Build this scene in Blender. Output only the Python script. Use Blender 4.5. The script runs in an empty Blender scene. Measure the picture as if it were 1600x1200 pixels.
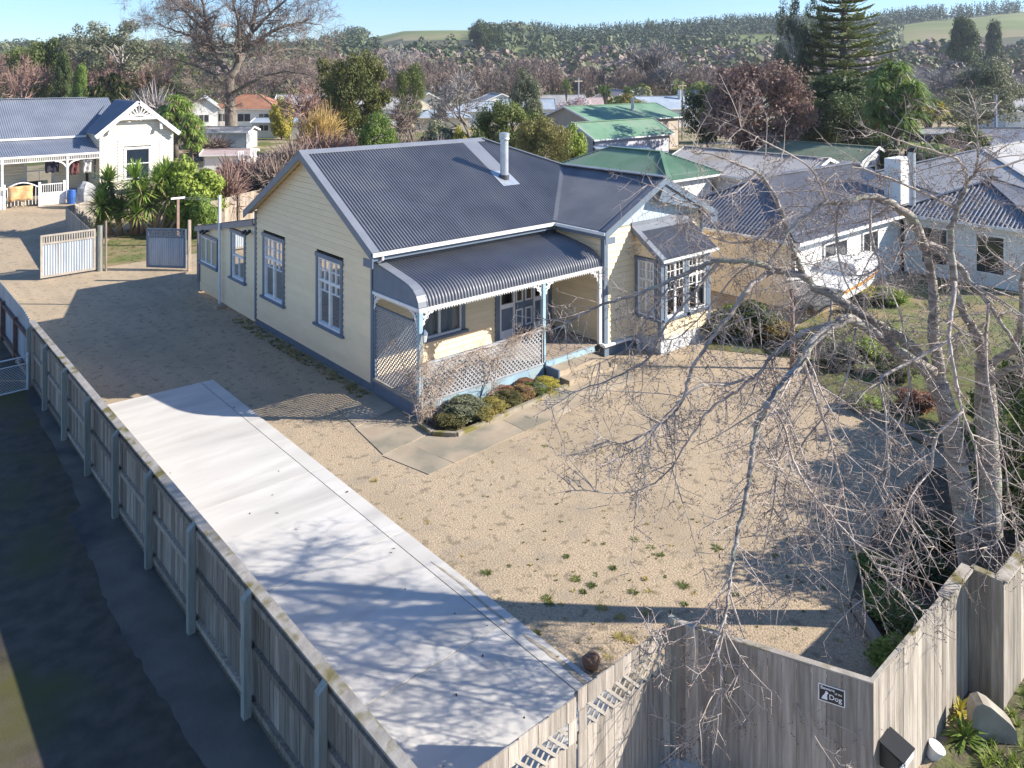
import bpy, math, random
from mathutils import Vector, Matrix, noise
rnd = random.Random(7)
S = bpy.context.scene
COL = S.collection
R = math.radians

# ------------------------------------------------------------------ camera
# world axes: x runs along the front of the house, y along its side; the camera looks 49 degrees off x
FOC, HOR, EYE, YAW = 1240.0, 112.0, 9.0, R(49)          # focal length and horizon in pixels of a 1600 x 1200 frame
SX, CX = math.sin(YAW), math.cos(YAW)
CAMX, CAMY = -11.66, -19.32
cam = bpy.data.cameras.new('camera')
cam.sensor_width = 36.0
cam.lens = 36.0 * FOC / 1600
cam.shift_y = -(600 - HOR) / 1600
cam.clip_start, cam.clip_end = 0.1, 6000
camo = bpy.data.objects.new('camera', cam)
COL.objects.link(camo)
camo.location = (CAMX, CAMY, EYE)
camo.rotation_euler = (R(90), 0, -(math.pi / 2 - YAW))
S.camera = camo

def C2W(X, Y, z=0.0):
    """a point X metres right of and Y metres ahead of the viewpoint, in world axes"""
    return Vector((CAMX + X * SX + Y * CX, CAMY - X * CX + Y * SX, z))
def W2C(x, y):
    dx, dy = x - CAMX, y - CAMY
    return dx * SX - dy * CX, dx * CX + dy * SX
def D(px, py, Y):
    return C2W((px - 800) / FOC * Y, Y, EYE - (py - HOR) / FOC * Y)
def G(px, py, z=0.0):
    return D(px, py, (EYE - z) * FOC / (py - HOR))

# ------------------------------------------------------------------ world, sun, exposure
SUN_EL = R(28.5)
sun_h = Vector((SX, -CX, 0))                             # towards the sun, on the ground: straight off to the right
sun_h.rotate(Matrix.Rotation(R(-2), 4, 'Z'))
W = bpy.data.worlds.new('World'); S.world = W; W.use_nodes = True
nt = W.node_tree; nt.nodes.clear()
sky = nt.nodes.new('ShaderNodeTexSky'); sky.sky_type = 'NISHITA'; sky.sun_disc = False
sky.sun_elevation = SUN_EL; sky.sun_rotation = math.atan2(sun_h.x, sun_h.y)
sky.altitude = 20; sky.air_density = 1.0; sky.dust_density = 0.0; sky.ozone_density = 8.0
bg = nt.nodes.new('ShaderNodeBackground'); bg.inputs[1].default_value = 0.105
out = nt.nodes.new('ShaderNodeOutputWorld')
nt.links.new(sky.outputs[0], bg.inputs[0]); nt.links.new(bg.outputs[0], out.inputs[0])
sl = bpy.data.lights.new('sun', 'SUN'); sl.energy = 5.0; sl.angle = R(0.5); sl.color = (1.0, 0.93, 0.82)
so = bpy.data.objects.new('sun', sl); COL.objects.link(so)
sdir = Vector((sun_h.x * math.cos(SUN_EL), sun_h.y * math.cos(SUN_EL), math.sin(SUN_EL)))
so.rotation_euler = sdir.to_track_quat('Z', 'Y').to_euler(); so.location = (0, -10, 40)
S.view_settings.view_transform = 'Standard'; S.view_settings.look = 'None'
S.view_settings.gamma = 1.0; S.view_settings.exposure = 1.06
S.view_settings.use_curve_mapping = False
S.render.engine = 'CYCLES'
S.cycles.max_bounces = 6; S.cycles.diffuse_bounces = 3; S.cycles.glossy_bounces = 3
S.cycles.transparent_max_bounces = 12; S.cycles.transmission_bounces = 3
S.cycles.use_denoising = True
S.cycles.sample_clamp_indirect = 6

# ------------------------------------------------------------------ materials
MATS = {}
def mat(name, c1, c2=None, scale=4.0, rough=0.75, bump=0.0, bscale=None, metal=0.0, rand=0.0, detail=4.0,
        c3=None, scale3=0.6, lo=0.35, hi=0.65, lo3=0.5, hi3=0.65, stretch=None, spec=0.4, transl=0.0, bdist=0.02):
    if name in MATS: return MATS[name]
    m = bpy.data.materials.new(name); m.use_nodes = True; MATS[name] = m
    t = m.node_tree; N = t.nodes; L = t.links
    b = N['Principled BSDF']
    b.inputs['Roughness'].default_value = rough; b.inputs['Metallic'].default_value = metal
    b.inputs['Specular IOR Level'].default_value = spec
    tc = N.new('ShaderNodeTexCoord'); vec = tc.outputs['Object']
    if rand or stretch:
        mp = N.new('ShaderNodeMapping'); L.new(vec, mp.inputs[0])
        if stretch: mp.inputs['Scale'].default_value = stretch
        if rand:
            oi = N.new('ShaderNodeObjectInfo'); mu = N.new('ShaderNodeMath'); mu.operation = 'MULTIPLY'; mu.inputs[1].default_value = 37.0
            L.new(oi.outputs['Random'], mu.inputs[0]); L.new(mu.outputs[0], mp.inputs['Location'])
        vec = mp.outputs[0]
    col = None
    if c2 is not None:
        n1 = N.new('ShaderNodeTexNoise'); n1.inputs['Scale'].default_value = scale; n1.inputs['Detail'].default_value = detail
        L.new(vec, n1.inputs['Vector'])
        cr = N.new('ShaderNodeValToRGB'); cr.color_ramp.elements[0].position = lo; cr.color_ramp.elements[1].position = hi
        cr.color_ramp.elements[0].color = (*c1, 1); cr.color_ramp.elements[1].color = (*c2, 1)
        L.new(n1.outputs[0], cr.inputs[0]); col = cr.outputs[0]
        if c3 is not None:
            n3 = N.new('ShaderNodeTexNoise'); n3.inputs['Scale'].default_value = scale3; n3.inputs['Detail'].default_value = 6
            L.new(vec, n3.inputs['Vector'])
            r3 = N.new('ShaderNodeMapRange'); r3.inputs[1].default_value = lo3; r3.inputs[2].default_value = hi3
            L.new(n3.outputs[0], r3.inputs[0])
            mx = N.new('ShaderNodeMix'); mx.data_type = 'RGBA'
            L.new(r3.outputs[0], mx.inputs[0]); L.new(col, mx.inputs[6]); mx.inputs[7].default_value = (*c3, 1)
            col = mx.outputs[2]
    if rand:
        if col is None:
            rg = N.new('ShaderNodeRGB'); rg.outputs[0].default_value = (*c1, 1); col = rg.outputs[0]
        oi2 = N.new('ShaderNodeObjectInfo'); mr = N.new('ShaderNodeMapRange')
        mr.inputs[3].default_value = 1 - rand; mr.inputs[4].default_value = 1 + rand
        L.new(oi2.outputs['Random'], mr.inputs[0])
        hs = N.new('ShaderNodeHueSaturation'); L.new(mr.outputs[0], hs.inputs['Value']); L.new(col, hs.inputs['Color'])
        col = hs.outputs[0]
    if col is None: b.inputs['Base Color'].default_value = (*c1, 1)
    else: L.new(col, b.inputs['Base Color'])
    if bump:
        n2 = N.new('ShaderNodeTexNoise'); n2.inputs['Scale'].default_value = bscale or scale * 3; n2.inputs['Detail'].default_value = 5
        L.new(vec, n2.inputs['Vector'])
        bp = N.new('ShaderNodeBump'); bp.inputs['Strength'].default_value = bump; bp.inputs['Distance'].default_value = bdist
        L.new(n2.outputs[0], bp.inputs['Height']); L.new(bp.outputs[0], b.inputs['Normal'])
    if transl:
        tr = N.new('ShaderNodeBsdfTranslucent'); ms = N.new('ShaderNodeMixShader'); ms.inputs[0].default_value = transl
        if col is not None: L.new(col, tr.inputs[0])
        else: tr.inputs[0].default_value = (*c1, 1)
        L.new(b.outputs[0], ms.inputs[1]); L.new(tr.outputs[0], ms.inputs[2]); L.new(ms.outputs[0], N['Material Output'].inputs[0])
    return m

def glass_mat():
    m = bpy.data.materials.new('window_glass'); m.use_nodes = True; t = m.node_tree; N = t.nodes; N.clear(); L = t.links
    o = N.new('ShaderNodeOutputMaterial'); mx = N.new('ShaderNodeMixShader'); fr = N.new('ShaderNodeFresnel'); fr.inputs[0].default_value = 1.55
    tp = N.new('ShaderNodeBsdfTransparent'); tp.inputs[0].default_value = (0.75, 0.8, 0.82, 1)
    gl = N.new('ShaderNodeBsdfGlossy'); gl.inputs['Roughness'].default_value = 0.02
    L.new(fr.outputs[0], mx.inputs[0]); L.new(tp.outputs[0], mx.inputs[1]); L.new(gl.outputs[0], mx.inputs[2]); L.new(mx.outputs[0], o.inputs[0])
    return m
GLASS = glass_mat()
CREAM = mat('cream_weatherboard_paint', (0.79, 0.64, 0.41), (0.83, 0.68, 0.45), scale=1.6, rough=0.5, rand=0.035)
CREAMP = mat('cream_panel_paint', (0.79, 0.64, 0.41), (0.82, 0.67, 0.44), scale=1.2, rough=0.55)
TRIM = mat('slate_blue_trim_paint', (0.125, 0.165, 0.22), (0.15, 0.19, 0.245), scale=3, rough=0.4)
PALEBLUE = mat('pale_blue_base_paint', (0.33, 0.47, 0.55), (0.25, 0.37, 0.45), scale=2.2, rough=0.55, c3=(0.33, 0.36, 0.34), scale3=1.4)
SHING = mat('pale_blue_shingle_paint', (0.40, 0.47, 0.53), (0.45, 0.52, 0.58), scale=4, rough=0.55, rand=0.05)
WHITE = mat('white_paint', (0.80, 0.79, 0.77), (0.72, 0.71, 0.69), scale=5, rough=0.45)
ROOF = mat('blue_grey_roof_steel', (0.135, 0.14, 0.16), (0.17, 0.175, 0.195), scale=1.3, rough=0.38, spec=0.6, c3=(0.205, 0.205, 0.215), scale3=0.7, lo3=0.5, hi3=0.75)
ROOFCAP = mat('blue_grey_ridge_steel', (0.165, 0.18, 0.215), (0.19, 0.205, 0.24), scale=2, rough=0.45, spec=0.6)
GALV = mat('galvanised_steel', (0.46, 0.50, 0.55), (0.58, 0.62, 0.66), scale=6, rough=0.35, metal=0.55)
DARKIN = mat('dark_interior', (0.03, 0.027, 0.025), rough=0.9)
CURT = mat('net_curtain', (0.62, 0.60, 0.58), (0.48, 0.45, 0.43), scale=9, rough=0.9, stretch=(6, 6, 0.3))
CURTR = mat('red_curtain', (0.30, 0.10, 0.08), (0.2, 0.06, 0.05), scale=9, rough=0.9, stretch=(6, 6, 0.3))
BLACK = mat('black_plastic', (0.015, 0.016, 0.018), rough=0.45)
DECK = mat('weathered_deck_timber', (0.33, 0.26, 0.20), (0.42, 0.35, 0.28), scale=3, rough=0.8, rand=0.12, stretch=(8, 0.6, 1), bump=0.2)
FENCE = mat('weathered_paling_timber', (0.255, 0.22, 0.185), (0.40, 0.355, 0.305), scale=2.2, rough=0.85, rand=0.28, stretch=(9, 9, 0.7), bump=0.5, bscale=9,
            c3=(0.21, 0.165, 0.125), scale3=1.6, lo3=0.58, hi3=0.8)
FENCED = mat('aged_brown_paling_timber', (0.25, 0.195, 0.15), (0.39, 0.325, 0.265), scale=2.2, rough=0.9, rand=0.36, stretch=(9, 9, 0.7), bump=0.5, bscale=9,
             c3=(0.17, 0.15, 0.08), scale3=1.6, lo3=0.55, hi3=0.75)
POSTM = mat('greenish_treated_post', (0.25, 0.255, 0.22), (0.33, 0.33, 0.29), scale=3, rough=0.85, rand=0.15, stretch=(6, 6, 0.8), bump=0.3)
CAPM = mat('mossy_fence_cap', (0.30, 0.265, 0.225), (0.42, 0.38, 0.33), scale=3.5, rough=0.9, bump=0.5, c3=(0.17, 0.145, 0.05), scale3=3.2, lo3=0.52, hi3=0.66)
CONC = mat('pale_new_concrete', (0.53, 0.505, 0.465), (0.62, 0.595, 0.55), scale=2.0, rough=0.8, bump=0.06, bscale=40, c3=(0.42, 0.40, 0.37), scale3=1.0, lo3=0.50, hi3=0.74, stretch=(0.35, 1.6, 1), rand=0.02)
OLDC = mat('aged_concrete', (0.35, 0.28, 0.20), (0.47, 0.385, 0.28), scale=1.6, rough=0.9, bump=0.15, bscale=25, c3=(0.24, 0.215, 0.16), scale3=0.8, rand=0.06)
GREY = mat('plain_grey_steel', (0.35, 0.37, 0.40), rough=0.5)
BARK = mat('silver_grey_cherry_bark', (0.18, 0.15, 0.125), (0.46, 0.41, 0.36), scale=5, rough=0.85, bump=0.6, bscale=14, stretch=(0.7, 0.7, 3.5), c3=(0.34, 0.36, 0.27), scale3=1.7, lo3=0.52, hi3=0.7, bdist=0.04)
TWIG = mat('cherry_twig_bark', (0.33, 0.265, 0.225), (0.54, 0.465, 0.41), scale=3, rough=0.8)
BARK2 = mat('grey_brown_bark', (0.13, 0.105, 0.085), (0.24, 0.205, 0.17), scale=4, rough=0.9, bump=0.4, stretch=(1, 1, 0.3))
SOIL = mat('dark_garden_soil', (0.085, 0.065, 0.045), (0.16, 0.12, 0.08), scale=6, rough=1.0, bump=0.8, bscale=18)

# ------------------------------------------------------------------ mesh helpers
class MB:
    def __init__(s): s.v = []; s.f = []
    def quad(s, a, b, c, d):
        n = len(s.v); s.v += [tuple(a), tuple(b), tuple(c), tuple(d)]; s.f.append((n, n + 1, n + 2, n + 3))
    def tri(s, a, b, c):
        n = len(s.v); s.v += [tuple(a), tuple(b), tuple(c)]; s.f.append((n, n + 1, n + 2))
    def hexa(s, p):
        """eight corners: bottom ring 0-3, top ring 4-7"""
        n = len(s.v); s.v += [tuple(q) for q in p]
        for f in ((3, 2, 1, 0), (4, 5, 6, 7), (0, 1, 5, 4), (1, 2, 6, 5), (2, 3, 7, 6), (3, 0, 4, 7)): s.f.append(tuple(n + i for i in f))
        return s
    def box(s, x0, x1, y0, y1, z0, z1):
        return s.hexa([(x0, y0, z0), (x1, y0, z0), (x1, y1, z0), (x0, y1, z0), (x0, y0, z1), (x1, y0, z1), (x1, y1, z1), (x0, y1, z1)])
    def beam(s, a, b, w, h, up=(0, 0, 1)):
        """a bar from a to b, w wide and h deep"""
        a = Vector(a); b = Vector(b); d = (b - a).normalized(); u = Vector(up)
        if abs(d.dot(u)) > 0.98: u = Vector((0, 1, 0))
        r = d.cross(u).normalized() * w / 2; u = r.cross(d).normalized() * h / 2
        return s.hexa([a - r - u, a + r - u, b + r - u, b - r - u, a - r + u, a + r + u, b + r + u, b - r + u])
    def tube(s, pts, rad, n=6, cap=True):
        pts = [Vector(p) for p in pts]; base = len(s.v); m = len(pts)
        if not hasattr(rad, '__len__'): rad = [rad] * m
        ref = None
        for i, p in enumerate(pts):
            d = (pts[min(i + 1, m - 1)] - pts[max(i - 1, 0)])
            if d.length < 1e-6: d = Vector((0, 0, 1))
            d.normalize()
            if ref is None: ref = d.orthogonal().normalized()
            ref = (ref - d * ref.dot(d))
            if ref.length < 1e-4: ref = d.orthogonal()
            ref.normalize(); q = d.cross(ref)
            for k in range(n):
                a = 2 * math.pi * k / n
                s.v.append(tuple(p + (ref * math.cos(a) + q * math.sin(a)) * rad[i]))
        for i in range(m - 1):
            for k in range(n):
                k2 = (k + 1) % n
                s.f.append((base + i * n + k, base + i * n + k2, base + (i + 1) * n + k2, base + (i + 1) * n + k))
        if cap and n > 2:
            s.f.append(tuple(base + k for k in reversed(range(n)))); s.f.append(tuple(base + (m - 1) * n + k for k in range(n)))
        return s
    def prism(s, poly, d):
        """a flat polygon pushed out along the vector d"""
        d = Vector(d); n = len(s.v); k = len(poly)
        s.v += [tuple(Vector(p)) for p in poly] + [tuple(Vector(p) + d) for p in poly]
        s.f.append(tuple(n + i for i in reversed(range(k)))); s.f.append(tuple(n + k + i for i in range(k)))
        for i in range(k):
            j = (i + 1) % k; s.f.append((n + i, n + j, n + k + j, n + k + i))
        return s
    def mesh(s, name, m, smooth=False):
        me = bpy.data.meshes.new(name); me.from_pydata(s.v, [], s.f); me.materials.append(m)
        if smooth: me.polygons.foreach_set('use_smooth', [True] * len(me.polygons))
        me.update(); return me
    def build(s, name, m, parent=None, smooth=False, kind=None):
        o = bpy.data.objects.new(name, s.mesh(name, m, smooth)); COL.objects.link(o)
        if parent is not None: attach(o, parent)
        if kind: o['kind'] = kind
        return o
def attach(o, parent):
    """the part keeps its place in the world; things stand unrotated unless copied"""
    o.parent = parent
    if parent.parent is None: o.location = o.location - parent.location
    elif parent.get('_off'): o.location = o.location - Vector(parent['_off'])
def thing(name, label, cat, loc=(0, 0, 0), group=None):
    o = bpy.data.objects.new(name, None); COL.objects.link(o); o.location = loc; o.empty_display_size = 0.3
    o['label'] = label; o['category'] = cat
    if group: o['group'] = group
    return o
def tag(o, label, cat, group=None):
    o['label'] = label; o['category'] = cat
    if group: o['group'] = group
    return o
def place(me, name, parent, loc=(0, 0, 0), rotz=0.0, scale=None):
    """one more piece that shares the mesh"""
    o = bpy.data.objects.new(name, me); COL.objects.link(o); o.location = loc; o.rotation_euler.z = rotz
    if scale: o.scale = scale
    if parent is not None: attach(o, parent)
    return o
class Frame:
    """a wall plane: a runs along it, n points out of it"""
    def __init__(s, o, a, n): s.o = Vector(o); s.a = Vector(a); s.n = Vector(n)
    def p(s, a, z, d=0.0): return s.o + s.a * a + s.n * d + Vector((0, 0, z))
    def box(s, mb, a0, a1, z0, z1, d0, d1):
        return mb.hexa([s.p(a0, z0, d0), s.p(a1, z0, d0), s.p(a1, z0, d1), s.p(a0, z0, d1), s.p(a0, z1, d0), s.p(a1, z1, d0), s.p(a1, z1, d1), s.p(a0, z1, d1)])
def boards(fr, parent, z0, z1, lim0, lim1, holes, pitch=0.18, m=None, name='weatherboard'):
    """lapped boards; lim0/lim1(z) are the ends of the wall at height z, holes = (a0, a1, z0, z1)"""
    z = z0; k = 0; gp = 0.016
    while z < z1 - 0.01:
        zt = min(z + pitch, z1)
        segs = [(lim0(z), lim0(zt), lim1(z), lim1(zt))]
        zm = (z + zt) / 2
        for (h0, h1, hz0, hz1) in holes:
            if hz0 - 0.02 < zm < hz1 + 0.02:
                ns = []
                for (a, at, b, bt) in segs:
                    if h1 <= a or h0 >= b: ns.append((a, at, b, bt)); continue
                    if h0 > a + 0.02: ns.append((a, at, h0, h0))
                    if h1 < b - 0.02: ns.append((h1, h1, b, bt))
                segs = ns
        for (a, at, b, bt) in segs:
            if b - a < 0.03: continue
            if bt - at < 0.02: at = bt = (a + b) / 2; bt += 0.02
            mb = MB()
            lip = 0.034
            mb.hexa([fr.p(a, z, -0.02), fr.p(b, z, -0.02), fr.p(b, z, lip), fr.p(a, z, lip),
                     fr.p(at, zt - gp, -0.02), fr.p(bt, zt - gp, -0.02), fr.p(bt, zt - gp, 0.006), fr.p(at, zt - gp, 0.006)])
            mb.build(name, m or CREAM, parent)
        z = zt; k += 1
def corr(name, P, nrm, s0, s1, t0, t1, m, parent, pitch=0.105, amp=0.023, seg=8, rows=1, kind=None):
    """corrugated sheet; P(s, t) is the plain surface, t0(s)..t1(s) its reach at s"""
    mb = MB(); n = max(2, int((s1 - s0) / pitch * seg)); nrm = nrm if callable(nrm) else (lambda s, t, _n=Vector(nrm).normalized(): _n)
    for i in range(n + 1):
        s = s0 + (s1 - s0) * i / n; off = amp * math.cos(2 * math.pi * (s - s0) / pitch)
        a, b = t0(s), t1(s)
        for j in range(rows + 1):
            t = a + (b - a) * j / rows
            mb.v.append(tuple(Vector(P(s, t)) + nrm(s, t) * off))
    w = rows + 1
    for i in range(n):
        for j in range(rows): mb.f.append((i * w + j, (i + 1) * w + j, (i + 1) * w + j + 1, i * w + j + 1))
    return mb.build(name, m, parent, smooth=True, kind=kind)
def window(fr, parent, a0, a1, z0, z1, style='casement', trim=None, curtain=None, label=None, aw=0.13, inner=None):
    """timber window: architrave with head and sill, white frame, glazing bars, panes, curtain behind"""
    tm = trim or TRIM; mb = MB()
    fr.box(mb, a0, a0 + aw, z0, z1 - aw, 0.0, 0.055); fr.box(mb, a1 - aw, a1, z0, z1 - aw, 0.0, 0.055)
    fr.box(mb, a0 - 0.03, a1 + 0.03, z1 - aw, z1, 0.0, 0.07)
    w = mb.build('window', tm, parent)
    if label: w['label'] = label
    mb = MB(); fr.box(mb, a0 - 0.09, a1 + 0.09, z0 - 0.075, z0 - 0.002, -0.02, 0.12); mb.build('sill', tm, w)
    b0, b1, y0, y1 = a0 + aw, a1 - aw, z0 + 0.001, z1 - aw
    mb = MB(); t = 0.055
    fr.box(mb, b0, b0 + t, y0, y1, -0.06, 0.03); fr.box(mb, b1 - t, b1, y0, y1, -0.06, 0.03)
    fr.box(mb, b0 + t, b1 - t, y1 - t, y1, -0.06, 0.03); fr.box(mb, b0 + t, b1 - t, y0, y0 + 0.07, -0.06, 0.05)
    bars = []; c = (b0 + b1) / 2; zt = y0 + (y1 - y0) * 0.66
    if style == 'casement':
        fr.box(mb, c - 0.045, c + 0.045, y0 + 0.07, y1 - t, -0.05, 0.025); fr.box(mb, b0 + t, c - 0.045, zt - 0.04, zt + 0.04, -0.05, 0.02); fr.box(mb, c + 0.045, b1 - t, zt - 0.04, zt + 0.04, -0.05, 0.02)
        for (l, r) in ((b0 + t, c - 0.045), (c + 0.045, b1 - t)):
            q = (l + r) / 2; bars.append((q - 0.013, q + 0.013, zt + 0.04, y1 - t)); zz = (zt + y1 - t) / 2 + 0.02
            bars.append((l, q - 0.013, zz - 0.013, zz + 0.013)); bars.append((q + 0.013, r, zz - 0.013, zz + 0.013))
            zl = zt - 0.04 - 0.26; bars.append((l, r, zl - 0.013, zl + 0.013)); bars.append((q - 0.013, q + 0.013, zl + 0.013, zt - 0.04))
    elif style == 'hung':
        zz = y0 + (y1 - y0) * 0.5; fr.box(mb, b0 + t, b1 - t, zz - 0.035, zz + 0.035, -0.05, 0.02)
        bars.append((c - 0.013, c + 0.013, y0 + 0.07, zz - 0.035))
    elif style == 'plain2':
        fr.box(mb, c - 0.04, c + 0.04, y0 + 0.07, y1 - t, -0.05, 0.025)
    elif style == 'three':
        for q in (b0 + (b1 - b0) / 3, b0 + (b1 - b0) * 2 / 3): fr.box(mb, q - 0.04, q + 0.04, y0 + 0.07, y1 - t, -0.05, 0.025)
    mb.build('frame', WHITE, w)
    if bars:
        mb = MB()
        for (l, r, p, q) in bars: fr.box(mb, l, r, p, q, -0.03, 0.012)
        mb.build('glazing_bars', WHITE, w)
    mb = MB(); mb.quad(fr.p(b0 + t, y0 + 0.07, -0.02), fr.p(b1 - t, y0 + 0.07, -0.02), fr.p(b1 - t, y1 - t, -0.02), fr.p(b0 + t, y1 - t, -0.02)); mb.build('pane', GLASS, w)
    if curtain:
        mb = MB()
        for (l, r) in ([(b0 - 0.05, b0 + (b1 - b0) * 0.3), (b1 - (b1 - b0) * 0.3, b1 + 0.05)] if inner is None else inner(b0, b1)):
            n = max(4, int((r - l) / 0.05))
            for i in range(n):
                q0, q1 = l + (r - l) * i / n, l + (r - l) * (i + 1) / n; d0 = -0.14 - 0.03 * (i % 2); d1 = -0.14 - 0.03 * ((i + 1) % 2)
                mb.quad(fr.p(q0, y0, d0), fr.p(q1, y0, d1), fr.p(q1, y1, d1), fr.p(q0, y1, d0))
        mb.build('curtain', curtain, w)
    return w
def spline(pts, per=5):
    out = []
    n = len(pts)
    for i in range(n - 1):
        p0, p1, p2, p3 = pts[max(i - 1, 0)], pts[i], pts[i + 1], pts[min(i + 2, n - 1)]
        for k in range(per):
            t = k / per
            out.append(0.5 * ((2 * p1) + (p2 - p0) * t + (2 * p0 - 5 * p1 + 4 * p2 - p3) * t * t + (3 * p1 - p0 - 3 * p2 + p3) * t ** 3))
    out.append(pts[-1]); return out
# ------------------------------------------------------------------ the ground
def ground_mat():
    m = bpy.data.materials.new('gravel_and_grass_ground'); m.use_nodes = True; t = m.node_tree; N = t.nodes; L = t.links; b = N['Principled BSDF']
    b.inputs['Roughness'].default_value = 0.95; b.inputs['Specular IOR Level'].default_value = 0.2
    tc = N.new('ShaderNodeTexCoord')
    def noi(sc, det=5):
        n = N.new('ShaderNodeTexNoise'); n.inputs['Scale'].default_value = sc; n.inputs['Detail'].default_value = det; L.new(tc.outputs['Object'], n.inputs['Vector']); return n.outputs[0]
    def ramp(src, p0, c0, p1, c1):
        r = N.new('ShaderNodeValToRGB'); r.color_ramp.elements[0].position = p0; r.color_ramp.elements[1].position = p1
        r.color_ramp.elements[0].color = (*c0, 1); r.color_ramp.elements[1].color = (*c1, 1); L.new(src, r.inputs[0]); return r.outputs[0]
    def mixc(f, a, c):
        x = N.new('ShaderNodeMix'); x.data_type = 'RGBA'; L.new(f, x.inputs[0]); L.new(a, x.inputs[6])
        if isinstance(c, tuple): x.inputs[7].default_value = (*c, 1)
        else: L.new(c, x.inputs[7])
        return x.outputs[2]
    def rng(src, a, c, lo=0.0, hi=1.0):
        r = N.new('ShaderNodeMapRange'); r.inputs[1].default_value = a; r.inputs[2].default_value = c; r.inputs[3].default_value = lo; r.inputs[4].default_value = hi; L.new(src, r.inputs[0]); return r.outputs[0]
    tan = ramp(noi(26, 8), 0.34, (0.33, 0.25, 0.165), 0.64, (0.53, 0.42, 0.29))
    vo = N.new('ShaderNodeTexVoronoi'); vo.inputs['Scale'].default_value = 55; L.new(tc.outputs['Object'], vo.inputs['Vector'])
    tan = mixc(rng(vo.outputs['Distance'], 0.0, 0.22, 0.55, 0.0), tan, (0.27, 0.215, 0.145))
    pb = N.new('ShaderNodeTexVoronoi'); pb.inputs['Scale'].default_value = 24; L.new(tc.outputs['Object'], pb.inputs['Vector'])
    tan = mixc(rng(pb.outputs['Distance'], 0.05, 0.16, 0.45, 0.0), tan, (0.20, 0.155, 0.11))
    tan = mixc(rng(noi(0.42, 6), 0.48, 0.70, 0.0, 0.6), tan, (0.30, 0.24, 0.165))          # damp and worn patches
    tan = mixc(rng(noi(1.7, 6), 0.55, 0.70, 0.0, 0.5), tan, (0.30, 0.26, 0.205))
    mp = N.new('ShaderNodeMapping'); mp.inputs['Scale'].default_value = (1.5, 0.14, 1); mp.inputs['Rotation'].default_value = (0, 0, 0.12); L.new(tc.outputs['Object'], mp.inputs[0])
    tk = N.new('ShaderNodeTexNoise'); tk.inputs['Scale'].default_value = 1.0; tk.inputs['Detail'].default_value = 5; L.new(mp.outputs[0], tk.inputs['Vector'])
    tan = mixc(rng(tk.outputs[0], 0.50, 0.68, 0.0, 0.55), tan, (0.33, 0.265, 0.185))          # wheel tracks
    tan = mixc(rng(noi(4.5, 7), 0.57, 0.65, 0.0, 0.7), tan, (0.20, 0.165, 0.11))              # scattered litter and dirt            # bare grey grit
    grass = ramp(noi(5, 6), 0.35, (0.09, 0.115, 0.03), 0.7, (0.20, 0.20, 0.07))
    far = N.new('ShaderNodeVectorMath'); far.operation = 'LENGTH'; L.new(tc.outputs['Object'], far.inputs[0])
    gm = mixc(rng(noi(0.6, 6), 0.60, 0.68, 0.0, 0.55), tan, grass)
    fg = mixc(rng(noi(0.25, 5), 0.42, 0.56), grass, tan)
    fin = mixc(rng(far.outputs['Value'], 46, 70), tan, fg)
    L.new(fin, b.inputs['Base Color'])
    bp = N.new('ShaderNodeBump'); bp.inputs['Strength'].default_value = 0.55; bp.inputs['Distance'].default_value = 0.03
    ad = N.new('ShaderNodeMath'); ad.operation = 'ADD'; L.new(noi(28, 4), ad.inputs[0]); L.new(rng(pb.outputs['Distance'], 0.0, 0.2, 0.5, 0.0), ad.inputs[1])
    L.new(ad.outputs[0], bp.inputs['Height']); L.new(bp.outputs[0], b.inputs['Normal'])
    return m
GRAVEL = ground_mat()
LAWN = mat('winter_lawn', (0.10, 0.12, 0.035), (0.17, 0.18, 0.06), scale=5, rough=0.95, bump=0.6, bscale=25, c3=(0.24, 0.185, 0.10), scale3=0.9, lo3=0.44, hi3=0.62)
def sheet(name, poly, z, m, kind='structure', parent=None):
    mb = MB(); n = len(poly)
    mb.v = [(p[0], p[1], z) for p in poly]; mb.f = [tuple(range(n))]
    o = mb.build(name, m, parent)
    if kind: o['kind'] = kind
    return o
mb = MB()
NX = 40
for i in range(NX + 1):
    for j in range(NX + 1): mb.v.append((-3000 + 6000 * i / NX, -3000 + 6000 * j / NX, 0.0))
for i in range(NX):
    for j in range(NX): mb.f.append((i * 41 + j, (i + 1) * 41 + j, (i + 1) * 41 + j + 1, i * 41 + j + 1))
g = mb.build('ground', GRAVEL); g['kind'] = 'structure'
sheet('lawn', [(12.6, -15.0), (40, -15.0), (40, -4.5), (15, -4.6), (12.6, -5.2)], 0.006, LAWN)
sheet('lawn', [(-1.8, 20.6), (9.5, 20.6), (12, 30), (2, 30), (-1.2, 25)], 0.006, LAWN)
sheet('lawn', [tuple(G(-60, 335))[:2], tuple(G(95, 312))[:2], tuple(G(150, 300))[:2], tuple(G(-60, 300))[:2]], 0.008, LAWN)

# ------------------------------------------------------------------ the villa
HS = thing('villa', 'cream weatherboard villa with blue grey iron roof and bullnose verandah', 'house', (0, 0, 0))
RZ, EZ, RY, EY0, EY1, EX0 = 6.48, 4.05, 3.9, -0.48, 8.28, -0.35
sl_ = (RZ - EZ) / (RY - EY0)
zr = lambda y: EZ + (min(y, 2 * RY - y) - EY0) * sl_            # main roof height at y
WX, WY, WXR = 6.95, -2.35, 12.05                                 # the front wing: left wall, front wall, right wall
WRX, WRZ, WB = 9.5, 5.47, -2.78
ws = (WRZ - EZ) / (WRX - 6.6)
side = Frame((0, 0, 0), (0, 1, 0), (-1, 0, 0)); front = Frame((0, 0, 0), (1, 0, 0), (0, -1, 0))
wside = Frame((WX, 0, 0), (0, 1, 0), (-1, 0, 0)); wfront = Frame((0, WY, 0), (1, 0, 0), (0, -1, 0))
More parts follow.
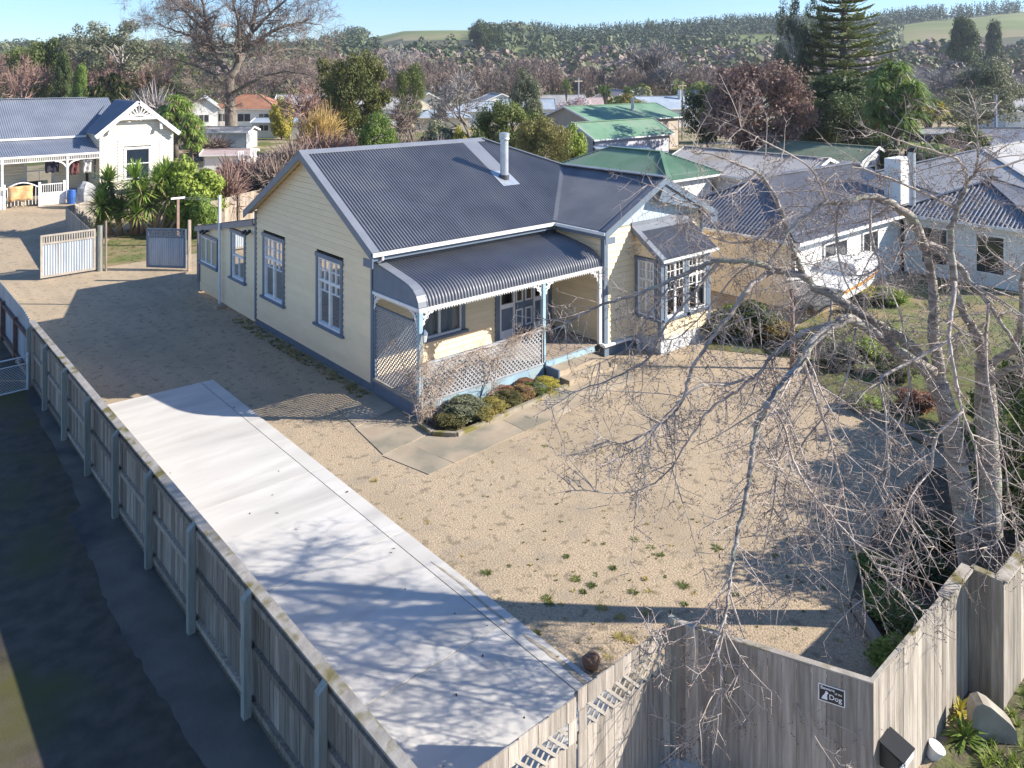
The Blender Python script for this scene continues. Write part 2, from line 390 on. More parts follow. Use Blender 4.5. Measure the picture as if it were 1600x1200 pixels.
# foundations
def fbox(name, m, *a):
    return MB().box(*a).build(name, m, HS)
fbox('base_board', TRIM, 0.02, 0.2, 0.0, 8.0, -0.05, 0.25)
fbox('base_board', TRIM, WX + 0.01, WX + 0.2, WY, -0.02, -0.05, 0.45); fbox('base_board', TRIM, WX + 0.21, WXR, WY + 0.01, WY + 0.2, -0.05, 0.40)
fbox('floor', DARKIN, 0.25, WXR - 0.1, 0.3, 7.9, 0.28, 0.3); fbox('floor', DARKIN, WX + 0.25, WXR - 0.1, WY + 0.25, 0.29, 0.28, 0.3)
fbox('rear_wall', CREAMP, 0.1, WXR, 7.9, 8.0, 0, 4.0); fbox('right_wall', CREAMP, WXR - 0.1, WXR, WY + 0.25, 7.88, 0, 4.0)
fbox('partition', CREAMP, 3.9, 4.0, 0.2, 7.8, 0.3, 3.9); fbox('ceiling', CREAMP, 0.15, WXR - 0.12, 0.15, 7.85, 3.9, 3.93)
# side wall boards and gable
W1, W2 = (5.62, 7.34, 1.2, 3.40), (1.69, 3.37, 1.2, 3.40)
top = lambda z: max(0.0, (z + 0.13 - zr(0.0)) / sl_)
boards(side, HS, 0.25, RZ - 0.22, lambda z: 0.11 if z + 0.13 < zr(0) else max(0.02, top(z)), lambda z: 7.89 if z + 0.13 < zr(8.0) else min(7.98, 2 * RY - top(z)), [W1, W2])
for (a, b, p, q) in (W1, W2): window(side, HS, a, b, p, q, 'casement', curtain=CURT if a > 4 else CURTR)
fbox('corner_board', TRIM, -0.045, 0.07, -0.045, 0.10, 0.2, zr(0) - 0.16); fbox('corner_board', TRIM, -0.045, 0.05, 7.90, 8.03, 0.2, zr(8.0) - 0.16)
# front wall under the verandah
FW = (1.30, 3.20, 1.12, 3.05); FD = (4.40, 6.86, 0.46, 3.05)
boards(front, HS, 0.45, zr(0) - 0.14, lambda z: 0.11, lambda z: WX - 0.0, [FW, FD])
window(front, HS, *FW, 'plain2', curtain=CURT, inner=lambda a, b: [(a - 0.03, b + 0.03)])
# entrance: four-panel door between sidelights, fanlights over
mb = MB(); front.box(mb, 4.40, 4.58, 0.46, 2.92, 0, 0.06); front.box(mb, 6.70, 6.86, 0.46, 2.92, 0, 0.06); front.box(mb, 4.37, 6.89, 2.92, 3.05, 0, 0.075)
ent = mb.build('entrance', TRIM, HS); ent['label'] = 'panelled blue front door with white framed sidelights'
mb = MB()
for a in (4.58, 5.16, 6.04, 6.64): front.box(mb, a, a + 0.07, 0.46, 2.92, -0.05, 0.045)
for (l, r) in ((4.65, 5.16), (5.23, 6.04), (6.11, 6.64)): front.box(mb, l, r, 2.36, 2.43, -0.05, 0.04)
for (l, r) in ((4.65, 5.16), (6.11, 6.64)):
    front.box(mb, l, r, 0.46, 0.72, -0.04, 0.03); front.box(mb, l, r, 1.42, 1.56, -0.04, 0.03)
mb.build('frame', WHITE, ent)
mb = MB()
for (l, r) in ((4.65, 5.16), (6.11, 6.64)): front.box(mb, l, r, 0.72, 1.42, -0.04, 0.0)
front.box(mb, 5.23, 6.04, 0.5, 2.36, -0.04, 0.005); mb.build('door', TRIM, ent)
mb = MB()
for c in (5.43, 5.84):
    for (p, q) in ((0.72, 1.3), (1.52, 2.24)):
        front.box(mb, c - 0.155, c + 0.155, p, p + 0.05, 0.005, 0.035); front.box(mb, c - 0.155, c + 0.155, q - 0.05, q, 0.005, 0.035)
        front.box(mb, c - 0.155, c - 0.105, p + 0.05, q - 0.05, 0.005, 0.035); front.box(mb, c + 0.105, c + 0.155, p + 0.05, q - 0.05, 0.005, 0.035)
mb.build('panel_moulding', WHITE, ent)
mb = MB()
for c in (5.43, 5.84): front.box(mb, c - 0.105, c + 0.105, 1.57, 2.19, 0.006, 0.012)
mb.build('door_glass', mat('amber_door_glass', (0.10, 0.07, 0.045), rough=0.15), ent)
for (l, r, p, q) in ((4.65, 5.16, 1.56, 2.36), (6.11, 6.64, 1.56, 2.36), (4.65, 5.16, 2.43, 2.92), (5.23, 6.04, 2.43, 2.92), (6.11, 6.64, 2.43, 2.92)):
    mb = MB(); mb.quad(front.p(l, p, -0.01), front.p(r, p, -0.01), front.p(r, q, -0.01), front.p(l, q, -0.01)); mb.build('pane', GLASS, ent)
MB().box(5.30, 5.34, -0.07, -0.01, 1.36, 1.46).build('door_handle', GALV, ent)
# wing walls
boards(wside, HS, 0.45, 4.0, lambda z: WY + 0.11, lambda z: -0.03, [])
BX0, BX1, BY = 8.42, 11.0, -3.42
gz = lambda x: EZ + (min(x, 2 * WRX - x) - 6.6) * ws - 0.13
glim = lambda z: 6.6 + (z + 0.13 - EZ) / ws
boards(wfront, HS, 0.40, 4.02, lambda z: WX + 0.11 if z < gz(WX) else glim(z), lambda z: WXR - 0.11, [(BX0, BX1, 0.0, 3.7)])
fbox('corner_board', TRIM, WX - 0.045, WX + 0.12, WY - 0.045, WY + 0.12, 0.35, 4.06); fbox('corner_board', TRIM, WXR - 0.11, WXR + 0.045, WY - 0.045, WY + 0.1, 0.3, 4.06)
# shingled gable
fbox('gable_backing', TRIM, WX + 0.4, WXR - 0.4, WY + 0.02, WY + 0.1, 4.0, 4.05)
mb = MB(); mb.prism([(WX + 0.1, WY + 0.03, 4.0), (WXR - 0.1, WY + 0.03, 4.0), (WRX, WY + 0.03, WRZ - 0.12)], (0, 0.06, 0)); mb.build('gable_lining', SHING, HS)
z = 4.03; k = 0
while z < WRZ - 0.25:
    h = 0.17; x0, x1 = glim(z + h) + 0.0, 2 * WRX - glim(z + h)
    x = x0 - (0.14 if k % 2 else 0)
    while x < x1:
        a, b = max(x, x0), min(x + 0.27, x1)
        if b - a > 0.05:
            mb = MB(); wfront.box(mb, a + 0.004, b - 0.004, z, z + h + 0.02, -0.02, 0.012 + 0.006 * rnd.random()); mb.build('shingle', SHING, HS)
        x += 0.28
    z += h; k += 1
# gable: sheltered brow over the right half, barge boards, roof sheets
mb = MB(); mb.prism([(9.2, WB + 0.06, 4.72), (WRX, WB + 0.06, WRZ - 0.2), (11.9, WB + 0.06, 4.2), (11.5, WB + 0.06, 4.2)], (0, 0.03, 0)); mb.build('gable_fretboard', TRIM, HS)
def barge(xa, za, xb, zb, y, t=0.04, dep=0.24):
    mb = MB(); mb.prism([(xa, y, za), (xb, y, zb), (xb, y, zb - dep), (xa, y, za - dep)], (0, t, 0)); return mb.build('barge_board', TRIM, HS)
barge(6.55, EZ + 0.0, WRX, WRZ + 0.03, WB); barge(WRX, WRZ + 0.03, 12.45, EZ, WB)
fbox('barge_foot', TRIM, 6.56, 6.98, WB + 0.002, WB + 0.038, 3.66, 3.86); fbox('barge_foot', TRIM, 12.02, 12.44, WB + 0.002, WB + 0.038, 3.66, 3.86)
mb = MB(); mb.hexa([(6.62, WB + 0.05, 3.93), (WRX, WB + 0.05, WRZ - 0.09), (WRX, WY, WRZ - 0.09), (6.62, WY, 3.93), (6.62, WB + 0.05, 3.95), (WRX, WB + 0.05, WRZ - 0.07), (WRX, WY, WRZ - 0.07), (6.62, WY, 3.95)]); mb.build('soffit', CREAMP, HS)
mb = MB(); mb.hexa([(WRX, WB + 0.05, WRZ - 0.09), (12.38, WB + 0.05, 3.93), (12.38, WY, 3.93), (WRX, WY, WRZ - 0.09), (WRX, WB + 0.05, WRZ - 0.07), (12.38, WB + 0.05, 3.95), (12.38, WY, 3.95), (WRX, WY, WRZ - 0.07)]); mb.build('soffit', CREAMP, HS)
# side gable barge boards
for (ya, za, yb, zb) in ((EY0 - 0.03, EZ - 0.0, RY, RZ + 0.03), (RY, RZ + 0.03, EY1 + 0.03, EZ)):
    mb = MB(); mb.prism([(EX0, ya, za), (EX0, yb, zb), (EX0, yb, zb - 0.26), (EX0, ya, za - 0.26)], (0.04, 0, 0)); mb.build('barge_board', TRIM, HS)
    mb = MB(); mb.hexa([(EX0 + 0.05, ya, za - 0.13), (0.0, ya, za - 0.13), (0.0, yb, zb - 0.13), (EX0 + 0.05, yb, zb - 0.13), (EX0 + 0.05, ya, za - 0.11), (0.0, ya, za - 0.11), (0.0, yb, zb - 0.11), (EX0 + 0.05, yb, zb - 0.11)]); mb.build('soffit', mat('warm_soffit_paint', (0.74, 0.56, 0.30), rough=0.6), HS)
fbox('barge_foot', TRIM, EX0 + 0.002, EX0 + 0.038, EY0 - 0.02, -0.02, 3.62, 3.84)
# roof sheets: front slope, its wing, and the sides that face away
nf = Vector((0, -sl_, 1)).normalized()
valley = lambda x: EY0 + (x - 6.6) * (2.10 - EY0) / (WRX - 6.6)
hip = lambda x: RY - (x - 7.05) * (RY - 2.10) / (WRX - 7.05)
corr('roof', lambda s, t: (s, t, zr(t)), nf, EX0 + 0.22, WRX, lambda s: EY0 if s < 6.6 else valley(s), lambda s: RY - 0.06 if s < 7.05 else hip(s), ROOF, HS)
nw = Vector((-ws, 0, 1)).normalized()
corr('roof', lambda s, t: (t, s, EZ + (t - 6.6) * ws), nw, WB + 0.18, 2.10, lambda s: 6.6 if s < EY0 else 6.6 + (s - EY0) * (WRX - 6.6) / (2.10 - EY0), lambda s: WRX, ROOF, HS)
mb = MB(); mb.quad((WRX, WB, WRZ), (12.4, WB, EZ), (12.4, 2.1, EZ), (WRX, 2.1, WRZ));
mb.quad((WRX, 2.1, WRZ), (12.4, 2.1, EZ), (12.4, EY1, EZ), (7.05, RY, RZ)); mb.quad((EX0, RY, RZ), (7.05, RY, RZ), (12.4, EY1, EZ), (EX0, EY1, EZ)); mb.build('rear_roof', ROOF, HS)
# ridge caps, valley, verge flashings
mb = MB(); mb.hexa([(EX0 - 0.01, RY - 0.16, RZ - 0.075), (7.05, RY - 0.16, RZ - 0.075), (7.05, RY, RZ + 0.03), (EX0 - 0.01, RY, RZ + 0.03), (EX0 - 0.01, RY - 0.16, RZ - 0.05), (7.05, RY - 0.16, RZ - 0.05), (7.05, RY + 0.0, RZ + 0.055), (EX0 - 0.01, RY, RZ + 0.055)])
mb.build('ridge_cap', ROOFCAP, HS)
MB().beam((7.05, RY, RZ + 0.03), (WRX, 2.1, WRZ + 0.03), 0.26, 0.03).build('hip_cap', ROOFCAP, HS)
MB().beam((WRX, WB - 0.0, WRZ + 0.035), (WRX, 2.05, WRZ + 0.035), 0.30, 0.035).build('ridge_cap', ROOF, HS)
MB().beam((6.62, EY0 + 0.02, EZ + 0.03), (WRX, 2.10, WRZ + 0.03), 0.15, 0.03).build('valley_flashing', ROOF, HS)
mb = MB(); mb.hexa([(EX0 - 0.012, EY0, EZ + 0.005), (EX0 + 0.24, EY0, EZ + 0.005), (EX0 + 0.24, RY, RZ + 0.005), (EX0 - 0.012, RY, RZ + 0.005), (EX0 - 0.012, EY0, EZ + 0.03), (EX0 + 0.24, EY0, EZ + 0.03), (EX0 + 0.24, RY, RZ + 0.03), (EX0 - 0.012, RY, RZ + 0.03)]); mb.build('verge_flashing', ROOFCAP, HS)
mb = MB(); mb.hexa([(6.58, WB - 0.012, EZ + 0.005), (WRX, WB - 0.012, WRZ + 0.005), (WRX, WB + 0.22, WRZ + 0.005), (6.58, WB + 0.22, EZ + 0.005), (6.58, WB - 0.012, EZ + 0.03), (WRX, WB - 0.012, WRZ + 0.03), (WRX, WB + 0.22, WRZ + 0.03), (6.58, WB + 0.22, EZ + 0.03)]); mb.build('verge_flashing', ROOF, HS)
# gutters and fascias
fbox('fascia', TRIM, EX0 + 0.02, 6.55, EY0 + 0.03, EY0 + 0.06, 3.80, 4.0); fbox('gutter', WHITE, EX0 + 0.0, 6.5, EY0 - 0.09, EY0 + 0.025, 3.94, 4.035)
fbox('fascia', TRIM, 6.63, 6.66, WB + 0.05, EY0 + 0.02, 3.80, 4.0); fbox('gutter', WHITE, 6.51, 6.625, WB + 0.02, EY0 + 0.02, 3.94, 4.035)
fbox('eave_lining', CREAMP, 0.0, 6.6, EY0 + 0.06, 0.0, 3.82, 3.84); fbox('eave_lining', CREAMP, 6.66, 6.95, WB + 0.05, 0.0, 3.82, 3.84)
MB().tube([(-0.02, EY0 - 0.03, 3.95), (-0.02, EY0 - 0.03, 3.84), (0.03, -0.09, 3.62), (0.03, -0.09, 3.0)], 0.04, 8).build('downpipe', WHITE, HS)
# flue with its flashing strip
fz = zr(1.75)
mb = MB(); mb.tube([(6.30, 1.75, fz - 0.1), (6.30, 1.75, 6.62)], 0.145, 20); fl = mb.build('flue', GALV, HS, smooth=False)
MB().tube([(6.30, 1.75, 6.60), (6.30, 1.75, 6.66), (6.30, 1.75, 6.70), (6.30, 1.75, 6.86), (6.30, 1.75, 6.88)], [0.155, 0.19, 0.175, 0.18, 0.10], 20).build('cowl', GALV, fl)
MB().tube([(6.30, 1.75, fz - 0.05), (6.30, 1.75, fz + 0.12)], 0.175, 20).build('collar', mat('dark_flashing', (0.07, 0.07, 0.08), rough=0.6), fl)
mb = MB(); mb.quad((5.93, 1.34, zr(1.34) + 0.03), (6.67, 1.34, zr(1.34) + 0.03), (6.67, 2.1, zr(2.1) + 0.03), (5.93, 2.1, zr(2.1) + 0.03)); mb.build('flashing', GALV, fl)
mb = MB(); mb.quad((6.0, 2.1, zr(2.1) + 0.028), (6.66, 2.1, zr(2.1) + 0.028), (6.66, RY - 0.1, zr(RY - 0.1) + 0.028), (6.0, RY - 0.1, zr(RY - 0.1) + 0.028)); mb.build('roof_flashing_strip', ROOFCAP, HS)

# ------------------------------------------------------------------ verandah (part of the villa)
DZ = 0.45
prof = [(0.0, 3.70), (-0.55, 3.615), (-1.1, 3.525), (-1.55, 3.445), (-1.83, 3.38), (-2.03, 3.29), (-2.18, 3.16), (-2.265, 3.01), (-2.29, 2.87)]
def pr(t):
    u = t * (len(prof) - 1); i = min(int(u), len(prof) - 2); f = u - i
    return prof[i][0] + (prof[i + 1][0] - prof[i][0]) * f, prof[i][1] + (prof[i + 1][1] - prof[i][1]) * f
def prn(s, t):
    a, b = pr(max(0, t - 0.02)), pr(min(1, t + 0.02)); d = Vector((0, b[0] - a[0], b[1] - a[1])).normalized(); return Vector((0, d.z, -d.y)) * (1 if -d.y > 0 else -1)
corr('verandah_roof', lambda s, t: (s, pr(t)[0], pr(t)[1]), prn, 0.22, 6.9, lambda s: 0.0, lambda s: 1.0, ROOF, HS, rows=14)
mb = MB()
for i in range(len(prof) - 1):
    a, b = prof[i], prof[i + 1]
    mb.quad((-0.05, a[0], a[1] + 0.02), (0.25, a[0], a[1] + 0.02), (0.25, b[0] - 0.01, b[1] + 0.02), (-0.05, b[0] - 0.01, b[1] + 0.02))
mb.build('verandah_edge_flashing', ROOFCAP, HS, smooth=True)
mb = MB(); mb.prism([(-0.045, y, z - 0.005) for (y, z) in prof] + [(-0.045, 0.0, 2.88)], (0.03, 0, 0)); mb.build('verandah_end_panel', TRIM, HS)
mb = MB(); mb.hexa([(0, -0.22, 3.63), (6.9, -0.22, 3.63), (6.9, 0.0, 3.70), (0, 0.0, 3.70), (0, -0.22, 3.70), (6.9, -0.22, 3.70), (6.9, -0.005, 3.755), (0, -0.005, 3.755)]); mb.build('verandah_head_flashing', ROOFCAP, HS)
fbox('verandah_beam', WHITE, -0.05, 6.93, -2.34, -2.24, 2.78, 2.87); fbox('verandah_beam', WHITE, -0.075, -0.0, -2.238, -0.05, 2.80, 2.88)
fbox('verandah_base', PALEBLUE, -0.02, 4.4, -2.30, -2.2, -0.05, DZ - 0.03); fbox('verandah_base', TRIM, -0.022, 0.08, -2.19, -0.05, -0.05, 0.36)
fbox('verandah_sill', mat('bare_timber_plate', (0.27, 0.245, 0.21), (0.35, 0.32, 0.28), scale=5, rough=0.85), -0.06, 0.12, -2.24, -0.06, 0.37, DZ - 0.005)
fbox('deck_edge', PALEBLUE, 4.41, 6.5, -2.36, -2.28, 0.28, DZ - 0.003)
bw = 0.135; y = -2.27
deckb = MB().box(-0.0, bw - 0.012, -2.27, -0.02, DZ - 0.03, DZ).mesh('deck_board', DECK)
x = 0.1
while x < 6.8:
    place(deckb, 'deck_board', HS, (x, 0, 0.0)); x += bw
for (x, nm) in ((0.0, 0), (4.37, 1), (6.80, 2)):
    p = MB().box(x - 0.055, x + 0.055, -2.335, -2.225, DZ if x else 0.37, 2.79).build('verandah_post', PALEBLUE if nm < 2 else WHITE, HS)
# lattice: two layers of diagonal laths inside a frame
def lattice(fr, a0, a1, z0, z1, name, m, pitch=0.105, w=0.034, parent=None, sgn=(1, -1), d=(0.0, 0.010)):
    mb = MB(); H_ = z1 - z0; L_ = a1 - a0
    for sg, dd in zip(sgn, d):
        c = -H_
        while c < L_ + H_:
            # lath through (c,0) at 45 degrees, clipped to the rectangle
            pts = []
            for s_ in (-w / 1.414, w / 1.414):
                u0, u1 = c + s_, c + s_ + H_
                q0, q1 = (0.0, H_)
                lo, hi = max(0.0, -u0), min(H_, L_ - u0)
                pts.append((u0, lo, hi))
            lo = max(pts[0][1], pts[1][1]); hi = min(pts[0][2], pts[1][2])
            if hi - lo > 0.02:
                P = []
                for dz in (dd, dd + 0.009):
                    for (u0, _, _) in pts:
                        for t in (lo, hi): P.append((u0 + t, t, dz))
                if sg < 0: P = [(L_ - p[0], p[1], p[2]) for p in P]
                q = [fr.p(a0 + p[0], z0 + p[1], p[2]) for p in P]
                mb.hexa([q[0], q[2], q[6], q[4], q[1], q[3], q[7], q[5]])
            c += pitch * 1.414
    return mb.build(name, m, parent, kind='stuff')
LATM = mat('slate_lattice_paint', (0.20, 0.23, 0.28), (0.27, 0.30, 0.34), scale=5, rough=0.6)
LATL = mat('pale_lattice_paint', (0.40, 0.41, 0.43), (0.32, 0.33, 0.345), scale=5, rough=0.6)
vs = Frame((0.0, 0, 0), (0, 1, 0), (-1, 0, 0)); vf = Frame((0, -2.30, 0), (1, 0, 0), (0, -1, 0))
lattice(vs, -2.2, -0.12, DZ + 0.02, 2.46, 'lattice_panel', LATM, parent=HS, pitch=0.088, w=0.034)
mb = MB(); vs.box(mb, -0.12, -0.05, DZ, 2.5, -0.02, 0.03); vs.box(mb, -2.22, -0.12, 2.46, 2.50, -0.02, 0.03); mb.build('lattice_frame', TRIM, HS)
lattice(vf, 0.07, 4.28, DZ - 0.0, 1.40, 'lattice_panel', LATL, parent=HS, pitch=0.10, w=0.036)
mb = MB(); vf.box(mb, 0.06, 4.36, DZ - 0.05, DZ - 0.001, -0.02, 0.035); vf.box(mb, 0.06, 4.36, 1.40, 1.45, -0.02, 0.035); vf.box(mb, 4.28, 4.36, DZ, 1.40, -0.02, 0.035); mb.build('lattice_frame', LATL, HS)
# cast lace: frieze drops and curled brackets
def lace(fr, a0, a1, z, n):
    mb = MB()
    for i in range(n):
        c = a0 + (a1 - a0) * (i + 0.5) / n; h = (a1 - a0) / n * 0.42
        mb.prism([fr.p(c - h, z, 0), fr.p(c + h, z, 0), fr.p(c + h * 0.5, z - 0.035, 0), fr.p(c, z - 0.065, 0), fr.p(c - h * 0.5, z - 0.035, 0)], fr.n * 0.012)
    return mb.build('frieze', WHITE, HS)
lace(Frame((0, -2.29, 0), (1, 0, 0), (0, -1, 0)), 0.1, 6.75, 2.78, 76); lace(Frame((-0.03, 0, 0), (0, 1, 0), (-1, 0, 0)), -2.2, -0.1, 2.80, 24)
def bracket(fr, a, z, sx, r=0.46):
    mb = MB()
    arc = [(r * (1 - math.cos(t)), -r * (1 - math.sin(t))) for t in [i * math.pi / 2 / 10 for i in range(11)]]
    for i in range(10):
        p, q = arc[i], arc[i + 1]; mb.beam(fr.p(a + sx * p[0], z + p[1], 0), fr.p(a + sx * q[0], z + q[1], 0), 0.02, 0.03)
    for (cx, cz, rr) in ((0.07, -0.07, 0.06), (0.19, -0.06, 0.05), (0.06, -0.20, 0.05), (0.30, -0.045, 0.035), (0.045, -0.31, 0.035), (0.15, -0.16, 0.04)):
        for i in range(8):
            t0, t1 = i * math.pi / 4, (i + 1) * math.pi / 4
            mb.beam(fr.p(a + sx * (cx + rr * math.cos(t0)), z + cz + rr * math.sin(t0), 0), fr.p(a + sx * (cx + rr * math.cos(t1)), z + cz + rr * math.sin(t1), 0), 0.018, 0.02)
    return mb.build('lace_bracket', WHITE, HS)
for (a, s_) in ((0.06, 1), (4.31, -1), (4.43, 1), (6.74, -1)): bracket(Frame((0, -2.29, 0), (1, 0, 0), (0, -1, 0)), a, 2.78, s_)
for (a, s_) in ((-2.2, 1), (-0.1, -1)): bracket(Frame((-0.04, 0, 0), (0, 1, 0), (-1, 0, 0)), a, 2.80, s_, 0.42)
# carriage lamp on the corner post
mb = MB(); mb.beam((0.02, -2.335, 2.20), (0.02, -2.46, 2.24), 0.03, 0.03); lp = mb.build('porch_lamp', BLACK, HS)
MB().tube([(0.02, -2.46, 2.06), (0.02, -2.46, 2.26)], [0.05, 0.085], 6).build('lantern_glass', mat('frosted_lamp_glass', (0.6, 0.62, 0.62), rough=0.3), lp)
MB().tube([(0.02, -2.46, 2.255), (0.02, -2.46, 2.33), (0.02, -2.46, 2.37)], [0.10, 0.045, 0.01], 6).build('lantern_cap', TRIM, lp)
# wing downpipe and the pipe along its foot
MB().tube([(6.86, -2.30, 2.80), (6.86, -2.30, 0.46), (6.84, -2.42, 0.42)], 0.042, 8).build('downpipe', WHITE, HS)
MB().tube([(6.84, -2.30, 0.40), (6.84, -2.44, 0.38), (8.2, -2.44, 0.36), (8.3, -2.6, 0.30), (8.3, -2.6, 0.0)], 0.05, 8).build('drain_pipe', WHITE, HS)
# ------------------------------------------------------------------ square bay
bl = Frame((BX0, 0, 0), (0, 1, 0), (-1, 0, 0)); bf = Frame((0, BY, 0), (1, 0, 0), (0, -1, 0)); br = Frame((BX1, 0, 0), (0, -1, 0), (1, 0, 0))
fbox('bay_base', mat('white_rendered_base', (0.62, 0.63, 0.64), (0.5, 0.52, 0.54), scale=2.5, rough=0.8), BX0 + 0.02, BX1 - 0.02, BY + 0.02, WY - 0.05, -0.1, 0.5)
BWz = (1.12, 3.0)
boards(bl, HS, 0.5, 3.72, lambda z: BY + 0.1 if z < 3.05 else BY + 0.1 + (z - 3.05) * 1.42, lambda z: WY - 0.01, [(BY + 0.16, WY - 0.06, *BWz)])
boards(bf, HS, 0.5, 3.05, lambda z: BX0 + 0.1, lambda z: BX1 - 0.1, [(BX0 + 0.14, BX1 - 0.14, *BWz)])
boards(br, HS, 0.5, 3.72, lambda z: -WY + 0.01, lambda z: -BY - 0.1 if z < 3.05 else -BY - 0.1 - (z - 3.05) * 1.42, [])
window(bl, HS, BY + 0.14, WY - 0.05, *BWz, 'casement', curtain=CURT, aw=0.1)
mid = (BX0 + BX1) / 2
window(bf, HS, BX0 + 0.13, mid, *BWz, 'casement', curtain=CURTR, aw=0.1); window(bf, HS, mid + 0.002, BX1 - 0.13, *BWz, 'casement', curtain=CURT, aw=0.1)
for x in (BX0, BX1): fbox('corner_board', TRIM, x - 0.04 if x == BX0 else x - 0.1, x + 0.1 if x == BX0 else x + 0.04, BY - 0.04, BY + 0.1, 0.45, 3.06)
bz = lambda y: 3.96 - (WY - y) * 0.70
nb = Vector((0, -0.70, 1)).normalized()
corr('bay_roof', lambda s, t: (s, t, bz(t)), nb, BX0 + 0.0, BX1 + 0.2, lambda s: BY - 0.2, lambda s: WY - 0.03, ROOF, HS)
mb = MB(); mb.hexa([(BX0 - 0.2, BY - 0.2, bz(BY - 0.2) + 0.015), (BX0 + 0.03, BY - 0.2, bz(BY - 0.2) + 0.015), (BX0 + 0.03, WY, bz(WY) + 0.015), (BX0 - 0.2, WY, bz(WY) + 0.015), (BX0 - 0.2, BY - 0.2, bz(BY - 0.2) + 0.03), (BX0 + 0.03, BY - 0.2, bz(BY - 0.2) + 0.03), (BX0 + 0.03, WY, bz(WY) + 0.03), (BX0 - 0.2, WY, bz(WY) + 0.03)]); mb.build('bay_verge_flashing', ROOFCAP, HS)
fbox('bay_head_flashing', ROOFCAP, BX0 - 0.2, BX1 + 0.22, WY - 0.05, WY - 0.03, bz(WY) - 0.05, bz(WY) + 0.13)
mb = MB(); mb.hexa([(BX0 - 0.15, WY - 0.25, bz(WY - .25) + 0.014), (BX1 + 0.2, WY - 0.25, bz(WY - .25) + 0.014), (BX1 + 0.2, WY - 0.04, bz(WY - .04) + 0.016), (BX0 - 0.15, WY - 0.04, bz(WY - .04) + 0.016), (BX0 - 0.15, WY - 0.25, bz(WY - .25) + 0.026), (BX1 + 0.2, WY - 0.25, bz(WY - .25) + 0.026), (BX1 + 0.2, WY - 0.04, bz(WY - .04) + 0.03), (BX0 - 0.15, WY - 0.04, bz(WY - .04) + 0.03)]); mb.build('bay_top_flashing', ROOFCAP, HS)
mb = MB(); mb.prism([(BX0 - 0.2, BY - 0.22, bz(BY - 0.22) + 0.0), (BX0 - 0.2, WY, bz(WY)), (BX0 - 0.2, WY, bz(WY) - 0.16), (BX0 - 0.2, BY - 0.22, bz(BY - 0.22) - 0.16)], (0.03, 0, 0)); mb.build('bay_barge', TRIM, HS)
fbox('bay_gutter', WHITE, BX0 - 0.18, BX1 + 0.2, BY - 0.27, BY - 0.2, bz(BY - 0.2) - 0.09, bz(BY - 0.2) - 0.015)
fbox('bay_soffit', CREAMP, BX0 - 0.16, BX1 + 0.16, BY - 0.19, BY - 0.03, bz(BY - 0.2) - 0.1, bz(BY - 0.2) - 0.08)
# ------------------------------------------------------------------ lean-to at the back
LZ = lambda y: 3.72 - (y - 8.0) * 0.19
lt = Frame((0.0, 0, 0), (0, 1, 0), (-1, 0, 0))
LW1, LW2 = (11.55, 13.5, 1.30, 2.46), (8.85, 10.22, 1.30, 3.10)
boards(lt, HS, 0.1, 3.6, lambda z: 8.035, lambda z: min(11.36, 8.0 + (3.62 - z) / 0.19 - 0.35), [LW2])
mb = MB(); mb.prism([(0.02, 11.44, 0.1), (0.02, 13.6, 0.1), (0.02, 13.6, LZ(13.6) - 0.1), (0.02, 11.44, LZ(11.44) - 0.1)], (0.05, 0, 0)); mb.build('lean_to_panel', CREAMP, HS)
MB().box(0.0, 0.02, 11.45, 13.58, 0.1, 0.42).build('lean_to_plinth', CREAMP, HS)
MB().box(0.1, 4.0, 13.5, 13.6, 0.0, 2.5).build('lean_to_end_wall', CREAMP, HS)
window(lt, HS, *LW1, 'three', curtain=CURT, aw=0.11); window(lt, HS, *LW2, 'hung', curtain=CURT, aw=0.12, inner=lambda a, b: [(a, b)])
fbox('corner_board', TRIM, -0.04, 0.03, 11.37, 11.45, 0.1, 2.95); fbox('corner_board', TRIM, -0.03, 0.05, 13.56, 13.64, 0.05, 2.55)
mb = MB(); mb.prism([(-0.12, 8.04, LZ(8.04) + 0.02), (-0.12, 13.85, LZ(13.85) + 0.02), (-0.12, 13.85, LZ(13.85) - 0.16), (-0.12, 8.04, LZ(8.04) - 0.2)], (0.05, 0, 0)); mb.build('lean_to_fascia', ROOFCAP, HS)
corr('lean_to_roof', lambda s, t: (s, t, LZ(t) + 0.03), (0, 0.19, 1), -0.14, 4.2, lambda s: 8.0, lambda s: 13.9, ROOFCAP, HS)
MB().tube([(-0.14, 11.05, 0.05), (-0.14, 11.05, 4.25)], 0.055, 10).build('vent_pipe', WHITE, HS)
MB().box(-0.42, -0.05, 10.6, 10.95, -0.02, 0.12).build('gully_trap', OLDC, HS)
for (y, z) in ((12.7, 2.62), (8.45, 3.25)):
    mb = MB(); mb.box(-0.08, 0.02, y - 0.06, y + 0.06, z - 0.05, z + 0.05); f_ = mb.build('floodlight', BLACK, HS)
    for a in (-0.22, 0.06):
        mb = MB(); mb.hexa([(-0.26, y + a, z - 0.10), (-0.14, y + a, z - 0.04), (-0.14, y + a + 0.16, z - 0.04), (-0.26, y + a + 0.16, z - 0.10), (-0.28, y + a, z - 0.02), (-0.12, y + a, z + 0.04), (-0.12, y + a + 0.16, z + 0.04), (-0.28, y + a + 0.16, z - 0.02)]); mb.build('lamp_head', BLACK, f_)
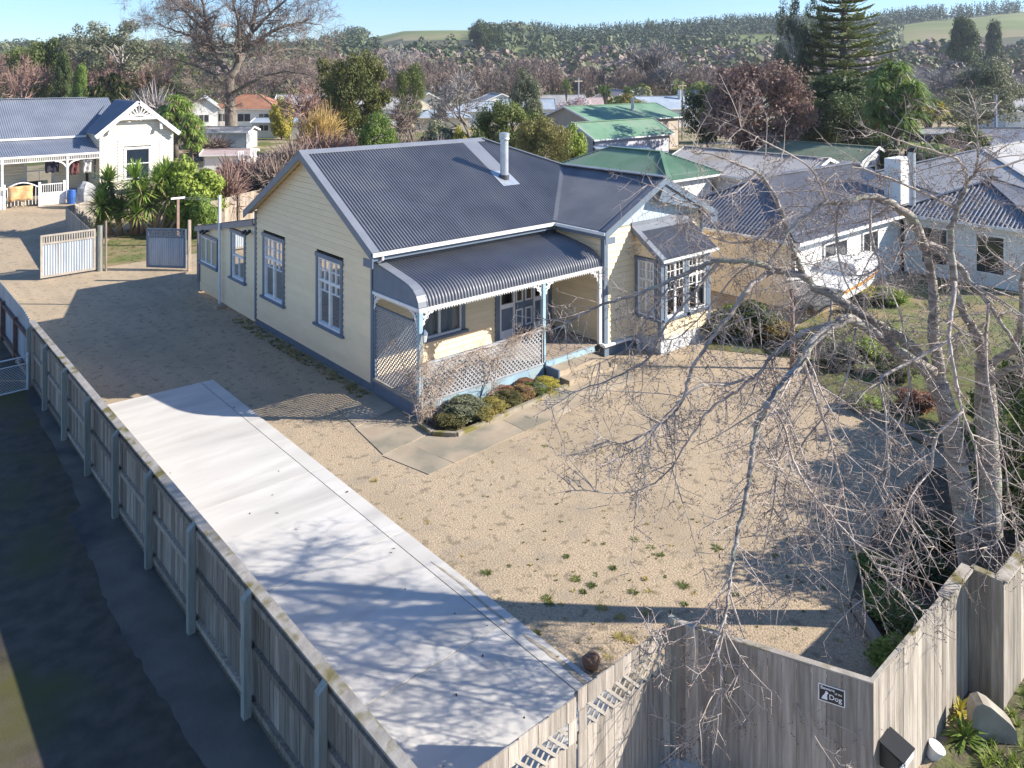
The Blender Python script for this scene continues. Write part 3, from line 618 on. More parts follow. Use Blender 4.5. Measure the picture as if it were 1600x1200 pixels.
# ------------------------------------------------------------------ driveway, path, garden beds
def hit(px, py, P, n):
    """where the line of sight through a pixel meets the upright plane through P with normal n"""
    a = Vector((CAMX, CAMY, EYE)); d = D(px, py, 1.0) - a; n = Vector(n); return a + d * ((Vector(P) - a).dot(n) / d.dot(n))
def slab(poly, z0, z1, m, parent, name='slab'):
    mb = MB(); mb.prism([(p[0], p[1], z0) for p in poly], (0, 0, z1 - z0)); o = mb.build(name, m, parent); return o
JOINT = mat('dark_slab_joint', (0.10, 0.095, 0.09), rough=1.0)
drv = sheet('driveway', [(-7.0, 4.0), (-3.06, 3.82), (-3.06, -13.4), (-7.0, -13.4)], 0.006, JOINT)
ys = [(4.0, 3.82), (0.4, 0.4), (-2.95, -2.95), (-6.25, -6.25), (-9.5, -9.5), (-12.8, -12.8), (-13.4, -13.4)]
for i in range(len(ys) - 1):
    (a, a2), (b, b2) = ys[i], ys[i + 1]; g_ = 0.011
    am = a + (a2 - a) * 0.9
    slab([(-6.98, b + g_), (-3.44, b + g_), (-3.44, am - g_), (-6.98, a - g_)], 0.0, 0.045, CONC, drv)
    slab([(-3.42, b2 + g_), (-3.08, b2 + g_), (-3.08, a2 - g_), (-3.42, am - g_)], 0.0, 0.045, CONC, drv)
DIRT = mat('tracked_mud', (0.34, 0.285, 0.21), (0.47, 0.41, 0.33), scale=8, rough=1.0)
def smear(pts, w, seed):
    rr = random.Random(seed); P = spline([Vector((x, y, 0)) for x, y in pts], 14); mb = MB()
    for i in range(len(P) - 1):
        def wd(i): t = i / (len(P) - 1); return w * math.sin(math.pi * min(1, max(0.02, t))) ** 0.5 * (0.75 + 0.5 * noise.noise(Vector((i * 0.35, seed, 0))))
        a, b = wd(i), wd(i + 1); mb.quad((P[i].x - a, P[i].y, 0.0495), (P[i].x + a, P[i].y, 0.0495), (P[i + 1].x + b, P[i + 1].y, 0.0495), (P[i + 1].x - b, P[i + 1].y, 0.0495))
    o = mb.build('mud_stain', DIRT); o['kind'] = 'stuff'; o['label'] = 'brown mud tracked along the edge of the concrete drive'; o['category'] = 'stain'
smear([(-3.26, -7.4), (-3.22, -8.2), (-3.26, -9.0), (-3.24, -9.6)], 0.035, 1); smear([(-3.25, -9.9), (-3.2, -10.6), (-3.23, -11.4), (-3.2, -12.2)], 0.06, 2)
path = sheet('path', [(-1.7, -3.3), (-0.1, -3.1), (4.3, -3.35), (6.8, -3.2), (6.2, -4.15), (-1.4, -4.65)], 0.005, OLDC)
for poly in ([(-1.76, -3.32), (-0.95, -3.22), (-0.72, -4.70), (-1.44, -4.73)], [(-0.92, -3.50), (1.6, -3.72), (1.6, -4.56), (-0.70, -4.70)], [(1.62, -3.70), (4.2, -3.38), (4.2, -4.40), (1.62, -4.56)],
             [(4.22, -3.32), (6.9, -3.05), (6.3, -4.22), (4.22, -4.40)], [(-1.5, -1.62), (-0.14, -1.3), (-0.14, -3.08), (-1.72, -3.27)], [(-1.3, -0.2), (-0.10, -0.2), (-0.10, -1.28), (-1.47, -1.58)]):
    slab(poly, 0.0, 0.012 + 0.006 * rnd.random(), OLDC, path)
stp = thing('entry_steps', 'low aged concrete steps up to the open end of the verandah', 'steps', (5.4, -2.8, 0))
MB().box(4.46, 6.30, -2.86, -2.37, 0, 0.30).build('step', OLDC, stp); MB().box(4.46, 6.5, -3.28, -2.865, 0, 0.16).build('step', OLDC, stp)
MB().box(4.40, 4.455, -2.90, -2.375, 0, 0.36).build('cheek', mat('slate_blue_masonry', (0.125, 0.175, 0.245), rough=0.7), stp)
sheet('garden_soil', [(0.0, -2.32), (4.38, -2.32), (4.3, -3.3), (2.5, -3.45), (0.2, -3.6), (-0.2, -3.0)], 0.012, SOIL)
kb = thing('bed_edging', 'mossy concrete edging around the bed below the verandah', 'edging', (2, -3.4, 0))
kpts = [(-0.22, -2.6), (-0.25, -3.2), (0.15, -3.66), (1.2, -3.60), (2.4, -3.50), (3.5, -3.40), (4.35, -3.30)]
MOSSC = mat('mossy_concrete', (0.33, 0.29, 0.23), (0.25, 0.22, 0.15), scale=5, rough=0.95, c3=(0.17, 0.15, 0.04), scale3=2.0, lo3=0.5, hi3=0.62, bump=0.3)
for a, b in zip(kpts, kpts[1:]):
    a_, b_ = Vector((*a, 0.04)), Vector((*b, 0.04)); d_ = (b_ - a_).normalized() * 0.01
    MB().beam(a_ + d_, b_ - d_, 0.11, 0.13 + 0.02 * rnd.random()).build('kerb', MOSSC, kb)
# neighbour's sealed drive on the left, with its worn concrete margin
ASPH = mat('mossy_black_seal', (0.058, 0.046, 0.034), (0.10, 0.080, 0.060), scale=3, rough=0.85, bump=0.3, bscale=30, c3=(0.075, 0.072, 0.02), scale3=0.55, lo3=0.50, hi3=0.68)
STRIP = mat('stained_grey_seal', (0.12, 0.102, 0.083), (0.17, 0.147, 0.12), scale=1.4, rough=0.85, bump=0.25, bscale=24, c3=(0.055, 0.055, 0.058), scale3=0.6)
sheet('sealed_drive', [(-7.12, 13), (-7.12, -16), (-20, -16), (-20, 13)], 0.004, ASPH)
edge = [(28, 585), (60, 655), (92, 715), (128, 790), (106, 810), (140, 870), (162, 930), (192, 985), (222, 1040), (262, 1105), (330, 1210), (420, 1330)]
mb = MB(); ed = []
for k, (a, b) in enumerate(zip(edge, edge[1:])):
    n = 7
    for i in range(n):
        t = i / n; q = G(a[0] + (b[0] - a[0]) * t, a[1] + (b[1] - a[1]) * t); ed.append((q.x + rnd.uniform(-0.035, 0.035), q.y))
for (a, b) in zip(ed, ed[1:]): mb.quad((a[0], a[1], 0.009), (b[0], b[1], 0.009), (-7.12, b[1], 0.009), (-7.12, a[1], 0.009))
o = mb.build('sealed_margin', STRIP); o['kind'] = 'structure'
# ------------------------------------------------------------------ paling fence on the left, seen from its post side
lf = thing('paling_fence', 'long weathered paling fence with mossy cap beside the concrete drive', 'fence', (-7.1, -3, 0))
pal = MB().box(-0.008, 0.008, -0.072, 0.072, -0.02, 1.72).mesh('paling', FENCED)
y = 7.15
while y > -14.2:
    place(pal, 'paling', lf, (-7.06 + rnd.uniform(-0.004, 0.004), y, rnd.uniform(-0.015, 0.015)), rnd.uniform(-0.01, 0.01), (1, 1, 1 + rnd.uniform(-0.008, 0.008))); y -= 0.149
postm = MB()
postm.hexa([(-0.055, -0.055, -0.3), (0.055, -0.055, -0.3), (0.055, 0.055, -0.3), (-0.055, 0.055, -0.3), (-0.055, -0.055, 1.66), (0.055, -0.055, 1.76), (0.055, 0.055, 1.76), (-0.055, 0.055, 1.66)])
postm = postm.mesh('post', POSTM)
pys = [6.86, 4.74, 2.50, 0.24, -1.98, -4.14, -6.34, -8.54, -10.74, -12.94]
for y in pys: place(postm, 'post', lf, (-7.20, y, 0), rnd.uniform(-0.02, 0.02))
for i in range(len(pys)):
    ya, yb = pys[i] - 0.06, (pys[i + 1] + 0.06 if i + 1 < len(pys) else -14.2)
    for z in (0.16, 0.92, 1.60): MB().box(-7.135, -7.07, yb, ya, z - 0.045, z + 0.045).build('rail', FENCED, lf)
capy = [7.25, 4.1, 0.9, -2.6, -5.9, -9.2, -12.6, -14.3]
for a, b in zip(capy, capy[1:]):
    mb = MB(); mb.hexa([(-7.14, b + 0.004, 1.725), (-7.0, b + 0.004, 1.745), (-7.0, a - 0.004, 1.745), (-7.14, a - 0.004, 1.725), (-7.14, b + 0.004, 1.76), (-7.0, b + 0.004, 1.785), (-7.0, a - 0.004, 1.785), (-7.14, a - 0.004, 1.76)]); mb.build('cap', CAPM, lf)
# corrugated steel fence further back
BROWN = mat('red_brown_steel', (0.13, 0.065, 0.05), (0.17, 0.09, 0.07), scale=5, rough=0.6)
STEELF = mat('weathered_galvanised_sheet', (0.34, 0.38, 0.43), (0.45, 0.49, 0.53), scale=1.5, rough=0.5, metal=0.15, stretch=(3, 3, 0.4), c3=(0.30, 0.25, 0.22), scale3=1.0, lo3=0.6, hi3=0.8)
sf = thing('steel_fence', 'galvanised corrugated steel fence on red brown posts beyond the paling fence', 'fence', (-7.1, 10, 0))
corr('sheet', lambda s, t: (-7.02, s, t), (1, 0, 0), 7.3, 19.2, lambda s: 0.05, lambda s: 1.75 + min(0.0, (s - 8.6) * 0.12) + 0.0 * s, STEELF, sf, pitch=0.19, amp=0.02, seg=6)
for y in (7.42, 9.6, 11.9, 14.2, 16.5, 18.8): MB().box(-7.16, -7.05, y - 0.05, y + 0.05, 0, 1.32).build('post', BROWN, sf)
for ya, yb in zip((7.47, 9.65, 11.95, 14.25, 16.55), (9.55, 11.85, 14.15, 16.45, 18.75)):
    for z in (0.2, 1.2): MB().box(-7.13, -7.055, ya, yb, z - 0.035, z + 0.035).build('rail', BROWN, sf)
wg = thing('wire_gate', 'small white scrolled wire mesh gate across the neighbouring drive', 'gate', (-7.4, 6.6, 0))
GP = mat('silver_gate_paint', (0.62, 0.63, 0.64), rough=0.4)
g0, g1 = Vector((-7.28, 6.55, 0.06)), Vector((-9.3, 6.45, 0.06)); ud_ = Vector((0, 0, 1))
mb = MB(); mb.tube([g0, g0 + ud_ * 0.92, g1 + ud_ * 0.92, g1, g0], 0.022, 6); mb.tube([g0 + ud_ * 0.72, g1 + ud_ * 0.72], 0.016, 6); mb.build('gate_frame', GP, wg)
mb = MB()
for k in range(4):
    c = g0 + (g1 - g0) * (0.12 + 0.25 * k) + ud_ * 0.82
    mb.tube([c + Vector((0.075 * math.cos(t * 0.7) * (1 - t / 14), 0, 0.075 * math.sin(t * 0.7) * (1 - t / 14))) for t in range(13)], 0.009, 4)
mb.build('scroll', GP, wg, kind='stuff')
mb = MB(); L_ = 2.0
for i in range(-8, 28):
    for sg in (1, -1):
        a = i * 0.075; lo, hi = max(0, -a), min(0.70, L_ - a)
        if hi - lo > 0.02:
            q = [(a + lo, lo), (a + hi, hi)]
            if sg < 0: q = [(L_ - p[0], p[1]) for p in q]
            mb.tube([g0 + (g1 - g0).normalized() * p[0] + ud_ * p[1] for p in q], 0.0035, 3, cap=False)
mb.build('wire_mesh', GP, wg, kind='stuff')
MB().tube([(-7.27, 6.62, 0), (-7.27, 6.62, 1.05)], 0.035, 8).build('gate_post', GP, wg)
# ------------------------------------------------------------------ front fence and gates
def fence_run(parent, A, B, h, pitch=0.152, m=FENCE, th=0.018, gap=0.004, z0=0.02, name='board', jit=0.004, holes=None, zt=None):
    A = Vector((*A, 0)); B = Vector((*B, 0)); d = B - A; L_ = d.length; d.normalize(); n = max(1, round(L_ / pitch)); w = L_ / n
    me = MB().box(gap / 2, w - gap / 2, -th / 2, th / 2, z0, h).mesh(name, m); a = math.atan2(d.y, d.x)
    nn = Vector((-d.y, d.x, 0))
    for i in range(n):
        p = A + d * (i * w) + nn * rnd.uniform(-jit, jit)
        place(me, name, parent, (p.x, p.y, rnd.uniform(-0.012, 0.004)), a)
P1, P2, P3, P4, P5, P6 = (-7.0, -12.85), (-3.26, -12.86), (-2.33, -15.06), (0.90, -14.96), (0.89, -15.42), (12.0, -15.30)
LATW = mat('grey_lattice_timber', (0.30, 0.27, 0.23), (0.40, 0.37, 0.32), scale=4, rough=0.85)
for (xa, xb, dz, lab) in ((-6.98, -5.06, -0.05, 'timber drive gate leaf with lattice strip, the one beside the paling fence'), (-5.02, -3.30, 0.0, 'timber drive gate leaf with lattice strip, the one in the fence corner')):
    gt = thing('drive_gate', lab, 'gate', ((xa + xb) / 2, -12.85, 0), 'drive gates')
    fence_run(gt, (xa, -12.85), (xb, -12.85), 1.30 + dz, z0=0.05)
    fence_run(gt, (xa, -12.852), (xb, -12.852), 1.80 + dz, z0=1.565 + dz)
    MB().box(xa, xa + 0.13, -12.875, -12.862, 1.30 + dz, 1.56 + dz).build('stile', FENCE, gt); MB().box(xb - 0.13, xb, -12.875, -12.862, 1.30 + dz, 1.56 + dz).build('stile', FENCE, gt)
    lattice(Frame((0, -12.85, 0), (1, 0, 0), (0, -1, 0)), xa + 0.13, xb - 0.13, 1.28 + dz, 1.58 + dz, 'lattice_strip', LATW, pitch=0.112, w=0.034, parent=gt)
    MB().box(xa, xb, -12.838, -12.79, 0.22, 0.31).build('rail', FENCE, gt); MB().box(xa, xb, -12.838, -12.79, 1.16 + dz, 1.25 + dz).build('rail', FENCE, gt); MB().box(xa, xb, -12.838, -12.79, 1.66 + dz, 1.74 + dz).build('rail', FENCE, gt)
pf = thing('street_fence', 'tall grey board fence returning from the drive gate to the letterbox corner', 'fence', (-2.8, -14, 0))
fence_run(pf, P2, P3, 1.80, pitch=0.168)
dP = (Vector((*P3, 0)) - Vector((*P2, 0))).normalized(); nP = Vector((dP.y, -dP.x, 0))
if nP.dot(Vector((CAMX, CAMY, 0)) - Vector((*P2, 0))) < 0: nP = -nP
for z in (0.3, 1.0, 1.66): MB().beam(Vector((*P2, z)) - nP * 0.035, Vector((*P3, z)) - nP * 0.035, 0.045, 0.09).build('rail', FENCE, pf)
MB().beam(Vector((*P2, 1.813)) - nP * 0.02, Vector((*P3, 1.813)) - nP * 0.02, 0.085, 0.02).build('cap', CAPM, pf)
MB().box(P2[0] - 0.035, P2[0] + 0.04, P2[1] - 0.05, P2[1] + 0.05, 0, 1.86).build('post', POSTM, pf)
ff = thing('street_fence', 'sunlit grey board fence with the letterbox, running to the cherry tree', 'fence', (-0.7, -15, 0))
fence_run(ff, P3, P4, 1.80, pitch=0.150)
for z in (0.3, 1.0, 1.66): MB().beam((*P3, z), (*P4, z), 0.045, 0.09).build('rail', FENCE, ff).location += Vector((0, 0.035, 0))
MB().beam((-0.1, -15.0, 1.815), (P4[0] - 0.0, -14.965, 1.815), 0.17, 0.03).build('cap', CAPM, ff)
MB().beam((P3[0], P3[1] + 0.02, 1.811), (-0.12, -14.985, 1.811), 0.05, 0.02).build('cap', CAPM, ff)
f3 = thing('street_fence', 'grey board fence step and run at the right edge, under the cherry trunk', 'fence', (4, -15.3, 0))
fence_run(f3, (0.90, -14.975), P5, 1.80, pitch=0.15); fence_run(f3, P5, P6, 1.80, pitch=0.150)
MB().beam((0.93, -15.0, 1.815), (0.93, -15.42, 1.815), 0.13, 0.03).build('cap', CAPM, f3); MB().beam((0.9, -15.39, 1.818), (12, -15.27, 1.818), 0.17, 0.03).build('cap', CAPM, f3)
for z in (0.3, 1.0, 1.66): MB().beam((0.95, -15.385, z), (12, -15.265, z), 0.045, 0.09).build('rail', FENCE, f3)
# warning sign with its sitting dog
def text_mesh(txt, size, m, name):
    cu = bpy.data.curves.new('t', 'FONT'); cu.body = txt; cu.size = size; cu.extrude = 0.0008; cu.align_x = 'LEFT'; cu.offset = size * 0.012
    to = bpy.data.objects.new('t', cu); COL.objects.link(to); dg = bpy.context.evaluated_depsgraph_get(); me = bpy.data.meshes.new_from_object(to.evaluated_get(dg)); bpy.data.objects.remove(to); me.materials.clear(); me.materials.append(m)
    return bpy.data.objects.new(name, me)
sc = hit(1299.5, 1085, (*P2, 0), nP); u_ = dP; lean = Matrix.Rotation(R(-1.5), 3, nP)
sgn = thing('warning_sign', 'small black and white beware of the dog sign on the shaded fence', 'sign', sc + nP * 0.012)
SW, SH = 0.30, 0.205
def sp(a, b, d=0.0): return sc + u_ * a + Vector((0, 0, b)) + nP * (0.012 + d)
SBLK = mat('sign_black', (0.012, 0.013, 0.02), rough=0.4); SWHT = mat('sign_white', (0.8, 0.8, 0.8), rough=0.4)
mb = MB(); mb.prism([sp(-SW / 2, -SH / 2), sp(SW / 2, -SH / 2), sp(SW / 2, SH / 2), sp(-SW / 2, SH / 2)], nP * 0.004); mb.build('border', SWHT, sgn)
k_ = 0.012; mb = MB(); mb.prism([sp(-SW / 2 + k_, -SH / 2 + k_, 0.002), sp(SW / 2 - k_, -SH / 2 + k_, 0.002), sp(SW / 2 - k_, SH / 2 - k_, 0.002), sp(-SW / 2 + k_, SH / 2 - k_, 0.002)], nP * 0.004); mb.build('panel', SBLK, sgn)
rotm = Matrix((u_, Vector((0, 0, 1)), nP)).transposed().to_4x4()
for (t, s_, a, b) in (('Beware', 0.052, -0.125, 0.048), ('of the', 0.034, 0.035, 0.024), ('Dog', 0.084, -0.03, -0.052)):
    o = text_mesh(t, s_, SWHT, 'lettering'); COL.objects.link(o); o.parent = sgn; o.matrix_local = Matrix.Translation(sp(a, b, 0.008) - sgn.location) @ rotm
dog = [(-0.115, -0.07), (-0.06, -0.07), (-0.062, -0.055), (-0.068, -0.05), (-0.055, -0.07), (-0.045, -0.07), (-0.05, -0.03), (-0.048, 0.0), (-0.036, 0.004), (-0.034, 0.014), (-0.052, 0.03), (-0.06, 0.036), (-0.068, 0.028), (-0.072, 0.008), (-0.085, -0.015), (-0.10, -0.035), (-0.108, -0.055)]
mb = MB(); mb.prism([sp(a, b, 0.007) for a, b in dog], nP * 0.0012); mb.build('dog_emblem', SWHT, sgn)
# letterbox let into the fence
lb0 = hit(1382, 1160, (0, -15.07, 0), (0, -1, 0)); lx, lz = lb0.x, lb0.z
lbx = thing('letterbox', 'black letterbox with white number plates set in the street fence', 'letterbox', (lx, -15.1, lz))
x0, x1, zz = lx - 0.14, lx + 0.14, lz - 0.02
mb = MB(); mb.prism([(x0, -15.075, zz - 0.17), (x0, -15.27, zz - 0.17), (x0, -15.30, zz + 0.02), (x0, -15.075, zz + 0.10)], (x1 - x0, 0, 0)); mb.build('body', BLACK, lbx)
mb = MB(); mb.prism([(x0 - 0.015, -15.072, zz + 0.13), (x0 - 0.015, -15.36, zz + 0.05), (x0 - 0.015, -15.36, zz + 0.035), (x0 - 0.015, -15.072, zz + 0.115)], (x1 - x0 + 0.03, 0, 0)); mb.build('lid', BLACK, lbx)
for (za, zb, yy) in ((zz - 0.165, zz - 0.075, -15.288), (zz - 0.03, zz + 0.035, -15.352)):
    MB().box(x0 + 0.03, x1 - 0.03, yy - 0.012, yy - 0.002, za, zb).build('number_plate', SWHT, lbx)
o = text_mesh('52', 0.10, SBLK, 'number'); COL.objects.link(o); o.parent = lbx; o.matrix_local = Matrix.Translation(Vector((x0 + 0.06, -15.303, zz - 0.155)) - lbx.location) @ Matrix.Rotation(R(90), 4, 'X')
# pad by the pedestrian corner, verge, stones
sheet('footpath', [(-7.5, -13.0), (-3.3, -12.95), (-2.4, -15.1), (-2.6, -15.7), (-3.4, -15.6), (-7.5, -14.4)], 0.012, CONC)
VERGE = mat('weedy_verge', (0.045, 0.055, 0.018), (0.16, 0.17, 0.06), scale=7, rough=0.95, bump=0.9, bscale=20, c3=(0.10, 0.08, 0.055), scale3=2.5, lo3=0.45, hi3=0.6)
sheet('verge', [(-2.3, -15.1), (14, -15.35), (14, -22), (-3.4, -22), (-3.2, -16)], 0.010, VERGE)
bp_ = G(1548, 1150)
ROCK = mat('weathered_mould_concrete', (0.24, 0.21, 0.175), (0.34, 0.31, 0.26), scale=4, rough=0.9, bump=0.3)
def rot2(p, o, a): return (o.x + p[0] * math.cos(a) - p[1] * math.sin(a), o.y + p[0] * math.sin(a) + p[1] * math.cos(a))
prf = [(-0.26, 0.0), (-0.26, 0.36), (-0.22, 0.46), (-0.13, 0.50), (-0.03, 0.46), (0.20, 0.28), (0.27, 0.20), (0.29, 0.08), (0.30, 0.0)]
mb = MB(); mb.prism([(*rot2((a, -0.11), bp_, R(-52)), z) for a, z in prf], tuple(Vector((*rot2((0, 0.11), bp_, R(-52)), 0)) - Vector((*rot2((0, -0.11), bp_, R(-52)), 0)))); tag(mb.build('kerb_block', ROCK), 'curved concrete block standing on the verge below the fence step', 'block')
pp = G(1456, 1182)
pot = thing('pot', 'white round plastic pot tipped on the verge beside the fence', 'pot', pp)
mb = MB(); ax = Vector((0.15, -0.35, 0.9)).normalized(); mb.tube([pp, pp + ax * 0.15], [0.075, 0.10], 20); mb.build('body', WHITE, pot)
MB().tube([pp + ax * 0.152, pp + ax * 0.165], [0.107, 0.107], 20).build('rim', WHITE, pot)
def rock(name, c, r, m, label, cat, sq=(1, 1, 1), seed=1, group=None):
    mb = MB(); n, k = 9, 7; rr = random.Random(seed)
    for j in range(k + 1):
        th = math.pi * j / k
        for i in range(n):
            ph = 2 * math.pi * i / n; d = Vector((math.sin(th) * math.cos(ph), math.sin(th) * math.sin(ph), math.cos(th))); w = 1 + 0.28 * noise.noise(d * 1.7 + Vector((seed * 3.1, 0, 0)))
            mb.v.append((c[0] + d.x * r * w * sq[0], c[1] + d.y * r * w * sq[1], c[2] + d.z * r * w * sq[2]))
    for j in range(k):
        for i in range(n): i2 = (i + 1) % n; mb.f.append((j * n + i, (j + 1) * n + i, (j + 1) * n + i2, j * n + i2))
    return tag(mb.build(name, m), label, cat, group)
rp = G(924, 1046)
rock('stone', (rp.x, rp.y, 0.13), 0.135, mat('red_brown_stone', (0.16, 0.10, 0.075), (0.24, 0.16, 0.11), scale=9, rough=0.95, bump=0.6), 'rough red brown stone beside the end of the concrete drive', 'stone', (1.1, 0.9, 1.0), 8)
# ------------------------------------------------------------------ gates and yard at the back
def steel_gate(A, B, h, label, kind):
    A = Vector((*A, 0.08)); B = Vector((*B, 0.08)); d = (B - A).normalized(); n = Vector((d.y, -d.x, 0)); L_ = (B - A).length
    if n.dot(Vector((CAMX, CAMY, 0)) - A) < 0: n = -n
    fr = Frame(A, d, n); t = thing('yard_gate', label, 'gate', A)
    fm = mat('pale_gate_timber', (0.31, 0.27, 0.22), (0.40, 0.355, 0.30), scale=4, rough=0.85) if kind else TRIM
    for (a0, a1, z0, z1) in ((0, 0.09, 0, h), (L_ - 0.09, L_, 0, h), (0.09, L_ - 0.09, 0, 0.09), (0.09, L_ - 0.09, h - 0.08, h), (0.09, L_ - 0.09, h - 0.42, h - 0.34)):
        mb = MB(); fr.box(mb, a0, a1, z0, z1, -0.03, 0.03); mb.build('frame_rail', fm, t)
    corr('sheet', lambda s, q: fr.p(s, q, 0), n, 0.09, L_ - 0.09, lambda s: 0.09, lambda s: h - 0.42, STEELF, t, pitch=0.105, amp=0.018, seg=6)
    if kind:
        for i in range(int(L_ / 0.1) - 1):
            mb = MB(); a = 0.12 + i * 0.1; fr.box(mb, a, a + 0.05, h - 0.34, h - 0.08, -0.008, 0.008); mb.build('slat', fm, t)
    else: lattice(fr, 0.09, L_ - 0.09, h - 0.34, h - 0.08, 'lattice_strip', LATL, pitch=0.09, w=0.028, parent=t)
    return t
steel_gate((-4.56, 19.86), (-2.36, 19.98), 1.85, 'corrugated steel yard gate standing open, with a row of slats on top', 1)
steel_gate((-0.48, 18.97), (0.80, 17.55), 1.78, 'corrugated steel yard gate with lattice top, next to the lean-to', 0)
def tpost(name, p, h, r, m, label, cat='post', n=10):
    t = MB().tube([(p[0], p[1], -0.1), (p[0], p[1], h)], [r, r * 0.95], n).build(name, m); return tag(t, label, cat)
tpost('gate_post', (-2.18, 19.95), 2.05, 0.13, POSTM, 'thick round timber gate post between open gate and paling fence')
tpost('gate_post', (-1.98, 19.8), 2.25, 0.05, FENCED, 'thin dark post strapped beside the thick round gate post')
tpost('gate_post', (0.86, 17.3), 2.3, 0.09, FENCED, 'dark timber gate post at the lattice topped gate hinge', n=4)
tpost('gate_post', (0.55, 15.2), 2.45, 0.10, FENCED, 'dark timber post in the gap behind the lean-to corner', n=4)
bf2 = thing('paling_fence', 'old grey paling fence running back from the round gate post', 'fence', (-1.8, 25, 0))
fence_run(bf2, (-2.2, 20.15), (-1.44, 30.2), 1.5, pitch=0.16, m=FENCE); fence_run(bf2, (-1.44, 30.25), (2.0, 33.5), 1.5, pitch=0.16, m=FENCE)
for z in (0.4, 1.25): MB().beam((-2.17, 20.15, z), (-1.40, 30.2, z), 0.05, 0.08).build('rail', FENCED, bf2)
bf3 = thing('paling_fence', 'dark paling fence behind the yucca clump and lean-to', 'fence', (7, 29, 0))
fence_run(bf3, (4.2, 24.6), (14.5, 31.5), 1.8, pitch=0.16, m=FENCED)
for q in (0.0, 0.25, 0.5, 0.75, 1.0): MB().box(4.1 + 10.3 * q, 4.22 + 10.3 * q, 24.4 + 6.9 * q, 24.52 + 6.9 * q, 0, 1.8).build('post', FENCED, bf3)
cl = thing('clothesline_post', 'tee shaped brown clothesline post in front of the yuccas', 'clothesline', (2.6, 23.6, 0))
cp = D(278, 330, 41.0); cpx, cpy = cp.x, cp.y; cl.location = (cpx, cpy, 0)
MB().box(cpx - 0.06, cpx + 0.06, cpy - 0.06, cpy + 0.06, 0, 2.42).build('post', mat('red_brown_timber', (0.26, 0.17, 0.13), (0.33, 0.23, 0.18), scale=5, rough=0.85), cl)
MB().box(cpx - 0.35, cpx + 0.35, cpy - 0.04, cpy + 0.04, 2.425, 2.52).build('crossarm', WHITE, cl)
for a in (-0.3, 0.3): MB().tube([(cpx + a, cpy, 2.47), (cpx + a + 3, cpy - 3.2, 2.38), (cpx + a + 6, cpy - 6.4, 2.47)], 0.006, 4).build('line', WHITE, cl)
# ------------------------------------------------------------------ the bare cherry by the street fence
CH = thing('cherry_tree', 'large bare cherry tree with drooping branches behind the street fence', 'tree', D(1532, 990, 13.0) * 1.0)
CH.location.z = 0
ctw = MB(); cbud = MB(); mids = MB(); crr = random.Random(11)
def rv(r): return Vector((r.gauss(0, 1), r.gauss(0, 1), r.gauss(0, 1))).normalized()
def bud(p, d, r):
    s = r.uniform(0.0045, 0.0075); q = d.orthogonal().normalized() * s; w = d.cross(q).normalized() * s; t = p + d * s * 3
    a = [p + q, p + w, p - q, p - w]
    for i in range(4): cbud.tri(a[i], a[(i + 1) % 4], t)
def twig(mb, p, d, L_, r0, lev, rr, droop):
    n = 5 if lev == 0 else 3; pts = [p]; dd = d.normalized(); st = L_ / n; curl = rv(rr) * 0.26
    for i in range(n):
        dd = (dd + curl * 0.35 + rv(rr) * 0.09 + Vector((0, 0, droop * (1 - 1.5 * i / n)))).normalized(); pts.append(pts[-1] + dd * st)
    mb.tube(pts, [r0 * (1 - 0.65 * i / n) for i in range(n + 1)], 4 if lev == 0 else 3, cap=False)
    if lev < 2:
        k = rr.randint(4, 7) if lev == 0 else rr.randint(1, 3)
        for _ in range(k):
            i = rr.randint(1, n); b = pts[i]; t = (pts[i] - pts[i - 1]).normalized(); s_ = rv(rr); s_ = (s_ - t * s_.dot(t)).normalized()
            twig(mb, b, t * 0.6 + s_, L_ * rr.uniform(0.22, 0.5), r0 * 0.6, lev + 1, rr, droop * 0.5 + 0.05)
    for i in range(1, n + 1):
        if rr.random() < 0.6:
            t = (pts[i] - pts[i - 1]).normalized(); s_ = rv(rr); s_ = (s_ - t * s_.dot(t)).normalized(); bud(pts[i] + s_ * r0 * 0.4, (s_ + t * 0.5).normalized(), rr)
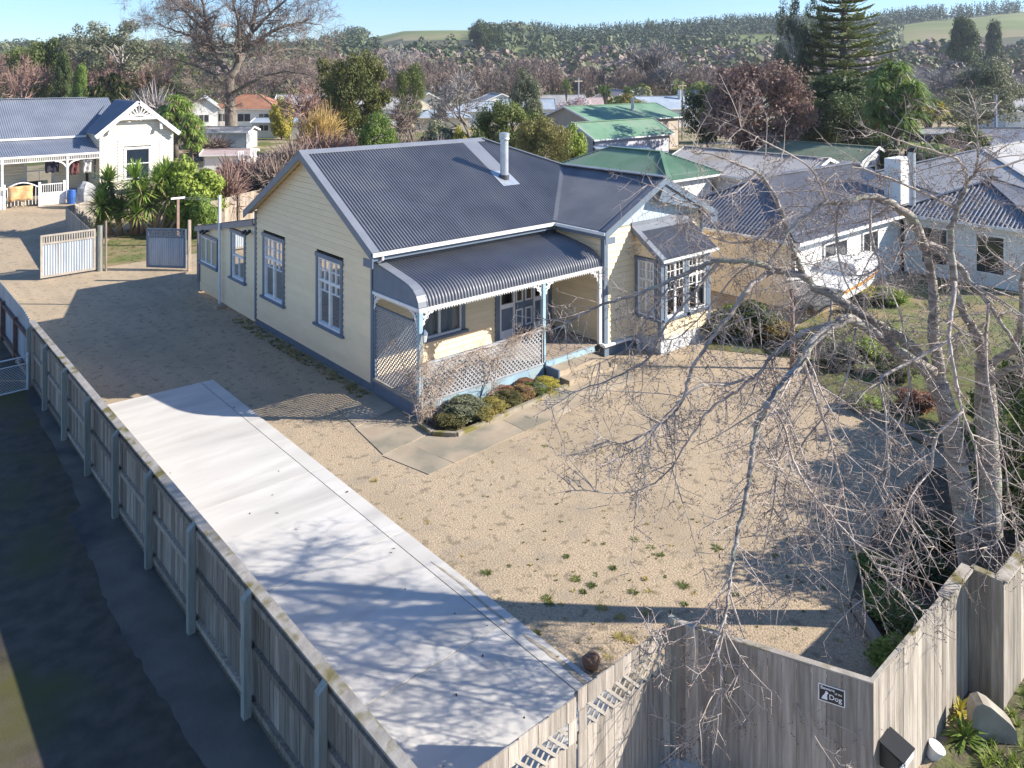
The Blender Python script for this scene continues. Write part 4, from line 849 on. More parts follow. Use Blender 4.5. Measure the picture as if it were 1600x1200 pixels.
LIMBS = [
 ('trunk', .215, .135, [(1524, 1010, 13.0), (1517, 880, 13), (1500, 760, 13), (1484, 660, 13.05), (1468, 600, 13.1)]),
 ('trunk', .235, .145, [(1548, 1010, 12.95), (1546, 880, 12.95), (1545, 760, 12.95), (1541, 650, 12.9), (1538, 570, 12.9)]),
 ('limb', .115, .014, [(1484, 652, 13.05), (1445, 572, 13.2), (1414, 534, 13.3), (1385, 516, 13.4), (1340, 488, 13.5), (1300, 462, 13.6), (1272, 450, 13.7), (1254, 431, 13.7), (1208, 422, 13.8), (1183, 411, 13.8), (1124, 407, 13.9), (1098, 415, 14), (1060, 432, 14), (1010, 455, 14.1), (960, 470, 14.1), (915, 488, 14.2), (880, 508, 14.2)]),
 ('limb', .105, .055, [(1470, 605, 13.1), (1459, 527, 13.2), (1459, 482, 13.2), (1455, 437, 13.3), (1446, 392, 13.3), (1439, 368, 13.3)]),
 ('limb', .085, .016, [(1446, 388, 13.3), (1425, 342, 13.2), (1395, 320, 13.1), (1362, 307, 13), (1340, 312, 12.9), (1312, 317, 12.8), (1292, 317, 12.7), (1262, 335, 12.6), (1240, 352, 12.5), (1215, 390, 12.4)]),
 ('branch', .026, .007, [(1312, 317, 12.8), (1307, 355, 12.75), (1310, 400, 12.7), (1322, 440, 12.6), (1350, 492, 12.5), (1365, 540, 12.4)]),
 ('branch', .028, .007, [(1362, 307, 13), (1360, 360, 12.9), (1375, 412, 12.8), (1385, 442, 12.7), (1405, 485, 12.6), (1420, 560, 12.4)]),
 ('limb', .075, .02, [(1448, 380, 13.3), (1470, 392, 13.2), (1500, 420, 13), (1520, 445, 12.8), (1545, 475, 12.6), (1575, 520, 12.4), (1604, 565, 12.2)]),
 ('limb', .085, .010, [(1538, 572, 12.9), (1527, 523, 12.8), (1506, 491, 12.8), (1490, 440, 12.7), (1485, 365, 12.7), (1492, 340, 12.7), (1502, 310, 12.7), (1512, 285, 12.7), (1525, 267, 12.7), (1527, 225, 12.7), (1524, 170, 12.7)]),
 ('branch', .03, .01, [(1525, 267, 12.7), (1560, 262, 12.7), (1600, 248, 12.7), (1640, 240, 12.7)]),
 ('branch', .03, .006, [(1512, 285, 12.7), (1500, 252, 12.6), (1462, 237, 12.5), (1412, 222, 12.4), (1370, 205, 12.4)]),
 ('branch', .03, .006, [(1495, 325, 12.7), (1440, 300, 12.6), (1380, 275, 12.4), (1330, 262, 12.3), (1280, 287, 12.2)]),
 ('branch', .022, .006, [(1292, 317, 12.7), (1280, 287, 12.5), (1260, 257, 12.4), (1200, 224, 12.3), (1165, 205, 12.3), (1132, 190, 12.3)]),
 ('limb', .07, .03, [(1538, 585, 12.9), (1560, 560, 12.8), (1587, 543, 12.7), (1594, 496, 12.6), (1598, 430, 12.6), (1612, 375, 12.5)]),
 ('limb', .065, .03, [(1540, 605, 12.9), (1575, 578, 12.6), (1625, 572, 12.3)]),
 ('limb', .06, .008, [(1254, 431, 13.7), (1251, 419, 13.7), (1237, 387, 13.6), (1230, 363, 13.6), (1226, 342, 13.6), (1202, 291, 13.5), (1183, 270, 13.5), (1150, 256, 13.4), (1115, 242, 13.4), (1080, 238, 13.3)]),
 ('branch', .032, .006, [(1226, 342, 13.6), (1194, 366, 13.4), (1167, 379, 13.3), (1132, 377, 13.3), (1097, 365, 13.2), (1060, 352, 13.2), (1020, 372, 13.1)]),
 ('branch', .016, .005, [(1132, 377, 13.3), (1110, 345, 13.2), (1084, 320, 13.2), (1060, 312, 13.2), (1030, 295, 13.1), (988, 280, 13.1)]),
 ('limb', .10, .018, [(1458, 580, 13.1), (1400, 548, 12.9), (1340, 502, 12.6), (1309, 506, 12.4), (1274, 528, 12.2), (1254, 563, 12), (1232, 591, 11.8), (1200, 630, 11.5), (1183, 667, 11.3), (1175, 720, 11.1), (1165, 780, 10.9), (1150, 850, 10.6), (1138, 920, 10.3), (1132, 980, 10.1)]),
 ('branch', .017, .005, [(1134, 960, 10.15), (1120, 1010, 10.0), (1128, 1060, 9.9), (1108, 1130, 9.8), (1078, 1160, 9.75)]),
 ('branch', .016, .005, [(1138, 920, 10.3), (1165, 1000, 10.1), (1200, 1050, 10), (1245, 1085, 9.9)]),
 ('branch', .014, .005, [(1142, 900, 10.35), (1100, 960, 10.2), (1060, 1000, 10.1), (1028, 1010, 10.0)]),
 ('branch', .045, .006, [(1309, 506, 12.4), (1254, 519, 12.6), (1232, 536, 12.6), (1208, 552, 12.5), (1183, 585, 12.4), (1150, 612, 12.3), (1110, 640, 12.2), (1075, 690, 12.0), (1040, 740, 11.9), (985, 770, 11.8), (900, 765, 11.8)]),
 ('branch', .05, .007, [(1208, 422, 13.8), (1181, 440, 13.5), (1161, 460, 13.3), (1147, 484, 13.2), (1121, 516, 13), (1100, 546, 12.8), (1079, 578, 12.7), (1070, 616, 12.5), (1051, 648, 12.4), (1030, 665, 12.3), (996, 684, 12.2), (966, 692, 12.1), (934, 680, 12.1)]),
 ('branch', .038, .006, [(1124, 407, 13.9), (1098, 439, 13.8), (1080, 464, 13.7), (1040, 510, 13.6), (1013, 560, 13.5), (960, 590, 13.4), (900, 612, 13.3), (862, 635, 13.2)]),
 ('branch', .025, .006, [(1183, 585, 12.4), (1140, 600, 12.2), (1090, 605, 12.1), (1040, 650, 12), (1010, 690, 11.9), (960, 720, 11.9)]),
 ('branch', .022, .006, [(1200, 630, 11.5), (1225, 665, 11.2), (1240, 720, 11), (1265, 765, 10.8), (1290, 795, 10.7), (1325, 835, 10.5), (1357, 867, 10.4), (1385, 905, 10.3), (1440, 955, 10.2)]),
 ('branch', .026, .007, [(1254, 563, 12), (1277, 627, 11.7), (1297, 687, 11.5), (1313, 747, 11.3), (1323, 807, 11.1), (1333, 843, 11), (1345, 897, 10.9), (1352, 955, 10.8)]),
 ('branch', .03, .007, [(1500, 520, 12.6), (1460, 545, 12.3), (1400, 577, 12), (1375, 596, 11.8), (1383, 640, 11.6), (1387, 700, 11.5), (1390, 767, 11.3), (1400, 810, 11.2), (1430, 840, 11.1)]),
 ('branch', .034, .008, [(1492, 440, 12.4), (1486, 500, 12.0), (1483, 533, 11.8), (1493, 587, 11.6), (1503, 643, 11.4), (1520, 687, 11.3), (1533, 727, 11.2), (1547, 753, 11.1), (1563, 790, 11), (1567, 817, 10.9), (1553, 850, 10.9), (1525, 858, 10.8)]),
 ('branch', .024, .006, [(1503, 643, 11.4), (1467, 677, 11.3), (1457, 713, 11.2), (1453, 737, 11.2), (1430, 763, 11.1), (1423, 800, 11), (1427, 833, 11), (1415, 865, 10.9)]),
 ('branch', .026, .006, [(1545, 475, 12.6), (1540, 560, 12.2), (1552, 640, 11.8), (1565, 700, 11.5), (1578, 780, 11.2), (1598, 880, 10.9)]),
 ('branch', .022, .006, [(1520, 445, 12.8), (1560, 470, 12.4), (1600, 500, 12)]),
 ('branch', .024, .006, [(1300, 462, 13.6), (1290, 520, 13.2), (1235, 640, 12.6), (1215, 700, 12.3), (1210, 780, 12.1), (1195, 850, 11.9), (1190, 920, 11.8)]),
 ('branch', .024, .006, [(1340, 488, 13.5), (1330, 560, 13), (1310, 620, 12.7), (1250, 700, 12.3), (1225, 780, 12), (1245, 850, 11.8), (1235, 930, 11.6)]),
 ('branch', .020, .006, [(1414, 534, 13.3), (1420, 620, 12.8), (1395, 680, 12.5), (1380, 760, 12.2), (1350, 800, 12)]),
 ('branch', .020, .005, [(1183, 411, 13.8), (1150, 430, 13.9), (1090, 500, 14), (1050, 530, 14), (1000, 520, 14)]),
 ('branch', .020, .005, [(1060, 432, 14), (1020, 480, 13.9), (985, 540, 13.8), (930, 570, 13.7)]),
 ('branch', .022, .006, [(1272, 450, 13.7), (1220, 480, 14.2), (1160, 500, 14.6), (1110, 520, 14.8)]),
 ('branch', .03, .008, [(1439, 370, 13.3), (1400, 400, 13.7), (1350, 430, 14), (1300, 420, 14.2), (1250, 410, 14.3)]),
 ('branch', .022, .006, [(1395, 320, 13.1), (1350, 345, 13.4), (1290, 350, 13.6), (1240, 330, 13.7)]),
 ('branch', .02, .005, [(1183, 270, 13.5), (1150, 300, 13.3), (1120, 310, 13.2), (1090, 330, 13.1)]),
 ('branch', .02, .006, [(1598, 430, 12.6), (1570, 410, 12.7), (1540, 380, 12.8), (1570, 340, 12.8)]),
]
for (nm, ra, rb, pts) in LIMBS:
    P = spline([D(*p) for p in pts], 5)
    if nm != 'trunk': P = [p + rv(crr) * min(0.018, ra * 0.3) for p in P]
    n = len(P); rad = [ra + (rb - ra) * (i / (n - 1)) ** (0.8) for i in range(n)]
    if nm == 'trunk': rad = [r * (1.35 - 0.35 * min(1, i / 3)) * (1 + 0.06 * math.sin(i * 1.3)) for i, r in enumerate(rad)]
    MB().tube(P, rad, 14 if nm == 'trunk' else 9 if nm == 'limb' else 6).build(nm, BARK if nm != 'branch' else TWIG, CH, smooth=True)
    if nm == 'trunk': continue
    Ls = sum((P[i + 1] - P[i]).length for i in range(n - 1))
    for _ in range(int(Ls * 1.2)):
        i = crr.randint(2, n - 1); t = (P[i] - P[i - 1]).normalized(); s_ = rv(crr); s_ = (s_ - t * s_.dot(t)).normalized(); dd = (t * 0.7 + s_).normalized(); q = [P[i]]; r0 = min(rad[i] * 0.6, crr.uniform(0.010, 0.017)); L_ = crr.uniform(0.8, 1.8)
        for j in range(7): dd = (dd + rv(crr) * 0.10 + Vector((0, 0, -0.17 + 0.035 * j))).normalized(); q.append(q[-1] + dd * L_ / 7)
        if min(p.z for p in q) < 0.25 or rad[i] < 0.0095: continue
        mids.tube(q, [r0 * (1 - 0.09 * j) for j in range(8)], 5, cap=False)
        for _ in range(int(L_ * 7)):
            j = crr.randint(1, 7); t2 = (q[j] - q[j - 1]).normalized(); s2 = rv(crr); s2 = (s2 - t2 * s2.dot(t2)).normalized(); twig(ctw, q[j], t2 * 0.5 + s2, crr.uniform(0.12, 0.45), 0.0055, 1, crr, -0.05)
    k = int(Ls * (11 if nm == 'limb' else 10.5))
    for _ in range(k):
        i = crr.randint(1, n - 1)
        if rad[i] > 0.10 and crr.random() < 0.6: continue
        t = (P[i] - P[i - 1]).normalized(); s_ = rv(crr); s_ = (s_ - t * s_.dot(t)).normalized(); s_.z = s_.z * 0.7
        twig(ctw, P[i], t * crr.uniform(0.1, 0.8) + s_, crr.uniform(0.25, 0.95), crr.uniform(0.0055, 0.0095), 0, crr, -0.12)
    twig(ctw, P[-1], (P[-1] - P[-3]), 0.4, rb, 0, crr, -0.05)
ctw.build('twigs', TWIG, CH, kind='stuff'); mids.build('small_branches', TWIG, CH, smooth=True, kind='stuff'); cbud.build('buds', mat('dark_winter_bud', (0.10, 0.055, 0.05), rough=0.7), CH, kind='stuff')
# ------------------------------------------------------------------ plant kits (unit size: height 1, base at the origin)
def bare_kit(seed, levels=5, spread=0.62, trunk=0.26, thick=0.022, twigw=0.0045, up=0.35, fork=3, tl=0.10):
    rr = random.Random(seed); tr = MB(); tw = MB()
    def go(p, d, L_, r, lev):
        n = 4 if lev < 2 else 3; pts = [p]; dd = d
        for i in range(n):
            dd = (dd + rv(rr) * 0.17 + Vector((0, 0, up * 0.10))).normalized(); pts.append(pts[-1] + dd * (L_ / n))
        rad = [r * (1 - 0.45 * i / n) for i in range(n + 1)]
        if lev <= 2: tr.tube(pts, rad, 7 if lev == 0 else 5 if lev == 1 else 4, cap=False)
        else: tw.tube(pts, [max(q, twigw) for q in rad], 3, cap=False)
        if lev >= levels:
            for _ in range(4):
                b = pts[rr.randint(1, n)]; s_ = (rv(rr) + dd * 0.9).normalized() * tl * rr.uniform(0.5, 1.1); w = s_.orthogonal().normalized(); w.rotate(Matrix.Rotation(rr.uniform(0, 6.28), 3, s_.normalized())); w *= twigw * 0.8
                tw.quad(b - w, b + w, b + s_ + w * 0.3, b + s_ - w * 0.3)
            return
        k = fork + (1 if lev == 0 else 0)
        for j in range(k):
            b = pts[-1] if j < 2 else pts[rr.randint(max(1, n - 2), n)]
            s_ = rv(rr); s_ = (s_ - dd * s_.dot(dd)).normalized()
            nd = (dd * rr.uniform(0.75, 1.1) + s_ * spread * rr.uniform(0.7, 1.5)).normalized()
            go(b, nd, L_ * rr.uniform(0.62, 0.86), r * 0.62, lev + 1)
    go(Vector((0, 0, 0)), Vector((0.03, 0.02, 1)).normalized(), trunk, thick, 0)
    zs = max(v[2] for v in tw.v); s_ = 1 / zs
    for m_ in (tr, tw): m_.v = [(x * s_, y * s_, z * s_) for x, y, z in m_.v]
    return tr, tw
def leaf_kit(seed, clumps=46, leaves=130, r=0.5, z0=0.22, z1=1.0, ls=0.019, cr=0.15, shape='round', trunkr=0.03):
    """crown of leaf-sized faces grouped in clumps over limbs"""
    rr = random.Random(seed); tr = MB(); lf_ = MB(); cz = (z0 + z1) / 2; hz = (z1 - z0) / 2
    tr.tube([(0, 0, -0.02), (0.01, 0.0, z0), (0.0, 0.01, cz)], [trunkr, trunkr * 0.75, trunkr * 0.4], 7)
    for _ in range(clumps):
        while True:
            d = rv(rr); q = rr.uniform(0.35, 1.0) ** 0.6
            x, y, z = d.x * q * r, d.y * q * r, d.z * q * hz
            if shape == 'cone':
                f = 1 - (z + hz) / (2 * hz); rad_ = r * (0.12 + 0.95 * f); a = rr.uniform(0, 6.28); q2 = rad_ * math.sqrt(rr.uniform(0.2, 1)); x, y = q2 * math.cos(a), q2 * math.sin(a)
            break
        c = Vector((x, y, cz + z)); k = cr * rr.uniform(0.6, 1.25); b = Vector((0, 0, max(z0 * 0.8, c.z - 0.22))) 
        tr.tube([b, (b + c) / 2 + rv(rr) * 0.02, c], [trunkr * 0.35, trunkr * 0.22, trunkr * 0.1], 4, cap=False)
        for _ in range(leaves):
            e = rv(rr); e.z = e.z * 0.75 + 0.12; p = c + e * k * rr.uniform(0.55, 1.05); nrm = (e + rv(rr) * 0.7).normalized(); t = nrm.orthogonal().normalized(); t.rotate(Matrix.Rotation(rr.uniform(0, 6.28), 3, nrm)); w = nrm.cross(t)
            s_ = ls * rr.uniform(0.6, 1.3); lf_.quad(p - t * s_ , p - w * s_ * 0.5, p + t * s_, p + w * s_ * 0.5)
    zm = max(v[2] for v in lf_.v)
    for m_ in (tr, lf_): m_.v = [(x / zm, y / zm, z / zm) for x, y, z in m_.v]
    return tr, lf_
def sword_kit(seed, heads, nl=60, ll=0.30, lw=0.014, droop=0.25, tr_r=0.03, bz=-0.02):
    """stems that end in rosettes of sword leaves; heads = (x, y, z, lean x, lean y)"""
    rr = random.Random(seed); tr = MB(); lf_ = MB(); old = MB()
    for (x, y, z, bx, by) in heads:
        tr.tube([(bx, by, bz), (bx + (x - bx) * 0.35, by + (y - by) * 0.35, bz + (z - bz) * 0.5), (x, y, z)], [tr_r * 1.2, tr_r, tr_r * 0.8], 7)
        for i in range(nl):
            el = rr.uniform(-0.55, 1.45); a = rr.uniform(0, 6.28); d = Vector((math.cos(a) * math.cos(el), math.sin(a) * math.cos(el), math.sin(el))); L_ = ll * rr.uniform(0.75, 1.1); w = d.cross(Vector((0, 0, 1)))
            if w.length < 0.05: w = Vector((1, 0, 0))
            w = w.normalized() * lw; c = Vector((x, y, z)); m1 = c + d * L_ * 0.55 + Vector((0, 0, -droop * 0.15 * L_)); e = c + d * L_ + Vector((0, 0, -droop * L_))
            tgt = old if el < -0.35 and rr.random() < 0.55 else lf_
            tgt.quad(c - w * 0.5, c + w * 0.5, m1 + w, m1 - w); tgt.tri(m1 - w, m1 + w, e)
    return tr, lf_, old
KITS = {}
def kit(name, parts):
    """parts: [(part name, mesh builder, material, smooth)]"""
    KITS[name] = [(pn, mb.mesh(name + '_' + pn, m, sm), m) for (pn, mb, m, sm) in parts if mb.v]
def plant(k, name, label, cat, loc, h, wid=None, group=None, rz=None, mats=None, sq=1.0):
    t = bpy.data.objects.new(name, None); COL.objects.link(t); t.location = loc; t.empty_display_size = 0.3
    w = wid if wid else h; t.scale = (w, w * sq, h); t.rotation_euler.z = rnd.uniform(0, 6.28) if rz is None else rz
    t['label'] = label; t['category'] = cat
    if group: t['group'] = group
    for (pn, me, m) in KITS[k]:
        o = bpy.data.objects.new(pn, me); COL.objects.link(o); o.parent = t
        if mats and pn in mats: o.material_slots[0].link = 'OBJECT'; o.material_slots[0].material = mats[pn]
        if pn in ('twigs', 'foliage', 'dead_leaves', 'leaves', 'needles'): o['kind'] = 'stuff'
    return t
def LM(name, a, b, tr=0.25, rough=0.6, rand=0.10, sc=2.2): return mat(name, a, b, scale=sc, rough=rough, rand=rand, transl=tr, spec=0.3)
OLIVE = LM('olive_leaf', (0.088, 0.120, 0.029), (0.208, 0.240, 0.064)); DKGRN = LM('dark_green_leaf', (0.045, 0.067, 0.022), (0.104, 0.136, 0.040))
MIDG = LM('mid_green_leaf', (0.096, 0.160, 0.029), (0.208, 0.288, 0.064)); LIME = LM('lime_green_leaf', (0.176, 0.256, 0.040), (0.336, 0.400, 0.080))
GREYG = LM('grey_green_leaf', (0.120, 0.136, 0.080), (0.240, 0.248, 0.152)); BRONZE = LM('bronze_brown_leaf', (0.160, 0.099, 0.080), (0.304, 0.200, 0.168))
YELL = LM('yellow_green_leaf', (0.320, 0.304, 0.048), (0.544, 0.464, 0.096)); PINKW = LM('pale_pink_blossom', (0.55, 0.42, 0.42), (0.70, 0.60, 0.60), rand=0.05)
TWB = mat('brown_winter_twigs', (0.19, 0.14, 0.115), (0.30, 0.235, 0.20), scale=0.6, rough=0.9, rand=0.16); TWR = mat('reddish_winter_twigs', (0.22, 0.135, 0.11), (0.31, 0.20, 0.165), scale=0.6, rough=0.9, rand=0.14); TWG = mat('grey_winter_twigs', (0.25, 0.22, 0.205), (0.36, 0.325, 0.31), scale=0.6, rough=0.9, rand=0.12)
SWORD = LM('sword_leaf', (0.136, 0.224, 0.040), (0.336, 0.448, 0.112), tr=0.2, rough=0.4); DEADL = mat('dead_straw_leaf', (0.27, 0.19, 0.09), (0.40, 0.30, 0.15), scale=3, rough=0.9)
for i, sd in enumerate((3, 8, 21)):
    a, b = bare_kit(sd); kit('bare%d' % i, [('trunk', a, BARK2, True), ('twigs', b, TWB, False)])
a, b = bare_kit(5, levels=5, spread=0.42, up=1.2, trunk=0.18, fork=3); kit('bareup', [('trunk', a, BARK2, True), ('twigs', b, TWB, False)])
a, b = bare_kit(17, levels=4, spread=0.8, up=0.5, trunk=0.10, thick=0.02, twigw=0.005, fork=4, tl=0.16); kit('bareshrub', [('trunk', a, TWB, True), ('twigs', b, TWR, False)])
for i, (sd, cl_, r_) in enumerate(((2, 46, 0.50), (9, 40, 0.42), (14, 60, 0.60))):
    a, b = leaf_kit(sd, int(cl_ * 1.25), 250, r_); kit('leafy%d' % i, [('trunk', a, BARK2, True), ('foliage', b, OLIVE, False)])
a, b = leaf_kit(31, 80, 220, 0.40, 0.04, 1.0, 0.018, 0.13); kit('shrub', [('trunk', a, BARK2, True), ('foliage', b, MIDG, False)])
a, b = leaf_kit(33, 60, 190, 0.42, 0.03, 1.0, 0.035, 0.17); kit('hedge', [('trunk', a, BARK2, True), ('foliage', b, MIDG, False)])
a, b = leaf_kit(41, 110, 170, 0.34, 0.06, 1.0, 0.015, 0.085, 'cone', 0.022); kit('conifer', [('trunk', a, BARK2, True), ('foliage', b, DKGRN, False)])
a, b = leaf_kit(52, 40, 150, 0.42, 0.42, 1.0, 0.014, 0.09, trunkr=0.02); kit('gum', [('trunk', a, mat('pale_gum_bark', (0.36, 0.32, 0.28), (0.48, 0.44, 0.40), scale=4, rough=0.8), True), ('foliage', b, GREYG, False)])
# ------------------------------------------------------------------ neighbouring houses
GREENR = mat('faded_green_roof', (0.12, 0.23, 0.145), (0.17, 0.29, 0.19), scale=0.7, rough=0.6, c3=(0.20, 0.27, 0.20), scale3=0.4)
OLIVER = mat('olive_green_roof', (0.16, 0.20, 0.13), (0.20, 0.24, 0.16), scale=0.8, rough=0.7)
GREYR = mat('weathered_grey_roof', (0.27, 0.265, 0.27), (0.35, 0.34, 0.34), scale=0.5, rough=0.6, c3=(0.30, 0.25, 0.19), scale3=0.3, lo3=0.56, hi3=0.7)
LGREYR = mat('light_grey_roof', (0.34, 0.33, 0.325), (0.40, 0.39, 0.38), scale=0.5, rough=0.65)
SLATER = mat('slate_blue_roof', (0.145, 0.15, 0.175), (0.185, 0.19, 0.21), scale=0.7, rough=0.45, spec=0.5)
BROWNR = mat('rust_brown_tile_roof', (0.30, 0.135, 0.075), (0.38, 0.185, 0.11), scale=1.2, rough=0.85)
PINKR = mat('dusty_pink_roof', (0.40, 0.30, 0.28), (0.46, 0.36, 0.34), scale=1.2, rough=0.8)
BLUER = mat('pale_blue_grey_roof', (0.32, 0.37, 0.43), (0.40, 0.45, 0.50), scale=0.8, rough=0.5)
CREAMW = mat('cream_neighbour_wall', (0.72, 0.63, 0.49), (0.76, 0.67, 0.53), scale=0.7, rough=0.8)
WHITEW = mat('white_house_wall', (0.72, 0.71, 0.68), (0.78, 0.77, 0.74), scale=0.8, rough=0.75)
TANW = mat('tan_weatherboard_wall', (0.40, 0.34, 0.28), (0.45, 0.39, 0.32), scale=1, rough=0.8)
GREYW = mat('grey_shed_wall', (0.40, 0.41, 0.43), (0.47, 0.48, 0.49), scale=1, rough=0.7)
def house(name, label, O, ang, w, d, eave, rise, roof, wallm, roofm, wins=(), over=0.4, cor=None, cat='house', base=0.0, group=None, chimney=None, boards_=None):
    """ang turns the house; a runs along its front, b back from it; wins = (face, from, to, sill, head)"""
    a = Vector((math.cos(ang), math.sin(ang), 0)); b = Vector((-math.sin(ang), math.cos(ang), 0)); O = Vector((O[0], O[1], 0)); t = thing(name, label, cat, O, group)
    up = Vector((0, 0, 1)); half = (d if roof in ('hip_a', 'gable_a') else w) / 2 + over; s_ = rise / half
    faces = {'front': (O, a, -b, w), 'left': (O + b * d, -b, -a, d), 'right': (O + a * w, b, a, d), 'back': (O + a * w + b * d, -a, b, w)}
    for fn, (o, u, n, L_) in faces.items():
        top = [o + up * (eave + over * s_), o + u * L_ + up * (eave + over * s_)]
        poly = [o, o + u * L_, top[1]]
        if (roof == 'gable_a' and fn in ('left', 'right')) or (roof == 'gable_b' and fn in ('front', 'back')): poly.append(o + u * L_ / 2 + up * (eave + rise - 0.03))
        poly.append(top[0]); mb = MB(); mb.prism([p + up * base if False else p for p in poly], -n * 0.1); mb.build('wall', wallm, t)
    ov = O - a * over - b * over; Wd, Dp = w + 2 * over, d + 2 * over
    def slope(o, u, inn, L_, reach):
        nrm = (up - inn * s_).normalized(); P = lambda s, q: o + u * s + inn * q + up * (eave + q * s_)
        if cor: return corr('roof', P, nrm, 0, L_, lambda s: 0.0, reach, roofm, t, pitch=cor, amp=cor * 0.17, seg=6)
        mb = MB(); n = 12
        for i in range(n):
            s0, s1 = L_ * i / n, L_ * (i + 1) / n
            mb.quad(P(s0, 0), P(s1, 0), P(s1, reach(s1)), P(s0, reach(s0)))
        return mb.build('roof', roofm, t)
    hip = roof.startswith('hip')
    if roof.endswith('_a'):
        for (o, u, inn) in ((ov, a, b), (ov + a * Wd + b * Dp, -a, -b)): slope(o, u, inn, Wd, (lambda s: min(half, s, Wd - s)) if hip else (lambda s: half))
        if hip:
            for (o, u, inn) in ((ov + b * Dp, -b, a), (ov + a * Wd, b, -a)): slope(o, u, inn, Dp, lambda s: min(s, Dp - s))
        r0, r1 = ov + b * half + a * (half if hip else 0), ov + b * half + a * (Wd - (half if hip else 0))
    else:
        for (o, u, inn) in ((ov + b * Dp, -b, a), (ov + a * Wd, b, -a)): slope(o, u, inn, Dp, (lambda s: min(half, s, Dp - s)) if hip else (lambda s: half))
        if hip:
            for (o, u, inn) in ((ov, a, b), (ov + a * Wd + b * Dp, -a, -b)): slope(o, u, inn, Wd, lambda s: min(s, Wd - s))
        r0, r1 = ov + a * half + b * (half if hip else 0), ov + a * half + b * (Dp - (half if hip else 0))
    top = up * (eave + rise + 0.03)
    if (r1 - r0).length > 0.2: MB().beam(r0 + top, r1 + top, 0.3, 0.05).build('ridge_cap', roofm, t)
    if hip:
        for (r, cs) in ((r0, (ov, ov + (b * Dp if roof.endswith('_a') else a * Wd))), (r1, (ov + a * Wd + b * Dp, ov + (a * Wd if roof.endswith('_a') else b * Dp)))):
            for c in cs: MB().beam(r + top, c + up * (eave + 0.05), 0.24, 0.04).build('hip_cap', roofm, t)
    cs = [ov, ov + a * Wd, ov + a * Wd + b * Dp, ov + b * Dp]
    for i in range(4):
        gend = (roof == 'gable_a' and i in (1, 3)) or (roof == 'gable_b' and i in (0, 2))
        p, q = cs[i], cs[(i + 1) % 4]
        if gend:
            m_ = (p + q) / 2 + up * (eave + rise - 0.02)
            MB().beam(p + up * (eave - 0.03), m_, 0.04, 0.2).build('barge_board', WHITE, t); MB().beam(m_, q + up * (eave - 0.03), 0.04, 0.2).build('barge_board', WHITE, t)
        else: MB().beam(p + up * (eave - 0.06), q + up * (eave - 0.06), 0.1, 0.12).build('gutter', WHITE, t)
    for (fn, x0, x1, z0, z1) in wins:
        o, u, n, L_ = faces[fn]; fr = Frame(o, u, n); mb = MB(); k = 0.09
        fr.box(mb, x0, x0 + k, z0, z1, 0.0, 0.06); fr.box(mb, x1 - k, x1, z0, z1, 0.0, 0.06); fr.box(mb, x0 + k, x1 - k, z1 - k, z1, 0.0, 0.06); fr.box(mb, x0 + k, x1 - k, z0, z0 + k, 0.0, 0.08)
        if x1 - x0 > 1.3: fr.box(mb, (x0 + x1) / 2 - 0.035, (x0 + x1) / 2 + 0.035, z0 + k, z1 - k, 0.0, 0.05)
        wn = mb.build('window', WHITE, t); mb = MB(); fr.box(mb, x0 + k, x1 - k, z0 + k, z1 - k, 0.005, 0.02); mb.build('pane', mat('dark_glazing', (0.035, 0.04, 0.045), rough=0.08, spec=0.7), wn)
    if chimney:
        (ca, cb, h, r_) = chimney; p = O + a * ca + b * cb; MB().tube([p + up * (eave + 0.3), p + up * h], r_, 10).build('flue', GALV, t)
    return t
N1 = house('house', 'cream and white bungalow with slate hipped roof behind the cherry tree', (16.0, -3.7), 0, 14.0, 6.3, 2.65, 1.8, 'hip_a', CREAMW, SLATER, [('front', 2.2, 4.2, 0.9, 2.2), ('front', 5.5, 7.0, 0.9, 2.2)], 0.45, cor=0.17)
for c_ in [c_ for c_ in N1.children if c_.name.startswith('wall')][:1]: c_.data.materials[0] = WHITEW
N1b = house('house', 'white front wing with corrugated hipped roof right of the parked boat', (25.2, -9.2), 0, 6.0, 5.4, 2.65, 1.6, 'hip_b', WHITEW, SLATER, [('left', 0.8, 2.0, 0.5, 2.2), ('left', 3.0, 4.2, 0.5, 2.2), ('front', 1.5, 3.5, 0.8, 2.2)], 0.45, cor=0.17)
pc = D(1405, 285, 36.5)
ck = thing('chimney', 'white rectangular chimney block with steel flue on the slate roof', 'chimney', (pc.x, pc.y, 3.4))
MB().box(pc.x - 0.75, pc.x + 0.75, pc.y - 0.35, pc.y + 0.35, 3.0, 5.05).build('stack', WHITEW, ck); MB().tube([(pc.x - 0.45, pc.y - 0.75, 3.0), (pc.x - 0.45, pc.y - 0.75, 5.4)], 0.15, 12).build('flue', GALV, ck); MB().tube([(pc.x - 0.45, pc.y - 0.75, 5.4), (pc.x - 0.45, pc.y - 0.75, 5.6)], 0.2, 12).build('cowl', BLACK, ck)
dp = D(1356, 272, 36.0)
ds = thing('satellite_dish', 'grey round satellite dish left of the white chimney block', 'dish', dp)
mb = MB(); cd = (Vector((CAMX, CAMY, 12)) - dp).normalized(); q1 = cd.orthogonal().normalized(); q2 = cd.cross(q1)
for i in range(16):
    t0, t1 = i * math.pi / 8, (i + 1) * math.pi / 8; e0 = dp + (q1 * math.cos(t0) + q2 * math.sin(t0)) * 0.32; e1 = dp + (q1 * math.cos(t1) + q2 * math.sin(t1)) * 0.32; mb.tri(dp - cd * 0.1, e0, e1)
mb.build('reflector', GREY, ds); MB().tube([dp - cd * 0.1, dp - cd * 0.25, Vector((dp.x, dp.y, 3.2)) - Vector((cd.x, cd.y, 0)) * 0.25], 0.025, 6).build('mast', GREY, ds)
